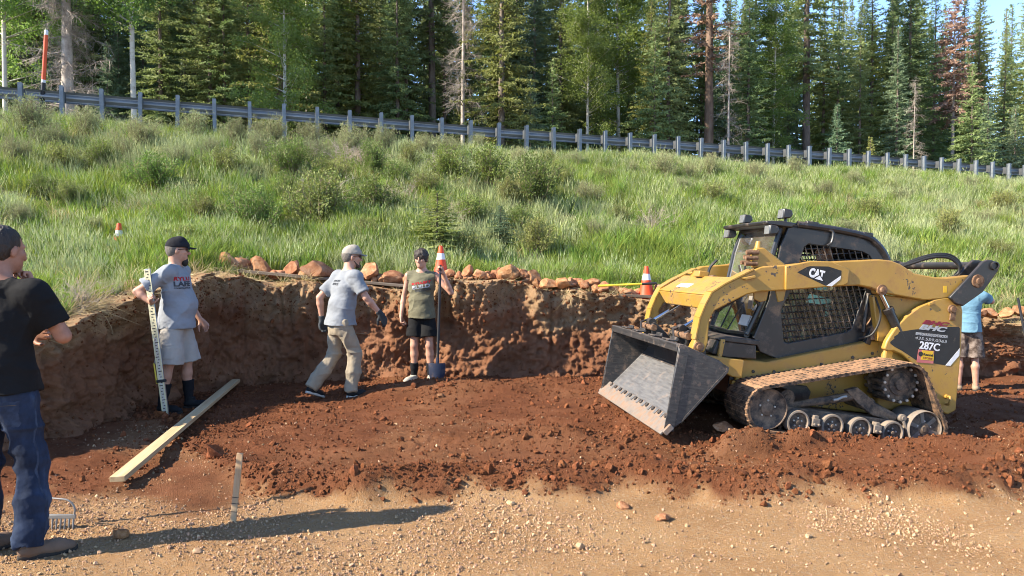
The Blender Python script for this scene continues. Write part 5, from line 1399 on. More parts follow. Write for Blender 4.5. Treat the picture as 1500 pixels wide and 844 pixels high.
# 3. walking man seen from behind
g3 = gz(-1.98, 8.55)
PEOPLE['walker'] = person((-1.98, 8.55, g3+.005), facing(46), 'walking man in grey t-shirt, khaki trousers and stone-coloured cap', sc=.985, h=.008, skin=M_SKIN, look=R(-24), nod=.05, fat=.15,
    J=dict(pelvis=(0, 0, .94), hip_l=(.02, .09, .90), hip_r=(-.02, -.09, .90), waist=(.03, 0, 1.07), chest=(.08, 0, 1.28), neck=(.12, 0, 1.475), head=(.17, 0, 1.635), sh_l=(.11, .19, 1.415), sh_r=(.08, -.19, 1.415),
           el_l=(-.10, .27, 1.16), wr_l=(-.06, .29, .90), el_r=(.14, -.33, 1.17), wr_r=(.30, -.38, .98),
           kn_l=(-.01, .11, .49), an_l=(-.30, .13, .145), toe_l=(-.14, .16, .0), kn_r=(.14, -.11, .49), an_r=(.08, -.10, .085), toe_r=(.26, -.13, 0)),
    hands=dict(r=dict(d=(.45, -.1, -.75), n=(0, 1, -.1), curl=(18, 25, 18)), l=dict(d=(.15, 0, -1), n=(0, -1, 0), curl=(30, 40, 30))),
    shirt=dict(mat=M_TEE_SLATE, hem=.845, sleeve=.78, loose=.026, wr=.013, ws=(7, 7, 10)), bottoms=dict(kind='trousers', mat=M_KHAKI, loose=.020, wr=.015, ws=(8, 8, 9)), shoes=dict(mat=M_SHOE_BLK, sole=M_SOLE_W, high=.05),
    cap=M_CAP_TAN, hair=dict(mat=M_HAIRG, t=.004, rough=.001), beard=dict(mat=M_STUB, len=.0), glasses=True, gloves=M_GLOVE, seed=3)
# 4. young man with a shovel
g4 = gz(-1.17, 9.66)
PEOPLE['shovel'] = person((-1.17, 9.66, g4), facing(-97), 'young man in sleeveless olive shirt and black shorts leaning on a shovel', sc=.955, h=.008, look=R(-8), nod=.08, slim=.88, skin=M_SKIN,
    J=dict(el_l=(.05, .415, 1.215), wr_l=(.16, .335, 1.47), el_r=(-.03, -.26, 1.15), wr_r=(.06, -.275, .90), toe_l=(.13, .20, 0), toe_r=(.14, -.18, 0)),
    hands=dict(l=dict(d=(.35, -.1, .75), n=(.2, -.95, 0), curl=(60, 75, 50), thumb=.8), r=dict(d=(.2, .1, -1), n=(-.1, 1, 0), curl=(45, 55, 40))),
    shirt=dict(mat=M_TEE_OLIVE, hem=.865, sleeve=0, loose=.045, wr=.011), bottoms=dict(kind='shorts', mat=M_SHORT_BLK, len=.72, loose=.030, wr=.006), socks=(M_SOCK, .42), shoes=dict(mat=M_SHOE_PALE, sole=M_SOLE_W, high=.04),
    hair=dict(mat=M_HAIRB, t=.017, fringe=True, rough=.007), seed=4)
# 5. man behind the loader, seen from behind
g5 = gz(6.93, 11.3)
PEOPLE['far'] = person((6.93, 11.3, g5), facing(74), 'man in blue t-shirt and camouflage shorts standing behind the loader', sc=1.0, h=.008, look=R(10), nod=.0, fat=.1,
    J=dict(el_r=(.16, -.36, 1.36), wr_r=(.26, -.16, 1.52), el_l=(.16, .36, 1.36), wr_l=(.26, .16, 1.52), toe_l=(.12, .22, 0), toe_r=(.15, -.17, 0)),
    hands=dict(r=dict(d=(0, .7, .5), n=(-1, 0, 0), curl=(40, 50, 40)), l=dict(d=(0, -.7, .5), n=(-1, 0, 0), curl=(40, 50, 40))),
    shirt=dict(mat=M_TEE_BLUE, hem=.90, sleeve=.66, loose=.024, wr=.008), bottoms=dict(kind='shorts', mat=M_SHORT_CAM, len=.95, loose=.032, wr=.008), shoes=dict(mat=M_SHOE_TAN, sole=M_SOLE_B, high=.06),
    hair=dict(mat=M_HAIRG, t=.005, rough=.001), cap=M_CAP_BLUE, seed=5)
# 6. operator in the cab
SIT = dict(pelvis=(0, 0, .10), waist=(-.03, 0, .24), chest=(-.05, 0, .46), neck=(-.04, 0, .64), head=(0, 0, .785), sh_l=(-.05, .185, .59), sh_r=(-.05, -.185, .59), el_l=(.02, .26, .33), el_r=(.02, -.26, .33),
           wr_l=(.24, .27, .33), wr_r=(.24, -.27, .33), hip_l=(.02, .09, .08), hip_r=(.02, -.09, .08), kn_l=(.44, .12, .12), kn_r=(.44, -.12, .12), an_l=(.50, .12, -.24), an_r=(.50, -.12, -.24), toe_l=(.68, .13, -.325), toe_r=(.68, -.13, -.325))
def operator():
    global J_
    lo_keep = None
    r = person((0, 0, 0), 0, 'loader operator in blue shirt seated in the cab', J={k: (v[0], v[1], v[2]+.40) for k, v in SIT.items()}, sc=.93, h=.009,
        hands=dict(l=dict(d=(.6, 0, .3), n=(0, -1, 0), curl=(55, 60, 40)), r=dict(d=(.6, 0, .3), n=(0, 1, 0), curl=(55, 60, 40))),
        shirt=dict(mat=M_TEE_BLUE, hem=.44, sleeve=.7, wr=.006), bottoms=dict(kind='trousers', mat=M_JEANS, top=.55, wr=.006), shoes=dict(mat=M_SHOE_BRN, sole=M_SOLE_B), hair=dict(mat=M_HAIR, t=.006), cap=M_CAP_BLK, seed=6)[0]
    r.matrix_world = LD_M @ Matrix.Translation((-.16, 0, .62))
    return r
PEOPLE['operator'] = operator()
# prints on the shirts
def shirt_prints():
    P2, J2, H2 = PEOPLE['rod']; c = Vector(J2['chest'])+Vector((.06, -.075, .04)); n = (.78, -.62, 0); rt = (.62, .78, .0)
    chest_print(P2, [('RYLU', c+Vector((0, 0, .03)), rt, (0, 0, 1), n, .042, .20, M_PRINT_R), ('LAFE', c+Vector((0, 0, -.025)), rt, (0, 0, 1), n, .055, .20, M_PRINT_G), ('CONSTRUCTION', c+Vector((0, 0, -.07)), rt, (0, 0, 1), n, .016, .20, M_PRINT_G)])
    P3, J3, H3 = PEOPLE['walker']; c = Vector(J3['chest'])+Vector((-.1, .03, .06)); n = (-1, 0, .1); rt = (0, -1, 0)
    chest_print(P3, [('CONSTRUCTION', c+Vector((0, 0, .02)), rt, (0, 0, 1), n, .022, .17, M_PRINT_G), ('SERVICE', c+Vector((0, 0, -.018)), rt, (0, 0, 1), n, .03, .15, M_PRINT_G)])
    P4, J4, H4 = PEOPLE['shovel']; c = Vector(J4['chest'])+Vector((.1, .02, .0)); n = (1, 0, 0); rt = (0, 1, .16); u = (0, -.16, 1)
    chest_print(P4, [('RYLUJIT', c+Vector((0, 0, .035)), rt, u, n, .035, .25, M_PRINT_R), ('BUILD', c+Vector((0, .0, -.01)), rt, u, n, .05, .23, M_PRINT_P), ('CONSTRUCTION', c+Vector((0, .02, -.055)), rt, u, n, .03, .20, M_PRINT_G)])
shirt_prints()
def patch_on(root, part, name, c, rt, upv, nr, w, h, mat, off=.003, n=8, rise=.0):
    """a sewn-on piece (pocket, seam, label) laid over a garment"""
    from mathutils.bvhtree import BVHTree
    g = [q for q in root.children if q.name.split('.')[0] == part][0]
    bv = BVHTree.FromPolygons([v.co.copy() for v in g.data.vertices], [tuple(p.vertices) for p in g.data.polygons])
    rt, upv, nr = Vector(rt).normalized(), Vector(upv).normalized(), Vector(nr).normalized(); vv = []; ny = max(2, int(n*h/max(w, .02)));  ny = min(ny, 40)
    for j in range(ny+1):
        for i in range(n+1):
            a, b = i/n-.5, j/ny-.5; taper = 1-(.18*max(0, -b-.2) if rise else 0)
            p = Vector(c)+rt*(a*w*taper)+upv*(b*h); hit = bv.ray_cast(p+nr*.5, -nr)
            e = off if (0 < i < n and 0 < j < ny) else -.002
            vv.append((hit[0] if hit[0] else p)+nr*e)
    f = [(j*(n+1)+i, j*(n+1)+i+1, (j+1)*(n+1)+i+1, (j+1)*(n+1)+i) for j in range(ny) for i in range(n)]
    me = bpy.data.meshes.new(name); me.from_pydata(vv, [], f); me.shade_smooth(); return link_mesh(name, me, g, mat)
M_THREAD = cloth('tan_thread', (.16, .11, .06)); M_JEANS_D = pmat('dark_denim', [(.010, .014, .028), (.022, .034, .066), (.05, .075, .13)], scale=9, rough=.9, bump=.35, bscale=300)
def sew():
    m1 = PEOPLE['near']
    for s in (1, -1):
        patch_on(m1, 'trousers', 'back_pocket', (-.2, s*.085, .80), (0, s*1., .04), (0, 0, 1), (-1, 0, .05), .135, .15, M_JEANS_D, .004, 8, 1)
        patch_on(m1, 'trousers', 'pocket_stitching', (-.2, s*.085, .85), (0, s*1., .04), (0, 0, 1), (-1, 0, .05), .125, .008, M_THREAD, .007, 8)
    patch_on(m1, 'trousers', 'side_seam', (.0, -.4, .52), (1, 0, 0), (0, -.02, 1), (0, -1, 0), .012, .80, M_JEANS_D, .004, 3)
    m2 = PEOPLE['rod'][0]
    patch_on(m2, 'shorts', 'cargo_pocket', (.0, -.4, .66), (1, 0, 0), (0, 0, 1), (0, -1, 0), .15, .17, M_SHORT_GREY, .009, 8)
    patch_on(m2, 'shorts', 'pocket_flap', (.0, -.4, .735), (1, 0, 0), (0, 0, 1), (0, -1, 0), .155, .045, M_SHORT_GREY, .014, 8)
    m3 = PEOPLE['walker'][0]
    patch_on(m3, 'trousers', 'back_pocket', (-.3, -.085, .765), (0, -1, 0), (0, 0, 1), (-1, 0, 0), .12, .12, M_KHAKI, .005, 8, 1)
    patch_on(m3, 'trousers', 'back_pocket', (-.3, .085, .765), (0, -1, 0), (0, 0, 1), (-1, 0, 0), .12, .12, M_KHAKI, .005, 8, 1)
    patch_on(m3, 'trousers', 'side_pocket', (.07, -.4, .66), (1, 0, 0), (0, 0, 1), (0, -1, 0), .14, .17, M_KHAKI, .008, 8)
sew()
# ---------------------------------------------------------------- vegetation
def tri_blades(n, rad, h0, h1, w, lean, seed, seedhead=False):
    r = np.random.default_rng(seed); V, Fc = [], []
    for i in range(n):
        a = r.uniform(0, 2*PI); q = rad*math.sqrt(r.uniform()); bx, by = q*math.cos(a), q*math.sin(a)
        hh = r.uniform(h0, h1); la = a+r.normal(0, .8); ll = lean*r.uniform(.2, 1.2)*hh
        dx, dy = math.cos(la), math.sin(la); ww = w*r.uniform(.7, 1.3); fa = r.uniform(0, 2*PI); fx, fy = math.cos(fa)*ww/2, math.sin(fa)*ww/2
        b = len(V)
        for t, wk in ((0, 1), (.4, .95), (.75, .6)):
            cx, cy, cz = bx+dx*ll*t*t, by+dy*ll*t*t, hh*(t-.25*lean*t*t)
            V += [(cx-fx*wk, cy-fy*wk, cz), (cx+fx*wk, cy+fy*wk, cz)]
        V.append((bx+dx*ll, by+dy*ll, hh*(1-.25*lean)))
        Fc += [(b, b+1, b+3), (b, b+3, b+2), (b+2, b+3, b+5), (b+2, b+5, b+4), (b+4, b+5, b+6)]
        if seedhead and r.uniform() < .5:
            c = len(V); tx, ty, tz = V[c-1]
            V += [(tx-.006, ty, tz-.02), (tx+.006, ty, tz-.02), (tx+dx*.02, ty+dy*.02, tz+.06)]; Fc.append((c, c+1, c+2))
    return np_mesh('grass_tuft', np.array(V), np.array(Fc))
M_GRASS = pmat('green_grass', [(.10, .150, .026), (.155, .215, .042), (.225, .275, .075)], scale=3, rough=.75, spec=.25, rand=.42, transl=.35)
M_GRASS2 = pmat('pale_grass', [(.20, .235, .10), (.27, .30, .145), (.34, .35, .20)], scale=3, rough=.8, spec=.2, rand=.22, transl=.25)
M_STRAW = pmat('straw', [(.32, .25, .13), (.44, .36, .20)], scale=5, rough=.85, rand=.2, transl=.3)
def hill_points(n, xr, yr, seed, keep):
    r = np.random.default_rng(seed); x = r.uniform(*xr, n); y = r.uniform(*yr, n)
    d = rail_d(x, y); sd = wall_dist(x, y); k = (sd > np.where(x < -3.9, .12, .34)) & (d < .6) & keep(x, y, d, sd, r)
    # only what the photograph's side of the slope can show
    k &= (np.abs(x) < y*.74+1.6)
    x, y = x[k], y[k]; return x, y, rim_z(x, y)-.02, r
def lay(name, sets, variants, mat, label, sfun):
    X, Y, Z = [np.concatenate([s[i] for s in sets]) for i in range(3)]; r = sets[0][3]; n = len(X)
    sc_h = np.where(rail_d(X, Y) > -1.6, .62, 1.0)*np.where((wall_dist(X, Y) < .9) & (X > -4.0), .55, 1.0)
    rot = np.stack([r.normal(0, .10, n), r.normal(0, .10, n), r.uniform(0, 2*PI, n)], 1)
    sc_ = sfun(X, Y, r)*sc_h
    o = scatter(name, np.stack([X, Y, Z], 1), rot, sc_, r.integers(0, len(variants), n), variants, mat)
    tag(o, label, 'grass', kind='stuff'); return o
patch = lambda x, y: fbm2(x*.35, y*.35, 91, 3)
gv = [tri_blades(34, .14, .12, .40, .010, .55, 100+i) for i in range(6)]
lush = lambda x, y, d, sd, r: (patch(x, y) > -.25) | (r.uniform(size=len(x)) < .30)
near_a = hill_points(7000, (-9, 10), (10, 14.2), 201, lush)
left_a = hill_points(3800, (-9.5, -4.3), (5, 11), 202, lambda *a: True)
far_a = hill_points(22000, (-19, 27), (13.5, 34), 203, lush)
lay('green_grass', [near_a, left_a, far_a], gv, M_GRASS, 'tall green grass covering the embankment', lambda x, y, r: r.uniform(.65, 1.15, len(x))*np.where(y > 13.5, 1.12, 1.0)*(1+.25*patch(x, y))*np.where(wall_dist(x, y) < .7, .7, 1))
pv = [tri_blades(28, .13, .16, .44, .009, .45, 120+i, True) for i in range(5)]
pale = lambda x, y, d, sd, r: (fbm2(x*.5+9, y*.5, 93, 3) > -.05) | (r.uniform(size=len(x)) < .22)
lay('pale_grass', [hill_points(3200, (-9, 12), (10, 14.2), 211, pale), hill_points(1200, (-9.5, -4.3), (5, 11), 212, pale), hill_points(25000, (-19, 27), (13.5, 34), 213, pale)], pv, M_GRASS2, 'pale seed-headed grass mixed through the green slope',
    lambda x, y, r: r.uniform(.6, 1.15, len(x))*np.where(y > 13.5, 1.1, 1.0)*np.where(wall_dist(x, y) < .7, .7, 1))
sv = [tri_blades(22, .10, .12, .38, .008, .9, 140+i) for i in range(4)]
dry = lambda x, y, d, sd, r: (fbm2(x*.6, y*.6+4, 95, 3) > .22) | ((sd < .75) & (r.uniform(size=len(x)) < .6)) | (r.uniform(size=len(x)) < .05)
lay('dry_grass', [hill_points(2600, (-9, 12), (5, 14.2), 221, dry), hill_points(9000, (-19, 27), (13.5, 34), 223, dry)], sv, M_STRAW, 'dry straw grass along the rim and in patches', lambda x, y, r: r.uniform(.6, 1.2, len(x)))

def hill_hit(u, v):
    """where the sight line of a photo pixel meets the slope"""
    for dp in np.arange(9.5, 34, .1):
        p = at(u, v, dp)
        if p.z < hz(p.x, p.y) and wall_dist(np.array([p.x]), np.array([p.y]))[0] > .3: return p
    return at(u, v, 24)

_o1 = 'first second third fourth fifth sixth seventh eighth ninth tenth eleventh twelfth thirteenth fourteenth fifteenth sixteenth seventeenth eighteenth nineteenth'.split()
ORD = list(_o1)
for _t, _to in (('twenty', 'twentieth'), ('thirty', 'thirtieth'), ('forty', 'fortieth'), ('fifty', 'fiftieth'), ('sixty', 'sixtieth'), ('seventy', 'seventieth'), ('eighty', 'eightieth')):
    ORD += [_to]+[_t+'-'+q for q in _o1[:9]]

def leaf_quads(c, r, length, width, rn_, up_bias=0.0, dirs=None):
    """c: (n,3) centres -> diamond leaves of random attitude"""
    n = len(c); d = rn_.normal(size=(n, 3)) if dirs is None else dirs+rn_.normal(size=(n, 3))*.45
    d[:, 2] += up_bias; d /= np.linalg.norm(d, axis=1)[:, None]
    q = rn_.normal(size=(n, 3)); s = np.cross(d, q); s /= np.linalg.norm(s, axis=1)[:, None]+1e-9
    ln = length*rn_.uniform(.6, 1.3, (n, 1)); wd = width*rn_.uniform(.6, 1.3, (n, 1))
    v = np.stack([c-d*ln*.5, c+s*wd*.5, c+d*ln*.5, c-s*wd*.5], 1).reshape(-1, 3)
    f = np.arange(n*4).reshape(n, 4); return v, f

def ribbons(segs, r0):
    """thin 3-sided twigs from (a, b, ra, rb) arrays"""
    a, b = np.array([s[0] for s in segs]), np.array([s[1] for s in segs]); ra = np.array([s[2] for s in segs])[:, None]; rb = np.array([s[3] for s in segs])[:, None]
    d = b-a; d /= np.linalg.norm(d, axis=1)[:, None]+1e-9; up = np.where(np.abs(d[:, 2:3]) > .9, np.array([[1., 0, 0]]), np.array([[0, 0, 1.]]))
    s1 = np.cross(d, up); s1 /= np.linalg.norm(s1, axis=1)[:, None]; s2 = np.cross(d, s1); V = []
    for k in range(3):
        t = 2*PI*k/3; V += [a+(s1*math.cos(t)+s2*math.sin(t))*ra, b+(s1*math.cos(t)+s2*math.sin(t))*rb]
    n = len(a); V = np.stack(V, 1).reshape(-1, 3); base = np.arange(n)[:, None]*6
    F = np.concatenate([base+np.array([[2*k, (2*k+2) % 6, (2*k+3) % 6, 2*k+1]]) for k in range(3)]); return V, F

# shrubs -------------------------------------------------------------
M_SAGE = pmat('sage_leaves', [(.16, .185, .08), (.23, .25, .115), (.31, .32, .165)], scale=4, rough=.85, rand=.2, transl=.2)
M_BUSH = pmat('bush_leaves', [(.08, .125, .025), (.12, .175, .038), (.175, .22, .06)], scale=4, rough=.7, rand=.25, transl=.25)
M_OLIVE = pmat('olive_leaves', [(.12, .145, .035), (.18, .20, .055), (.25, .255, .09)], scale=4, rough=.75, rand=.2, transl=.22)
M_TWIG = pmat('dead_twigs', [(.22, .17, .125), (.34, .275, .215), (.44, .375, .30)], scale=6, rough=.9, rand=.2, keep=True)
M_STEM = pmat('shrub_stems', [(.12, .10, .06), (.20, .17, .10)], scale=8, rough=.9, keep=True)
def shrub_mesh(kind, seed):
    r = np.random.default_rng(seed); segs = []; tips = []; dirs = []
    ns = 46 if kind != 'dry' else 40
    for i in range(ns):
        a = r.uniform(0, 2*PI); tilt = abs(r.normal(0, .45)) if kind != 'dry' else r.uniform(.2, 1.35)
        d = np.array([math.cos(a)*math.sin(tilt), math.sin(a)*math.sin(tilt), math.cos(tilt)])
        L_ = r.uniform(.55, 1.0)*(1 if kind != 'dry' else 1.1); p = np.array([r.normal(0, .05), r.normal(0, .05), 0])
        for j in range(5):
            q = p+d*L_/5; segs.append((p, q, .011-.0017*j, .0095-.0017*j)); d = unit(d+r.normal(0, .22 if kind == 'dry' else .12, 3)+np.array([0, 0, -.10 if kind == 'dry' else .04])); p = q
            if j >= 1:
                for _ in range(4 if kind != 'dry' else 5):
                    e = unit(d+r.normal(0, .65, 3)); q2 = p+e*r.uniform(.08, .24); segs.append((p, q2, .004, .0015)); tips.append(p+(q2-p)*r.uniform(.3, 1)); dirs.append(e)
                    tips.append(q2); dirs.append(e)
    sm = np_mesh('stems', *ribbons(segs, .01))
    if kind == 'dry': return sm, None
    tips, dirs = np.array(tips), np.array(dirs)
    rep = 4; c = np.repeat(tips, rep, 0)+r.normal(0, .035, (len(tips)*rep, 3))
    v, f = leaf_quads(c, 0, .055 if kind == 'sage' else .050, .013 if kind == 'sage' else .026, r, .35, np.repeat(dirs, rep, 0))
    return sm, np_mesh('foliage', v, f)
SHR = {k: [shrub_mesh(k, 300+7*i+len(k)) for i in range(3)] for k in ('sage', 'bush', 'dry')}
SHRUBS = [  # photo x of the foot, photo y of the foot, width px, height px, kind
    (42, 206, 120, 62, 'sage'), (128, 205, 70, 48, 'sage'), (205, 215, 80, 44, 'sage'), (285, 208, 85, 44, 'sage'), (345, 214, 60, 40, 'sage'), (398, 218, 84, 46, 'sage'), (455, 222, 70, 44, 'sage'), (512, 232, 74, 50, 'sage'), (560, 226, 54, 42, 'sage'),
    (655, 234, 60, 36, 'sage'), (700, 226, 44, 30, 'sage'), (842, 246, 46, 26, 'sage'), (925, 258, 40, 24, 'sage'), (972, 262, 66, 40, 'sage'), (1040, 262, 50, 36, 'sage'), (1105, 266, 56, 30, 'sage'), (1163, 264, 50, 34, 'sage'), (1332, 268, 30, 20, 'sage'),
    (150, 245, 66, 40, 'bush'), (225, 282, 100, 56, 'bush'), (90, 250, 70, 40, 'olive'), (330, 262, 80, 44, 'olive'), (428, 262, 90, 58, 'bush'), (545, 262, 70, 54, 'bush'), (470, 340, 150, 84, 'olive'), (375, 345, 110, 70, 'bush'), (545, 325, 110, 66, 'bush'),
    (655, 268, 90, 52, 'bush'), (715, 282, 110, 66, 'bush'), (785, 305, 110, 74, 'bush'), (820, 278, 60, 40, 'olive'), (600, 250, 50, 40, 'olive'), (785, 376, 90, 56, 'olive'), (690, 330, 80, 46, 'bush'), (745, 300, 60, 40, 'olive'),
    (500, 250, 84, 56, 'dry'), (590, 300, 70, 40, 'dry'), (955, 348, 74, 58, 'dry'), (470, 300, 100, 56, 'dry'), (1390, 350, 64, 44, 'olive'), (1275, 318, 60, 30, 'olive'), (640, 250, 50, 30, 'dry'), (905, 330, 50, 32, 'olive'), (1045, 300, 60, 34, 'olive'),
    (120, 470, 90, 60, 'dry'), (340, 432, 60, 34, 'dry'), (60, 290, 60, 36, 'bush'), (1470, 310, 60, 30, 'olive'), (1210, 290, 50, 26, 'sage'), (300, 330, 70, 44, 'olive'),
    (20, 240, 70, 40, 'sage'), (180, 235, 60, 36, 'sage'), (260, 245, 60, 34, 'sage'), (310, 235, 56, 34, 'sage'), (490, 275, 80, 44, 'olive'), (620, 290, 70, 40, 'olive'), (580, 275, 60, 40, 'bush'), (860, 300, 70, 34, 'sage'), (1000, 285, 50, 26, 'sage'), (1130, 290, 60, 30, 'sage'), (880, 270, 50, 26, 'olive'), (1320, 300, 50, 26, 'sage'), (1420, 280, 40, 22, 'sage'),
    (760, 340, 70, 40, 'bush'), (420, 300, 80, 46, 'bush'), (680, 380, 80, 44, 'olive'), (100, 300, 70, 36, 'olive'), (30, 330, 60, 34, 'sage'), (540, 355, 70, 36, 'olive'), (1240, 345, 60, 26, 'sage'), (1460, 380, 60, 30, 'olive'),
    (75, 225, 80, 44, 'sage'), (380, 240, 80, 44, 'sage'), (465, 245, 70, 44, 'sage'), (530, 250, 70, 40, 'dry'), (620, 232, 60, 36, 'sage'), (760, 248, 60, 32, 'sage'), (800, 250, 50, 28, 'olive'), (1010, 268, 50, 30, 'sage'), (1070, 282, 46, 24, 'dry'), (1250, 275, 46, 26, 'sage'), (1300, 285, 40, 22, 'olive'), (200, 320, 80, 36, 'dry'), (140, 350, 60, 34, 'sage'), (270, 365, 70, 36, 'olive'), (870, 350, 60, 28, 'sage'), (1440, 330, 50, 24, 'sage'), (640, 330, 90, 40, 'dry')]
kind_word = {'sage': 'grey-green sagebrush', 'bush': 'leafy dark green shrub', 'olive': 'olive green shrub', 'dry': 'bare grey-brown dead shrub'}
cnt = {}
for (u, v, wpx, hpx, kd) in sorted(SHRUBS, key=lambda q: q[0]):
    p = hill_hit(u, v) if v < 425 else Vector((at(u, v, 7.6 if u < 200 else 10.6)))
    if v >= 425: p.z = hz(p.x, p.y)
    k = p.y/F_PX; base = 'bush' if kd == 'olive' else kd; vi = random.randrange(3); sm, fm = SHR[base][vi]
    cnt[kd] = cnt.get(kd, 0)+1
    t = empty('shrub', (p.x, p.y, p.z-.03), (0, 0, random.uniform(0, 6.28)))
    where = 'beside the guardrail' if v < 270 and kd == 'sage' else 'on the grassy slope'
    tag(t, '%s %s, %s of its kind from the left' % (kind_word[kd], where, ORD[cnt[kd]-1]), 'shrub', kind_word[kd]+' on the slope')
    sx = wpx*k/1.55; sz = hpx*k/1.02; t.scale = (sx, sx, sz)
    tag(link_mesh('stems', sm, t, M_STEM if kd != 'dry' else None), kind='stuff')
    if kd == 'dry':
        if not sm.materials: sm.materials.append(M_TWIG)
    else:
        fo = tag(link_mesh('foliage', fm, t), kind='stuff')
        if not fm.materials: fm.materials.append(M_SAGE if kd == 'sage' else M_BUSH)
        if kd == 'olive': fo.material_slots[0].link = 'OBJECT'; fo.material_slots[0].material = M_OLIVE

# trees --------------------------------------------------------------
M_BARK = pmat('grey_brown_bark', [(.06, .045, .035), (.12, .095, .075), (.19, .155, .125)], scale=5, rough=.95, bump=.8, bscale=14, stretch=(1, 1, .25), rand=.2, keep=True)
M_BARKR = pmat('reddish_pine_bark', [(.08, .05, .036), (.15, .10, .07), (.22, .155, .115)], scale=4, rough=.95, bump=.8, bscale=12, stretch=(1, 1, .25), keep=True)
M_BIRCH = pmat('pale_aspen_bark', [(.20, .175, .13), (.36, .33, .265), (.43, .405, .34)], scale=4, rough=.85, stretch=(1, 1, 1.5), sharp=(.28, .5), keep=True)
M_SNAG = pmat('weathered_deadwood', [(.17, .14, .115), (.28, .24, .20), (.37, .33, .285)], scale=4, rough=.95, rand=.1, keep=True)
M_FIR = pmat('fir_needles', [(.09, .125, .045), (.145, .185, .068), (.21, .245, .10)], scale=.9, rough=.7, spec=.3, rand=.30, transl=.32)
M_FIRB = pmat('blue_green_needles', [(.08, .12, .064), (.125, .175, .095), (.175, .225, .125)], scale=.9, rough=.7, spec=.3, rand=.25, transl=.32)
M_FIRY = pmat('yellow_green_needles', [(.11, .13, .034), (.17, .19, .052), (.235, .24, .08)], scale=.9, rough=.7, rand=.2, transl=.3)
M_ASPEN = pmat('bright_aspen_leaves', [(.09, .145, .030), (.135, .195, .046), (.20, .26, .075)], scale=.8, rough=.6, spec=.35, rand=.2, transl=.45)
M_DEADN = pmat('red_brown_dead_needles', [(.14, .078, .05), (.22, .14, .095), (.31, .215, .15)], scale=1.5, rough=.9, rand=.12, keep=True)
def trunk_mesh(H, r0, seed, lean=.01, top=.03):
    r = np.random.default_rng(seed); m = MB(); pts = []; x = y = 0; rad = []
    for i in range(13):
        t = i/12; x += r.normal(0, lean*H/12); y += r.normal(0, lean*H/12); pts.append((x if i else 0, y if i else 0, H*t-.3)); rad.append(max(top, r0*(1-t)**.8*(1.25 if i == 0 else 1)))
    m.tube(pts, rad, 9); me = bpy.data.meshes.new('trunk'); me.from_pydata(m.v, [], m.f); me.shade_smooth(); return me, np.array(pts)
def fir_mesh(H, Rm, hb, nb, seed, gap=0.0, twig=.38, droop=.28, fill=1.0):
    r = np.random.default_rng(seed); C, D, S, segs = [], [], [], []
    for b in range(nb):
        t = (b+r.uniform())/nb; t = t**.92; z = hb+(H-hb)*t
        if r.uniform() < gap: continue
        L_ = max(.12, Rm*(1-t)**.8*r.uniform(.62, 1.18)*(.55+.45*min(1, t*6+.25))); a = b*2.39996+r.normal(0, .5)
        ca, sa = math.cos(a), math.sin(a); sl = .35*(t)-droop*(1-t)+r.normal(0, .08)
        ns = max(3, int(L_/.10)); s = np.linspace(.10, 1, ns)
        ph = s*L_; zz = z+ph*sl-.10*L_*s*s*(1-t)+.10*L_*np.maximum(0, s-.7)
        P = np.stack([ca*ph, sa*ph, zz], 1)
        segs.append((np.array([0, 0, z]), P[min(ns-1, int(ns*.6))], .028*(1-t)+.006, .006))
        bd = np.array([ca, sa, sl]); side = np.array([-sa, ca, 0])
        for sg in (1, -1):
            ln = (twig*(1-.55*s)*r.uniform(.6, 1.3, ns)*min(1, .45+L_*.45))[:, None]
            d = bd*.62+side*sg*.78; d = np.repeat(d[None], ns, 0)+r.normal(0, .20, (ns, 3)); d[:, 2] -= .16; d /= np.linalg.norm(d, axis=1)[:, None]
            C.append(P+d*ln*.5); D.append(d*ln); S.append(np.full(ns, .30))
            for fr in (.45, .9):
                e = d+r.normal(0, .55, (ns, 3)); e /= np.linalg.norm(e, axis=1)[:, None]; l2 = ln*.5
                C.append(P+d*ln*fr+e*l2*.5); D.append(e*l2); S.append(np.full(ns, .42))
        # hanging sprays that fill the crown's inside
        k = max(1, int(ns*.7*fill)); ii = r.integers(0, ns, k); e = r.normal(0, .6, (k, 3)); e[:, 2] -= .8; e /= np.linalg.norm(e, axis=1)[:, None]; l2 = r.uniform(.12, .30, (k, 1))
        C.append(P[ii]+e*l2*.5); D.append(e*l2); S.append(np.full(k, .5))
    C, D, S = np.concatenate(C), np.concatenate(D), np.concatenate(S); n = len(C)
    q = r.normal(size=(n, 3)); q[:, 2] *= .5; w = np.cross(D, q); w /= np.linalg.norm(w, axis=1)[:, None]+1e-9
    w = w*(np.linalg.norm(D, axis=1)*S*.5)[:, None]
    V = np.stack([C-D*.5, C+w-D*.05, C+D*.5, C-w-D*.05], 1).reshape(-1, 3)
    return np_mesh('crown', V, np.arange(n*4).reshape(n, 4)), np_mesh('limbs', *ribbons(segs, 0))
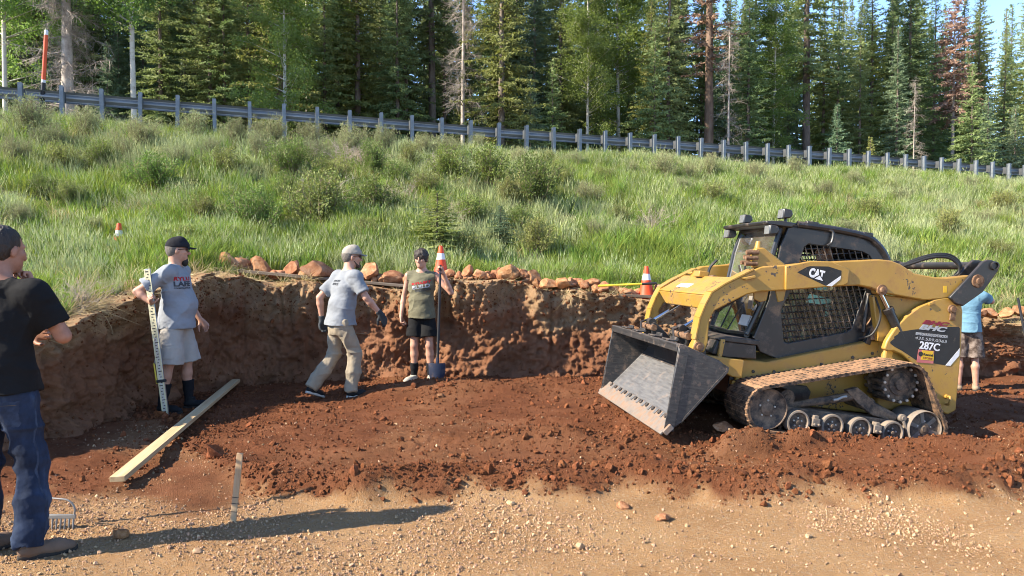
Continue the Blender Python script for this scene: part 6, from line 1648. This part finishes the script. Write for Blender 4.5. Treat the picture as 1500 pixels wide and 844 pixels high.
def aspen_mesh(H, Rm, hb, seed, nc=70):
    r = np.random.default_rng(seed); segs, C = [], []
    for i in range(nc):
        t = r.uniform()**.9; z = hb+(H-hb)*t; a = r.uniform(0, 2*PI); L_ = Rm*(1-.75*t**1.6)*r.uniform(.35, 1.1)
        e = np.array([math.cos(a)*L_, math.sin(a)*L_, z+L_*.45]); segs.append((np.array([0, 0, z]), e, .03*(1-t)+.008, .006))
        for _ in range(3):
            c = e+r.normal(0, .28, 3); n = 95; q = r.normal(0, 1, (n, 3)); q /= np.linalg.norm(q, axis=1)[:, None]
            C.append(c+q*(r.uniform(.1, .52, (n, 1)))*np.array([1.1, 1.1, .75])); segs.append((e, c, .006, .003))
        for f_ in (.4, .7):
            n = 40; C.append(np.array([0, 0, z])+(e-np.array([0, 0, z]))*f_+r.normal(0, .20, (n, 3)))
    v, f = leaf_quads(np.concatenate(C), 0, .105, .085, r); return np_mesh('crown', v, f), np_mesh('limbs', *ribbons(segs, 0))
def snag_mesh(H, Rm, hb, nb, seed, fine=5, droop=.35):
    r = np.random.default_rng(seed); segs = []
    for b in range(nb):
        t = (b+r.uniform())/nb; z = hb+(H-hb)*t; a = r.uniform(0, 2*PI); L_ = Rm*(1-t)**.7*r.uniform(.3, 1.15); p = np.array([0, 0, z]); d = unit(np.array([math.cos(a), math.sin(a), .15-droop*r.uniform(.3, 1)]))
        for j in range(6):
            q = p+d*L_/6; segs.append((p, q, .022*(1-j/7)*(1.2-t), .018*(1-j/7)*(1.2-t))); p = q; d = unit(d+r.normal(0, .16, 3)+np.array([0, 0, -.06]))
            for _ in range(fine):
                e = unit(d*.7+r.normal(0, .6, 3)+np.array([0, 0, -.2])); q2 = p+e*r.uniform(.12, .5); segs.append((p, q2, .007, .003))
                for _ in range(2): segs.append((p+(q2-p)*r.uniform(.3, .9), q2+r.normal(0, .12, 3), .004, .002))
    return np_mesh('branches', *ribbons(segs, 0))

KINDS = {}
def kind(name, trunk, parts): KINDS[name] = (trunk, parts)
def mk_fir(nm, H, Rm, hb, nb, seed, mat, bark=M_BARK, tr=.2, **k):
    t, _ = trunk_mesh(H, tr, seed); t.materials.append(bark); c, l = fir_mesh(H*.995, Rm, hb, nb, seed+1, **k); c.materials.append(mat); l.materials.append(bark); kind(nm, t, [('crown', c), ('limbs', l)])
mk_fir('fir_a', 17, 2.5, .3, 250, 401, M_FIR, tr=.16); mk_fir('fir_b', 20, 2.8, 1.0, 280, 411, M_FIR, gap=.05, tr=.17); mk_fir('fir_c', 15, 2.1, .2, 230, 421, M_FIRB, fill=1.2, tr=.14); mk_fir('fir_d', 18, 2.4, 2.2, 230, 431, M_FIR, gap=.10, tr=.14)
mk_fir('fir_y', 16, 2.7, .9, 220, 441, M_FIRY, gap=.08, tr=.2); mk_fir('young_a', 8, 1.9, .2, 140, 451, M_FIRB, tr=.08); mk_fir('young_b', 6, 1.6, .5, 110, 461, M_FIRY, gap=.06, tr=.06); mk_fir('young_c', 10, 1.9, 1.6, 130, 471, M_FIR, gap=.10, tr=.08)
mk_fir('pine_dark', 23, 3.3, 7.0, 170, 481, M_FIR, gap=.12, tr=.26, twig=.42); mk_fir('pine_dead', 22, 2.2, 7.0, 120, 491, M_DEADN, M_BARKR, tr=.30, gap=.25, droop=.1); mk_fir('dead_brown', 15, 2.1, 5.6, 150, 501, M_DEADN, M_SNAG, gap=.1, tr=.14)
for q, (H_, R_, hb_, sd_) in enumerate(((13, 2.0, 4.2, 511), (11, 1.8, 2.0, 521), (16, 2.2, 3.0, 531))):
    t, _ = trunk_mesh(H_, .12, sd_, .012); t.materials.append(M_BIRCH); c, l = aspen_mesh(H_, R_, hb_, sd_+1, (60, 66, 90)[q]); c.materials.append(M_ASPEN); l.materials.append(M_BIRCH); kind('aspen_'+'abc'[q], t, [('crown', c), ('limbs', l)])
for q, (H_, R_, hb_, nb_, sd_, fn) in enumerate(((13, 2.6, 1.0, 120, 541, 6), (14, 1.7, 3.5, 90, 551, 4), (9, 1.1, 1.5, 40, 561, 2))):
    t, _ = trunk_mesh(H_, (.26, .13, .08)[q], sd_); t.materials.append(M_SNAG); b = snag_mesh(H_, R_, hb_, nb_, sd_+1, fn); b.materials.append(M_SNAG); kind('snag_'+'abc'[q], t, [('branches', b)])

def depth_at(u, d):
    """world depth where photo column u meets the line d metres behind the guardrail"""
    k = (u-CX)/F_PX; p = RAIL0+RAIL_N*d
    # X = k*Y on the line p + s*RAIL_DIR
    s = (k*p[1]-p[0])/(RAIL_DIR[0]-k*RAIL_DIR[1]); return p[1]+s*RAIL_DIR[1]
TREES = [  # photo column, metres behind the guardrail, kind, scale, own label
    (103, 9.6, 'snag_a', 1.05, 'grey leafless dead spruce beside the orange snow pole'), (200, 9.3, 'aspen_a', 1.1, 'slender aspen with a bare pale trunk, near the left end of guardrail'), (14, 10.5, 'aspen_c', .95, 'bright green leafy aspen at the left edge of the forest'),
    (420, 10.2, 'aspen_b', .92, 'bright light green young aspen standing before dark firs'), (452, 17, 'aspen_c', 1.05, 'pale green aspen crown rising behind the young aspen'), (860, 13.5, 'aspen_c', .85, 'bright green aspen in the middle of the forest edge'),
    (905, 17, 'aspen_c', 1.1, 'tall aspen crown behind the middle of the guardrail'), (1130, 14, 'aspen_c', .82, 'light green aspen left of the tall dark pine'), (678, 12, 'snag_b', 1.0, 'thin dead grey tree with bare drooping twigs'), (634, 17, 'pine_dark', .98, 'tall pine with a stout bare lower trunk'),
    (1036, 14, 'pine_dead', 1.0, 'tall dead pine with reddish trunk and rusty needles'), (1178, 16, 'pine_dark', 1.05, 'dark tall pine with a leaning black trunk against the sky'), (1392, 14, 'dead_brown', 1.05, 'dead fir hung with clumps of rust-brown needles'),
    (676, 13.2, 'young_b', .9, 'young fir with tinged needles under the dead grey tree'), (735, 11, 'fir_y', 1.0, 'yellow-green spruce with drooping boughs and a thick trunk'), (1272, 10.5, 'young_b', .62, 'small orange-tinged young fir close to the guardrail'),
    (1066, 10.6, 'snag_c', 1.0, 'slim dead trunk with stub branches before the firs'), (1336, 10.2, 'snag_c', .8, 'small bare grey dead tree behind the guardrail at right'), (1420, 10.4, 'young_c', .85, 'slender yellow-green fir with a bare pale stem')]
rr = random.Random(5)
used = [(t[0], t[1]) for t in TREES]
def fill_row(d0, d1, step, kinds, sc0, sc1, u0=-25, u1=1560):
    u = u0
    while u < u1:
        uu = u+rr.uniform(-.35, .35)*step; d = rr.uniform(d0, d1)+5.5*max(0, 1-uu/1000)
        if all(abs(uu-a) > 15 or abs(d-b) > 2.2 for a, b in used) and not any(abs(uu-a) < 26 and d < b for a, b in used[:13]):
            TREES.append((uu, d, rr.choice(kinds), rr.uniform(sc0, sc1), None)); used.append((uu, d))
        u += step
fill_row(10.0, 12.8, 36, ['fir_a', 'fir_c', 'fir_d', 'young_a', 'young_c', 'fir_y', 'fir_a', 'young_a'], .66, 1.0)
fill_row(14, 18, 34, ['fir_a', 'fir_b', 'fir_c', 'fir_d', 'fir_b', 'fir_y'], .70, 1.0)
fill_row(20, 25, 34, ['fir_b', 'fir_a', 'fir_d', 'fir_b'], .80, 1.08)
fill_row(15, 24, 34, ['fir_a', 'fir_b', 'fir_d', 'fir_y'], .80, 1.05, u0=960)
fill_row(28, 38, 28, ['fir_b', 'fir_a', 'fir_b'], .88, 1.15)
TW = {'fir_a': ('dense dark green fir', 'fir'), 'fir_b': ('tall spreading dark fir', 'fir'), 'fir_c': ('dense blue-green spruce', 'spruce'), 'fir_d': ('bare-trunked tall fir', 'fir'), 'fir_y': ('yellow-green fir', 'fir'),
      'young_a': ('low blue-green young spruce', 'spruce'), 'young_b': ('small yellow-green young fir', 'fir'), 'aspen_c': ('leafy green aspen', 'aspen'), 'young_c': ('bare-stemmed young fir', 'fir')}
NM = {'aspen': 'aspen_tree', 'snag': 'dead_tree', 'pine': 'pine_tree', 'fir': 'fir_tree', 'young': 'fir_tree', 'dead': 'dead_tree'}
tcount = {}
for (u, d, kd, sc_, lab) in sorted(TREES, key=lambda q: q[0]):
    dp = depth_at(u, d); X = (u-CX)/F_PX*dp; z = hz(X, dp)
    d_ = d-(5.5*max(0, 1-u/1000) if lab is None else 0); row = 'behind the guardrail' if d_ < 13 else ('in the second forest row' if d_ < 18.5 else ('deep in the forest' if d_ < 26 else 'at the forest back'))
    t = empty(NM[kd.split('_')[0]], (X, dp, z-.1), (0, 0, rr.uniform(0, 6.28))); t.scale = (sc_*rr.uniform(.92, 1.1),)*2+(sc_,)
    if lab is None:
        w, cat = TW[kd]; key = (w, row); tcount[key] = tcount.get(key, 0)+1
        tag(t, '%s %s, %s from left' % (w, row, ORD[tcount[key]-1]), 'tree', '%s %s' % (w, row))
    else: tag(t, lab, 'tree', 'trees of the roadside forest')
    tm, parts = KINDS[kd]; link_mesh('trunk', tm, t)
    for nm, pm_ in parts: tag(link_mesh(nm, pm_, t), kind='stuff')
# two conifer saplings on the slope
for (u, v, hpx, kd, lab) in ((640, 372, 95, 'young_b', 'yellow-green pine sapling above the rocks behind the young man'), (733, 362, 62, 'young_a', 'small dark blue-green fir sapling on the slope')):
    p = hill_hit(u, v); k = hpx*p.y/F_PX; tm, parts = KINDS[kd]; H_ = 6 if kd == 'young_b' else 8
    t = empty('fir_sapling', (p.x, p.y, p.z-.02)); t.scale = (k/H_*2.6, k/H_*2.6, k/H_); tag(t, lab, 'tree')
    link_mesh('trunk', tm, t)
    for nm, pm_ in parts: tag(link_mesh(nm, pm_, t), kind='stuff')

# dry grass and roots hanging over the rim of the cut
idx = np.where((_pp[:, 0] > -7) & (_pp[:, 0] < 11) & (_pp[:, 1] > 4.5))[0]
r_ = np.random.default_rng(55); k_ = r_.choice(idx, 420); k_ = k_[(_pp[k_, 0] < -2.6) | (r_.uniform(size=420) < .2)]
jit = r_.uniform(-.08, .08, (len(k_), 2)); px_, py_ = _pp[k_, 0]+jit[:, 0]-_pn[k_, 0]*.02, _pp[k_, 1]+jit[:, 1]-_pn[k_, 1]*.02
hx_ = np.arctan2(_pn[k_, 1], _pn[k_, 0])
hv_ = [tri_blades(16, .05, .12, .42, .006, .8, 160+i) for i in range(4)]
tag(scatter('hanging_roots', np.stack([px_, py_, rim_z(px_, py_)-.02], 1), np.stack([r_.normal(0, .3, len(k_)), r_.uniform(.9, 2.2, len(k_)), hx_], 1), r_.uniform(.5, 1.1, len(k_)), r_.integers(0, 4, len(k_)), hv_, M_STRAW), 'dry grass and roots hanging over the rim of the cut', 'roots', kind='stuff')
# ---------------------------------------------------------------- rocks, cones, tools, loose clods and gravel
def rock_mesh(name, seed, sub=3, amp=.28, flat=.8):
    bm = bmesh.new(); bmesh.ops.create_icosphere(bm, subdivisions=sub, radius=1.0)
    v = np.array([q.co[:] for q in bm.verts]); r = np.random.default_rng(seed)
    for _ in range(16):                                   # knock flat facets off
        n = r.normal(size=3); n /= np.linalg.norm(n); k = r.uniform(.42, .80); dd = v@n-k; v = v-np.maximum(dd, 0)[:, None]*n*.92
    v = v*(1+amp*.5*fbm3(v, 1.6, seed, 3))[:, None]+r.normal(0, .016, v.shape); v[:, 2] *= flat
    for q, c in zip(bm.verts, v): q.co = c
    me = bpy.data.meshes.new(name); bm.to_mesh(me); bm.free()
    me.shade_smooth(); me.set_sharp_from_angle(angle=R(24)); return me
M_ROCK = pmat('red_tan_rock', [(.22, .085, .038), (.37, .175, .083), (.48, .28, .16)], scale=2.2, rough=.92, bump=.9, bscale=9, rand=.26, spec=.15, hue=.03)
M_CLOD = pmat('soil_clod', [(.125, .044, .018), (.19, .069, .030), (.26, .108, .053)], scale=2.5, rough=.97, bump=.9, bscale=6, rand=.25, spec=.08, hue=.015)
M_PEB = pmat('gravel_stone', [(.24, .14, .075), (.42, .26, .15), (.54, .37, .24)], scale=1.5, rough=.9, rand=.42, spec=.15, hue=.03)
RM = [rock_mesh('rock', 600+i) for i in range(8)]
for m_ in RM: m_.materials.append(M_ROCK)
ROCKS = [(334, 398, 30, 24), (352, 402, 26, 20), (382, 400, 28, 24), (408, 404, 20, 18), (430, 402, 24, 22), (442, 408, 16, 12), (467, 402, 48, 28), (540, 404, 34, 26), (520, 408, 20, 14), (560, 412, 24, 16), (580, 414, 34, 18), (597, 410, 18, 14), (607, 412, 16, 12),
         (685, 416, 20, 18), (703, 421, 24, 15), (714, 412, 14, 14), (744, 416, 27, 22), (765, 424, 20, 18), (779, 424, 19, 20), (803, 430, 24, 16), (826, 432, 24, 17), (835, 420, 15, 13), (845, 427, 16, 13), (865, 424, 22, 18), (884, 436, 32, 15), (913, 434, 15, 11),
         (923, 437, 20, 12), (968, 434, 28, 18), (725, 418, 16, 12), (734, 430, 18, 10), (749, 429, 15, 10), (788, 426, 14, 11), (690, 425, 26, 9), (660, 420, 18, 13), (672, 425, 14, 10), (855, 432, 16, 11), (895, 426, 22, 12), (810, 420, 16, 10), (938, 430, 16, 10),
         (365, 408, 16, 10), (395, 408, 14, 10), (500, 410, 16, 10), (1452, 452, 26, 14), (1475, 448, 30, 14), (1496, 456, 28, 16), (1435, 458, 18, 12), (1440, 446, 14, 10), (985, 432, 20, 12), (1005, 436, 18, 12), (452, 410, 14, 10), (484, 412, 18, 12), (508, 404, 18, 14), (530, 414, 16, 10), (548, 416, 14, 9), (570, 406, 16, 13), (590, 418, 14, 10), (618, 414, 18, 13), (632, 420, 16, 10), (652, 426, 16, 9), (700, 410, 14, 12), (722, 428, 15, 9), (757, 416, 15, 13), (772, 430, 14, 9), (795, 418, 16, 13), (815, 432, 16, 9), (840, 436, 16, 9), (852, 418, 15, 12), (875, 426, 15, 11), (903, 438, 16, 9), (932, 438, 14, 9), (955, 438, 18, 11), (422, 410, 14, 9), (376, 410, 16, 9), (342, 408, 16, 12), (400, 398, 16, 12), (456, 402, 16, 13), (494, 404, 14, 11), (526, 404, 16, 13), (552, 406, 15, 12), (601, 406, 14, 10), (626, 408, 16, 12), (680, 424, 14, 9), (712, 424, 15, 10), (732, 414, 16, 13), (785, 416, 14, 11), (819, 424, 14, 11), (872, 434, 14, 9), (917, 428, 16, 11), (945, 432, 14, 10)]
rr2 = random.Random(9)
for i, (u, v, wpx, hpx) in enumerate(sorted(ROCKS)):
    dp = (10.60 if u < 1200 else 13.1)+rr2.uniform(-.06, .10); X = (u-CX)/F_PX*dp; k = dp/F_PX
    z = float(rim_z(np.array([X]), np.array([dp]))[0])
    zc = at(u, v, dp).z
    o = link_mesh('rock', RM[i % 8]); o.scale = (wpx*k*rr2.uniform(.66, .82), wpx*k*rr2.uniform(.5, .66), hpx*k*rr2.uniform(.82, 1.05)); o.location = (X, dp, max(z+hpx*k*.50, min(zc, z+hpx*k*.85))); o.rotation_euler = (rr2.uniform(-.25, .25), rr2.uniform(-.25, .25), rr2.uniform(0, 6.28))
    sz = 'large' if wpx >= 30 else ('medium' if wpx >= 20 else 'small')
    where = 'right of the loader' if u > 1200 else 'in the row along the bank rim'
    tag(o, '%s red-tan rock %s, %s rock from the left' % (sz, where, ORD[i]), 'rock', 'rocks along the rim of the bank')
# stones lying on the work ground
for i, (u, v, wpx, col, lab) in enumerate(((168, 783, 30, M_ROCK, 'tan flat-topped stone on the ground near the rake'), (975, 757, 26, M_ROCK, 'rounded brown stone at the gravel edge'), (915, 738, 22, M_ROCK, 'tan stone in the edge of the dug soil'), (1062, 655, 34, M_ROCK, 'large pale clod stone beside the loader track'),
                              (850, 796, 20, M_PEB, 'grey angular stone on the gravel'), (748, 735, 14, M_PEB, 'pale upright stone at the soil edge'), (645, 590, 12, M_ROCK, 'thin reddish stone slab on the soil ridge'), (285, 800, 18, M_PEB, 'flat grey stone left of the stake'), (1190, 782, 14, M_PEB, 'small white stone on the gravel'))):
    dp = 1.55*F_PX/(v-HORIZON); X = (u-CX)/F_PX*dp; k = dp/F_PX; o = link_mesh('stone', RM[(i+3) % 8].copy()); o.data.materials.clear(); o.data.materials.append(col)
    o.scale = (wpx*k*.55, wpx*k*.5, wpx*k*.42); o.location = (X, dp, gz(X, dp)+wpx*k*.16); o.rotation_euler = (0, 0, i*1.3); tag(o, lab, 'stone')

# traffic cones
def cone(loc, label, tilt=(0, 0, 0)):
    t = empty('traffic_cone', loc, tilt); tag(t, label, 'traffic cone', 'orange cones along the bank')
    MB().lathe((0, 0, .025), (0, 0, 1), [(0, .118), (.012, .112), (.235, .066)], 24).build('lower_cone', M_ORGB, t)
    MB().lathe((0, 0, .025), (0, 0, 1), [(.235, .0665), (.325, .049)], 24).build('white_band', M_WHT, t)
    MB().lathe((0, 0, .025), (0, 0, 1), [(.325, .049), (.425, .030), (.435, .026)], 24).build('upper_cone', M_ORGB, t)
    MB().box((0, 0, .0125), (.29, .29, .025)).build('base', M_ORGB, t, bevel=.008)
def on_rim(u, dp): X = (u-CX)/F_PX*dp; return Vector((X, dp, hz(X, dp)+.02))
p = on_rim(646, 10.82); cone(p, 'orange cone with white band behind the shovel handle'); p = on_rim(947, 10.62); cone((p.x, p.y, p.z-.03), 'orange cone with white band at the rim beside the loader')
p = at(175, 366, 11.2); cone((p.x, p.y, p.z-.06), 'orange cone tip standing in tall grass behind the cap-wearing man')
# yellow tool handle lying across the rocks
M_FIBRE = pmat('yellow_fibreglass', [(.66, .50, .03), (.74, .58, .05)], scale=5, rough=.4)
a, b = at(876, 419, 10.42), at(962, 415, 10.34)
H_ = empty('tool_handle', a); tag(H_, 'yellow fibreglass tool handle lying on the rocks beside a cone', 'tool handle')
MB().tube([(0, 0, 0), (b-a)*.75], .016, 10).build('shaft', M_FIBRE, H_); MB().tube([(b-a)*.75, b-a], .019, 10).build('grip', M_POLEB, H_)
# planks on the rim
M_PLANK = pmat('weathered_plank', [(.10, .075, .055), (.17, .13, .095), (.23, .19, .15)], scale=3, rough=.9, stretch=(.4, 6, 6))
for (u0, u1, v0, v1, dp, lab) in ((338, 602, 408, 420, 10.5, 'long weathered grey plank under the left rocks of the rim'), (884, 1000, 440, 444, 10.5, 'short dark plank on the rim near the loader')):
    a, b = at(u0, v0, dp-.05), at(u1, v1, dp); a.z = hz(a.x, a.y)+.03; b.z = hz(b.x, b.y)+.03
    d = b-a; o = MB().box((0, 0, 0), (d.length, .12, .04)).build('plank', M_PLANK, None, bevel=.004); o.location = (a+b)/2; o.rotation_euler = (0, -math.asin(d.z/d.length), math.atan2(d.y, d.x)); tag(o, lab, 'plank')
# long board on the floor of the cut
M_PINE = pmat('fresh_sawn_pine', [(.42, .27, .13), (.55, .39, .21), (.62, .47, .28)], scale=3.5, rough=.8, stretch=(.35, 7, 7), bump=.15, bscale=40, detail=8)
a, b = at(172, 724, 5.22), at(346, 563, 9.62); a.z, b.z = .085, .10
d = b-a; o = MB().box((0, 0, 0), (d.length, .100, .040)).build('lumber_board', M_PINE, None, bevel=.003); o.location = (a+b)/2; o.rotation_euler = (0, -math.asin(d.z/d.length), math.atan2(d.y, d.x))
tag(o, 'long pale sawn timber board lying on the ground beside the left bank', 'board')
# survey stakes
M_STAKE = pmat('stake_wood', [(.36, .22, .12), (.48, .32, .185), (.56, .40, .25)], scale=5, rough=.85, stretch=(6, 6, .5))
M_INK = pmat('pencil_mark', [(.04, .03, .03), (.06, .05, .05)], scale=9, rough=.9)
def stake(base, top, w, label, marks):
    t = empty('survey_stake', base); tag(t, label, 'stake'); d = (top-base); L_ = d.length
    a_, b_, dd = basis(d, (0, 1, 0)); rot = Matrix((a_, b_, dd)).transposed()
    MB().box(dd*(L_/2-.06), (w, w*.42, L_+.12), rot).build('shaft', M_STAKE, t, bevel=.002)
    for f_ in marks: MB().box(dd*L_*f_-b_*0, (w*1.03, w*.42+.002, .004), rot).build('pencil_line', M_INK, t)
X, Y = (337-CX)/F_PX*4.55, 4.55; stake(Vector((X, Y, gz(X, Y))), Vector((X+.045, Y+.01, gz(X, Y)+.425)), .036, 'wooden survey stake with pencil lines near the front of the cut', (.15, .27, .36))
p = at(330, 568, 9.75); stake(Vector((p.x, p.y, .02)), Vector((p.x, p.y, .27)), .05, 'short pale stake by the foot of the bank behind the board', ())
# measuring rod held by the capped man
M_ROD = pmat('yellow_rod_face', [(.66, .58, .34), (.74, .67, .42)], scale=5, rough=.5); M_ALU = pmat('rod_aluminium', [(.42, .42, .42), (.5, .5, .5)], scale=6, rough=.35, metal=.8)
zb = at(243, 611, 7.72).z; rb, rt_ = at(243, 611, 7.72), at(215.5, 394, 7.80); rb.z = gz(rb.x, rb.y)+.002
t = empty('measuring_rod', rb); tag(t, 'yellow graduated measuring rod held upright by the man in shorts', 'measuring rod')
d = rt_-rb; L_ = d.length; a_, b_, dd = basis(d, (0, 1, 0)); rot = Matrix((a_, b_, dd)).transposed()
MB().box(dd*L_*.5, (.066, .020, L_), rot).build('body', M_ALU, t, bevel=.002)
fr_ = -b_ if b_.y > 0 else b_
for s_ in (-1, 1): MB().box(dd*L_*.5+a_*.024*s_+fr_*.0112, (.014, .003, L_*.998), rot).build('edge_strip', M_ROD, t)
MB().box(dd*L_*.76+fr_*.0104, (.034, .003, L_*.46), rot).build('face', M_ROD, t)
tk = MB()
for k in range(int(L_/.03)): tk.box(dd*(.03*k+.015)+a_*(.006 if k % 2 else -.004)+fr_*.0136, (.016 if k % 5 else .034, .002, .009), rot)
tag(tk.build('graduation_marks', M_INK, t), kind='stuff')
MB().box(dd*L_*.235, (.090, .045, .03), rot).build('clamp', M_POLEB, t, bevel=.004)
MB().tube([a_*(-.05)+dd*L_*.22, a_*(-.055)+dd*L_*.36], .008, 6).build('clamp_pencil', M_FIBRE, t)
# shovel held by the young man
M_SHOV = pmat('dark_blue_steel', [(.012, .018, .045), (.03, .04, .075)], scale=8, rough=.5, metal=.3, dust=(.25, .14, .08), dust_amt=.35)
P4, J4, H4 = PEOPLE['shovel']; W4 = Matrix.LocRotScale(P4.location, P4.rotation_euler, None)
hv = W4 @ Vector(J4['wr_l']+unit(V3(.35, -.1, .75))*.075+V3(.02, -.02, 0))
sb = at(640, 566, hv.y-.08); sb.z = gz(sb.x, sb.y)
t = empty('shovel', sb); tag(t, 'black-handled shovel with dark blue blade standing upright', 'shovel')
top = hv-sb; dd = top.normalized(); top = top+dd*.05
MB().tube([dd*.26, dd*.6+Vector((0, -.01, 0)), top], [.017, .018, .016], 10).build('handle', M_POLEB, t)
MB().tube([dd*.20, dd*.34], [.022, .020], 10).build('socket', M_SHOV, t)
bl = MB(); pr = [(0, .0, 0), (.055, .02, 0), (.095, .09, .0), (.108, .17, 0), (.108, .27, 0), (.09, .275, 0)]
rows = [(0, .012), (.03, .065), (.08, .092), (.16, .105), (.25, .108), (.27, .104)]; vv = []
for (z_, w_) in rows:
    for q in np.linspace(-1, 1, 7): vv.append(Vector((q*w_, -.035+.035*q*q+.02*(z_/.27), z_)))
n_ = len(rows); fs_ = [(i*7+j, i*7+j+1, (i+1)*7+j+1, (i+1)*7+j) for i in range(n_-1) for j in range(6)]
bl.add(vv+[v_+Vector((0, .004, 0)) for v_ in vv], fs_+[tuple(q+7*n_ for q in f[::-1]) for f in fs_]); bl.build('blade', M_SHOV, t)
# garden rake beside the near man
M_RAKE = pmat('rake_steel', [(.22, .22, .22), (.34, .33, .32)], scale=9, rough=.5, metal=.5, dust=(.3, .2, .12), dust_amt=.3)
X, Y = (80-CX)/F_PX*4.45, 4.45; z_ = gz(X, Y)
t = empty('rake', (X, Y, z_)); tag(t, 'steel bow rake standing on the ground behind the near man', 'rake')
MB().box((0, 0, .075), (.20, .016, .024)).build('head_bar', M_RAKE, t, bevel=.002)
for k in range(8): MB().cyl((-.088+.025*k, 0, .07), (-.088+.025*k, -.012, 0), .0065, .004, 6).build('tine', M_RAKE, t)
MB().tube(bez([(.09, 0, .08), (.093, 0, .13), (.05, .0, .175), (-.05, .0, .19), (-.10, .01, .23)], 6), .0055, 6).build('bow', M_RAKE, t)
MB().tube([(-.10, .01, .23), (-.20, .03, .80), (-.30, .05, 1.35)], .014, 8).build('handle', M_STAKE, t)
# steel bar at the far right
p0, p1 = at(1503, 500, 12.2), at(1491, 436, 12.3); t = MB().tube([(0, 0, -.6), (0, 0, 0), tuple(p1-p0)], [.018, .02, .02], 10).build('steel_bar', M_POLEB, None); t.location = p0
tag(t, 'dark steel bar standing at the right edge before the bank', 'bar')

# loose clods on the dug soil (nobody could count them)
CM = [rock_mesh('clod', 700+i, 2, .5, .8) for i in range(6)]
PM = [rock_mesh('pebble', 720+i, 1, .3, .7) for i in range(6)]
r = np.random.default_rng(77)
def drop(name, x, y, s, meshes, mat, label, cat, sink=.25):
    n = len(x); z = ground_z(x, y)+s*(.5-sink)*.9
    rot = np.stack([r.uniform(0, 6.28, n), r.uniform(0, 6.28, n), r.uniform(0, 6.28, n)], 1)
    tag(scatter(name, np.stack([x, y, z], 1), rot, np.stack([s, s*r.uniform(.7, 1.1, n), s*r.uniform(.6, 1, n)], 1), r.integers(0, len(meshes), n), meshes, mat), label, cat, kind='stuff')
n = 260000; x = r.uniform(-5.2, 8.4, n); y = r.uniform(4.5, 12.4, n)
ye = 4.90 + .16*fbm2(x*1.1, y*.3, 3, 3) + np.maximum(0, x-3.3)*.75 + np.maximum(0, -1.6-x)*1.2
q = y-ye; r1 = 6.25 + .12*np.sin(x*.9+.5) - .03*x; r2 = 8.95+.15*np.sin(x*1.1)
sd = wall_dist(x, y); lx, ly = local_xy(x, y)
dens = soil_mask(x, y)*(.16 + .75*np.exp(-((q-.2)/.24)**2) + .5*np.exp(-((y-r1)/.2)**2)*smooth(-.6, .4, x) + .35*np.exp(-((y-r2)/.35)**2) + .25*np.exp(-((ly-1.2)/.16)**2)*(np.abs(lx) < 1.5) + .6*np.exp(-(((lx-1.45)/.4)**2+((ly-.3)/.7)**2)) + .22*smooth(.1, .5, noise2(x*1.1, y*1.4, 88)))
dens += .25*smooth(-.55, -.1, sd) + .16*smooth(-1.2, -2.2, x)*smooth(4.6, 5.4, y)*(.4+noise2(x*1.3, y*1.3, 89))
inside = (np.abs(lx) < 1.0) & (np.abs(ly) < 1.02)
keep = (r.uniform(size=n) < dens) & (sd < .0) & ~inside & (np.abs(x) < y*.72+1)
x, y = x[keep], y[keep]; s = np.clip(.0075*np.exp(r.normal(0, .6, len(x))), .0035, .05)
edge_ = np.exp(-((y-(4.90 + .16*fbm2(x*1.1, y*.3, 3, 3) + np.maximum(0, x-3.3)*.75 + np.maximum(0, -1.6-x)*1.2)-.22)/.2)**2)
big = r.uniform(size=len(x)) < .004+.05*edge_; s[big] *= 2.3
drop('soil_clods', x, y, s, CM, M_CLOD, 'loose red-brown soil clods along the windrows', 'soil clods')
n = 300000; x = r.uniform(-4.2, 5.6, n); y = 2.7+4.6*r.uniform(size=n)**1.25
m_ = np.clip(soil_amount(x, y)*1.05, 0, 1); dens = (1-m_)*(  .14+.80*smooth(-.55, .75, fbm2(x*.9, y*1.3, 95, 3)))+.02
keep = (r.uniform(size=n) < dens) & (np.abs(x) < y*.72+.5); x, y = x[keep], y[keep]; s = np.clip(.0043*np.exp(r.normal(0, .62, len(x))), .0018, .020)
drop('gravel', x, y, s, PM, M_PEB, 'pale tan and grey gravel spread over the foreground', 'gravel', .15)
n = 6000; x = r.uniform(-5, 8, n); y = r.uniform(5, 12, n); keep = (wall_dist(x, y) < -.05) & (r.uniform(size=n) < .3); x, y = x[keep], y[keep]; s = np.clip(.005*np.exp(r.normal(0, .5, len(x))), .003, .02)
drop('stone_chips', x, y, s, PM, M_PEB, 'small pale stone chips in the dug soil', 'stone chips', .15)

# crumbs of earth clinging to the cut face and lying on its rim
bv_ = np.empty(len(bank.data.vertices)*3, np.float32); bank.data.vertices.foreach_get('co', bv_); bv_ = bv_.reshape(-1, 3)
sel = np.where((bv_[:, 2] > .02) & (np.abs(bv_[:, 0]) < bv_[:, 1]*.74+.5))[0]; wgt = .08+smooth(.75, 1.1, bv_[sel, 2])*1.0+.5*smooth(.35, .05, bv_[sel, 2]); kk = r.choice(sel, 6500, p=wgt/wgt.sum()); pts = bv_[kk]+r.normal(0, .008, (len(kk), 3))
n = len(kk); s = np.clip(.010*np.exp(r.normal(0, .55, n)), .004, .045)
M_CRUMB = pmat('bank_crumbs', [(.17, .082, .042), (.28, .155, .082), (.40, .26, .15)], scale=2.5, rough=.97, rand=.25, spec=.08, hue=.015)
tag(scatter('bank_crumbs', pts, r.uniform(0, 6.28, (n, 3)), np.stack([s, s*.9, s*.8], 1), r.integers(0, 6, n), CM, M_CRUMB), 'crumbs of dry earth clinging to the cut bank', 'earth crumbs', kind='stuff')
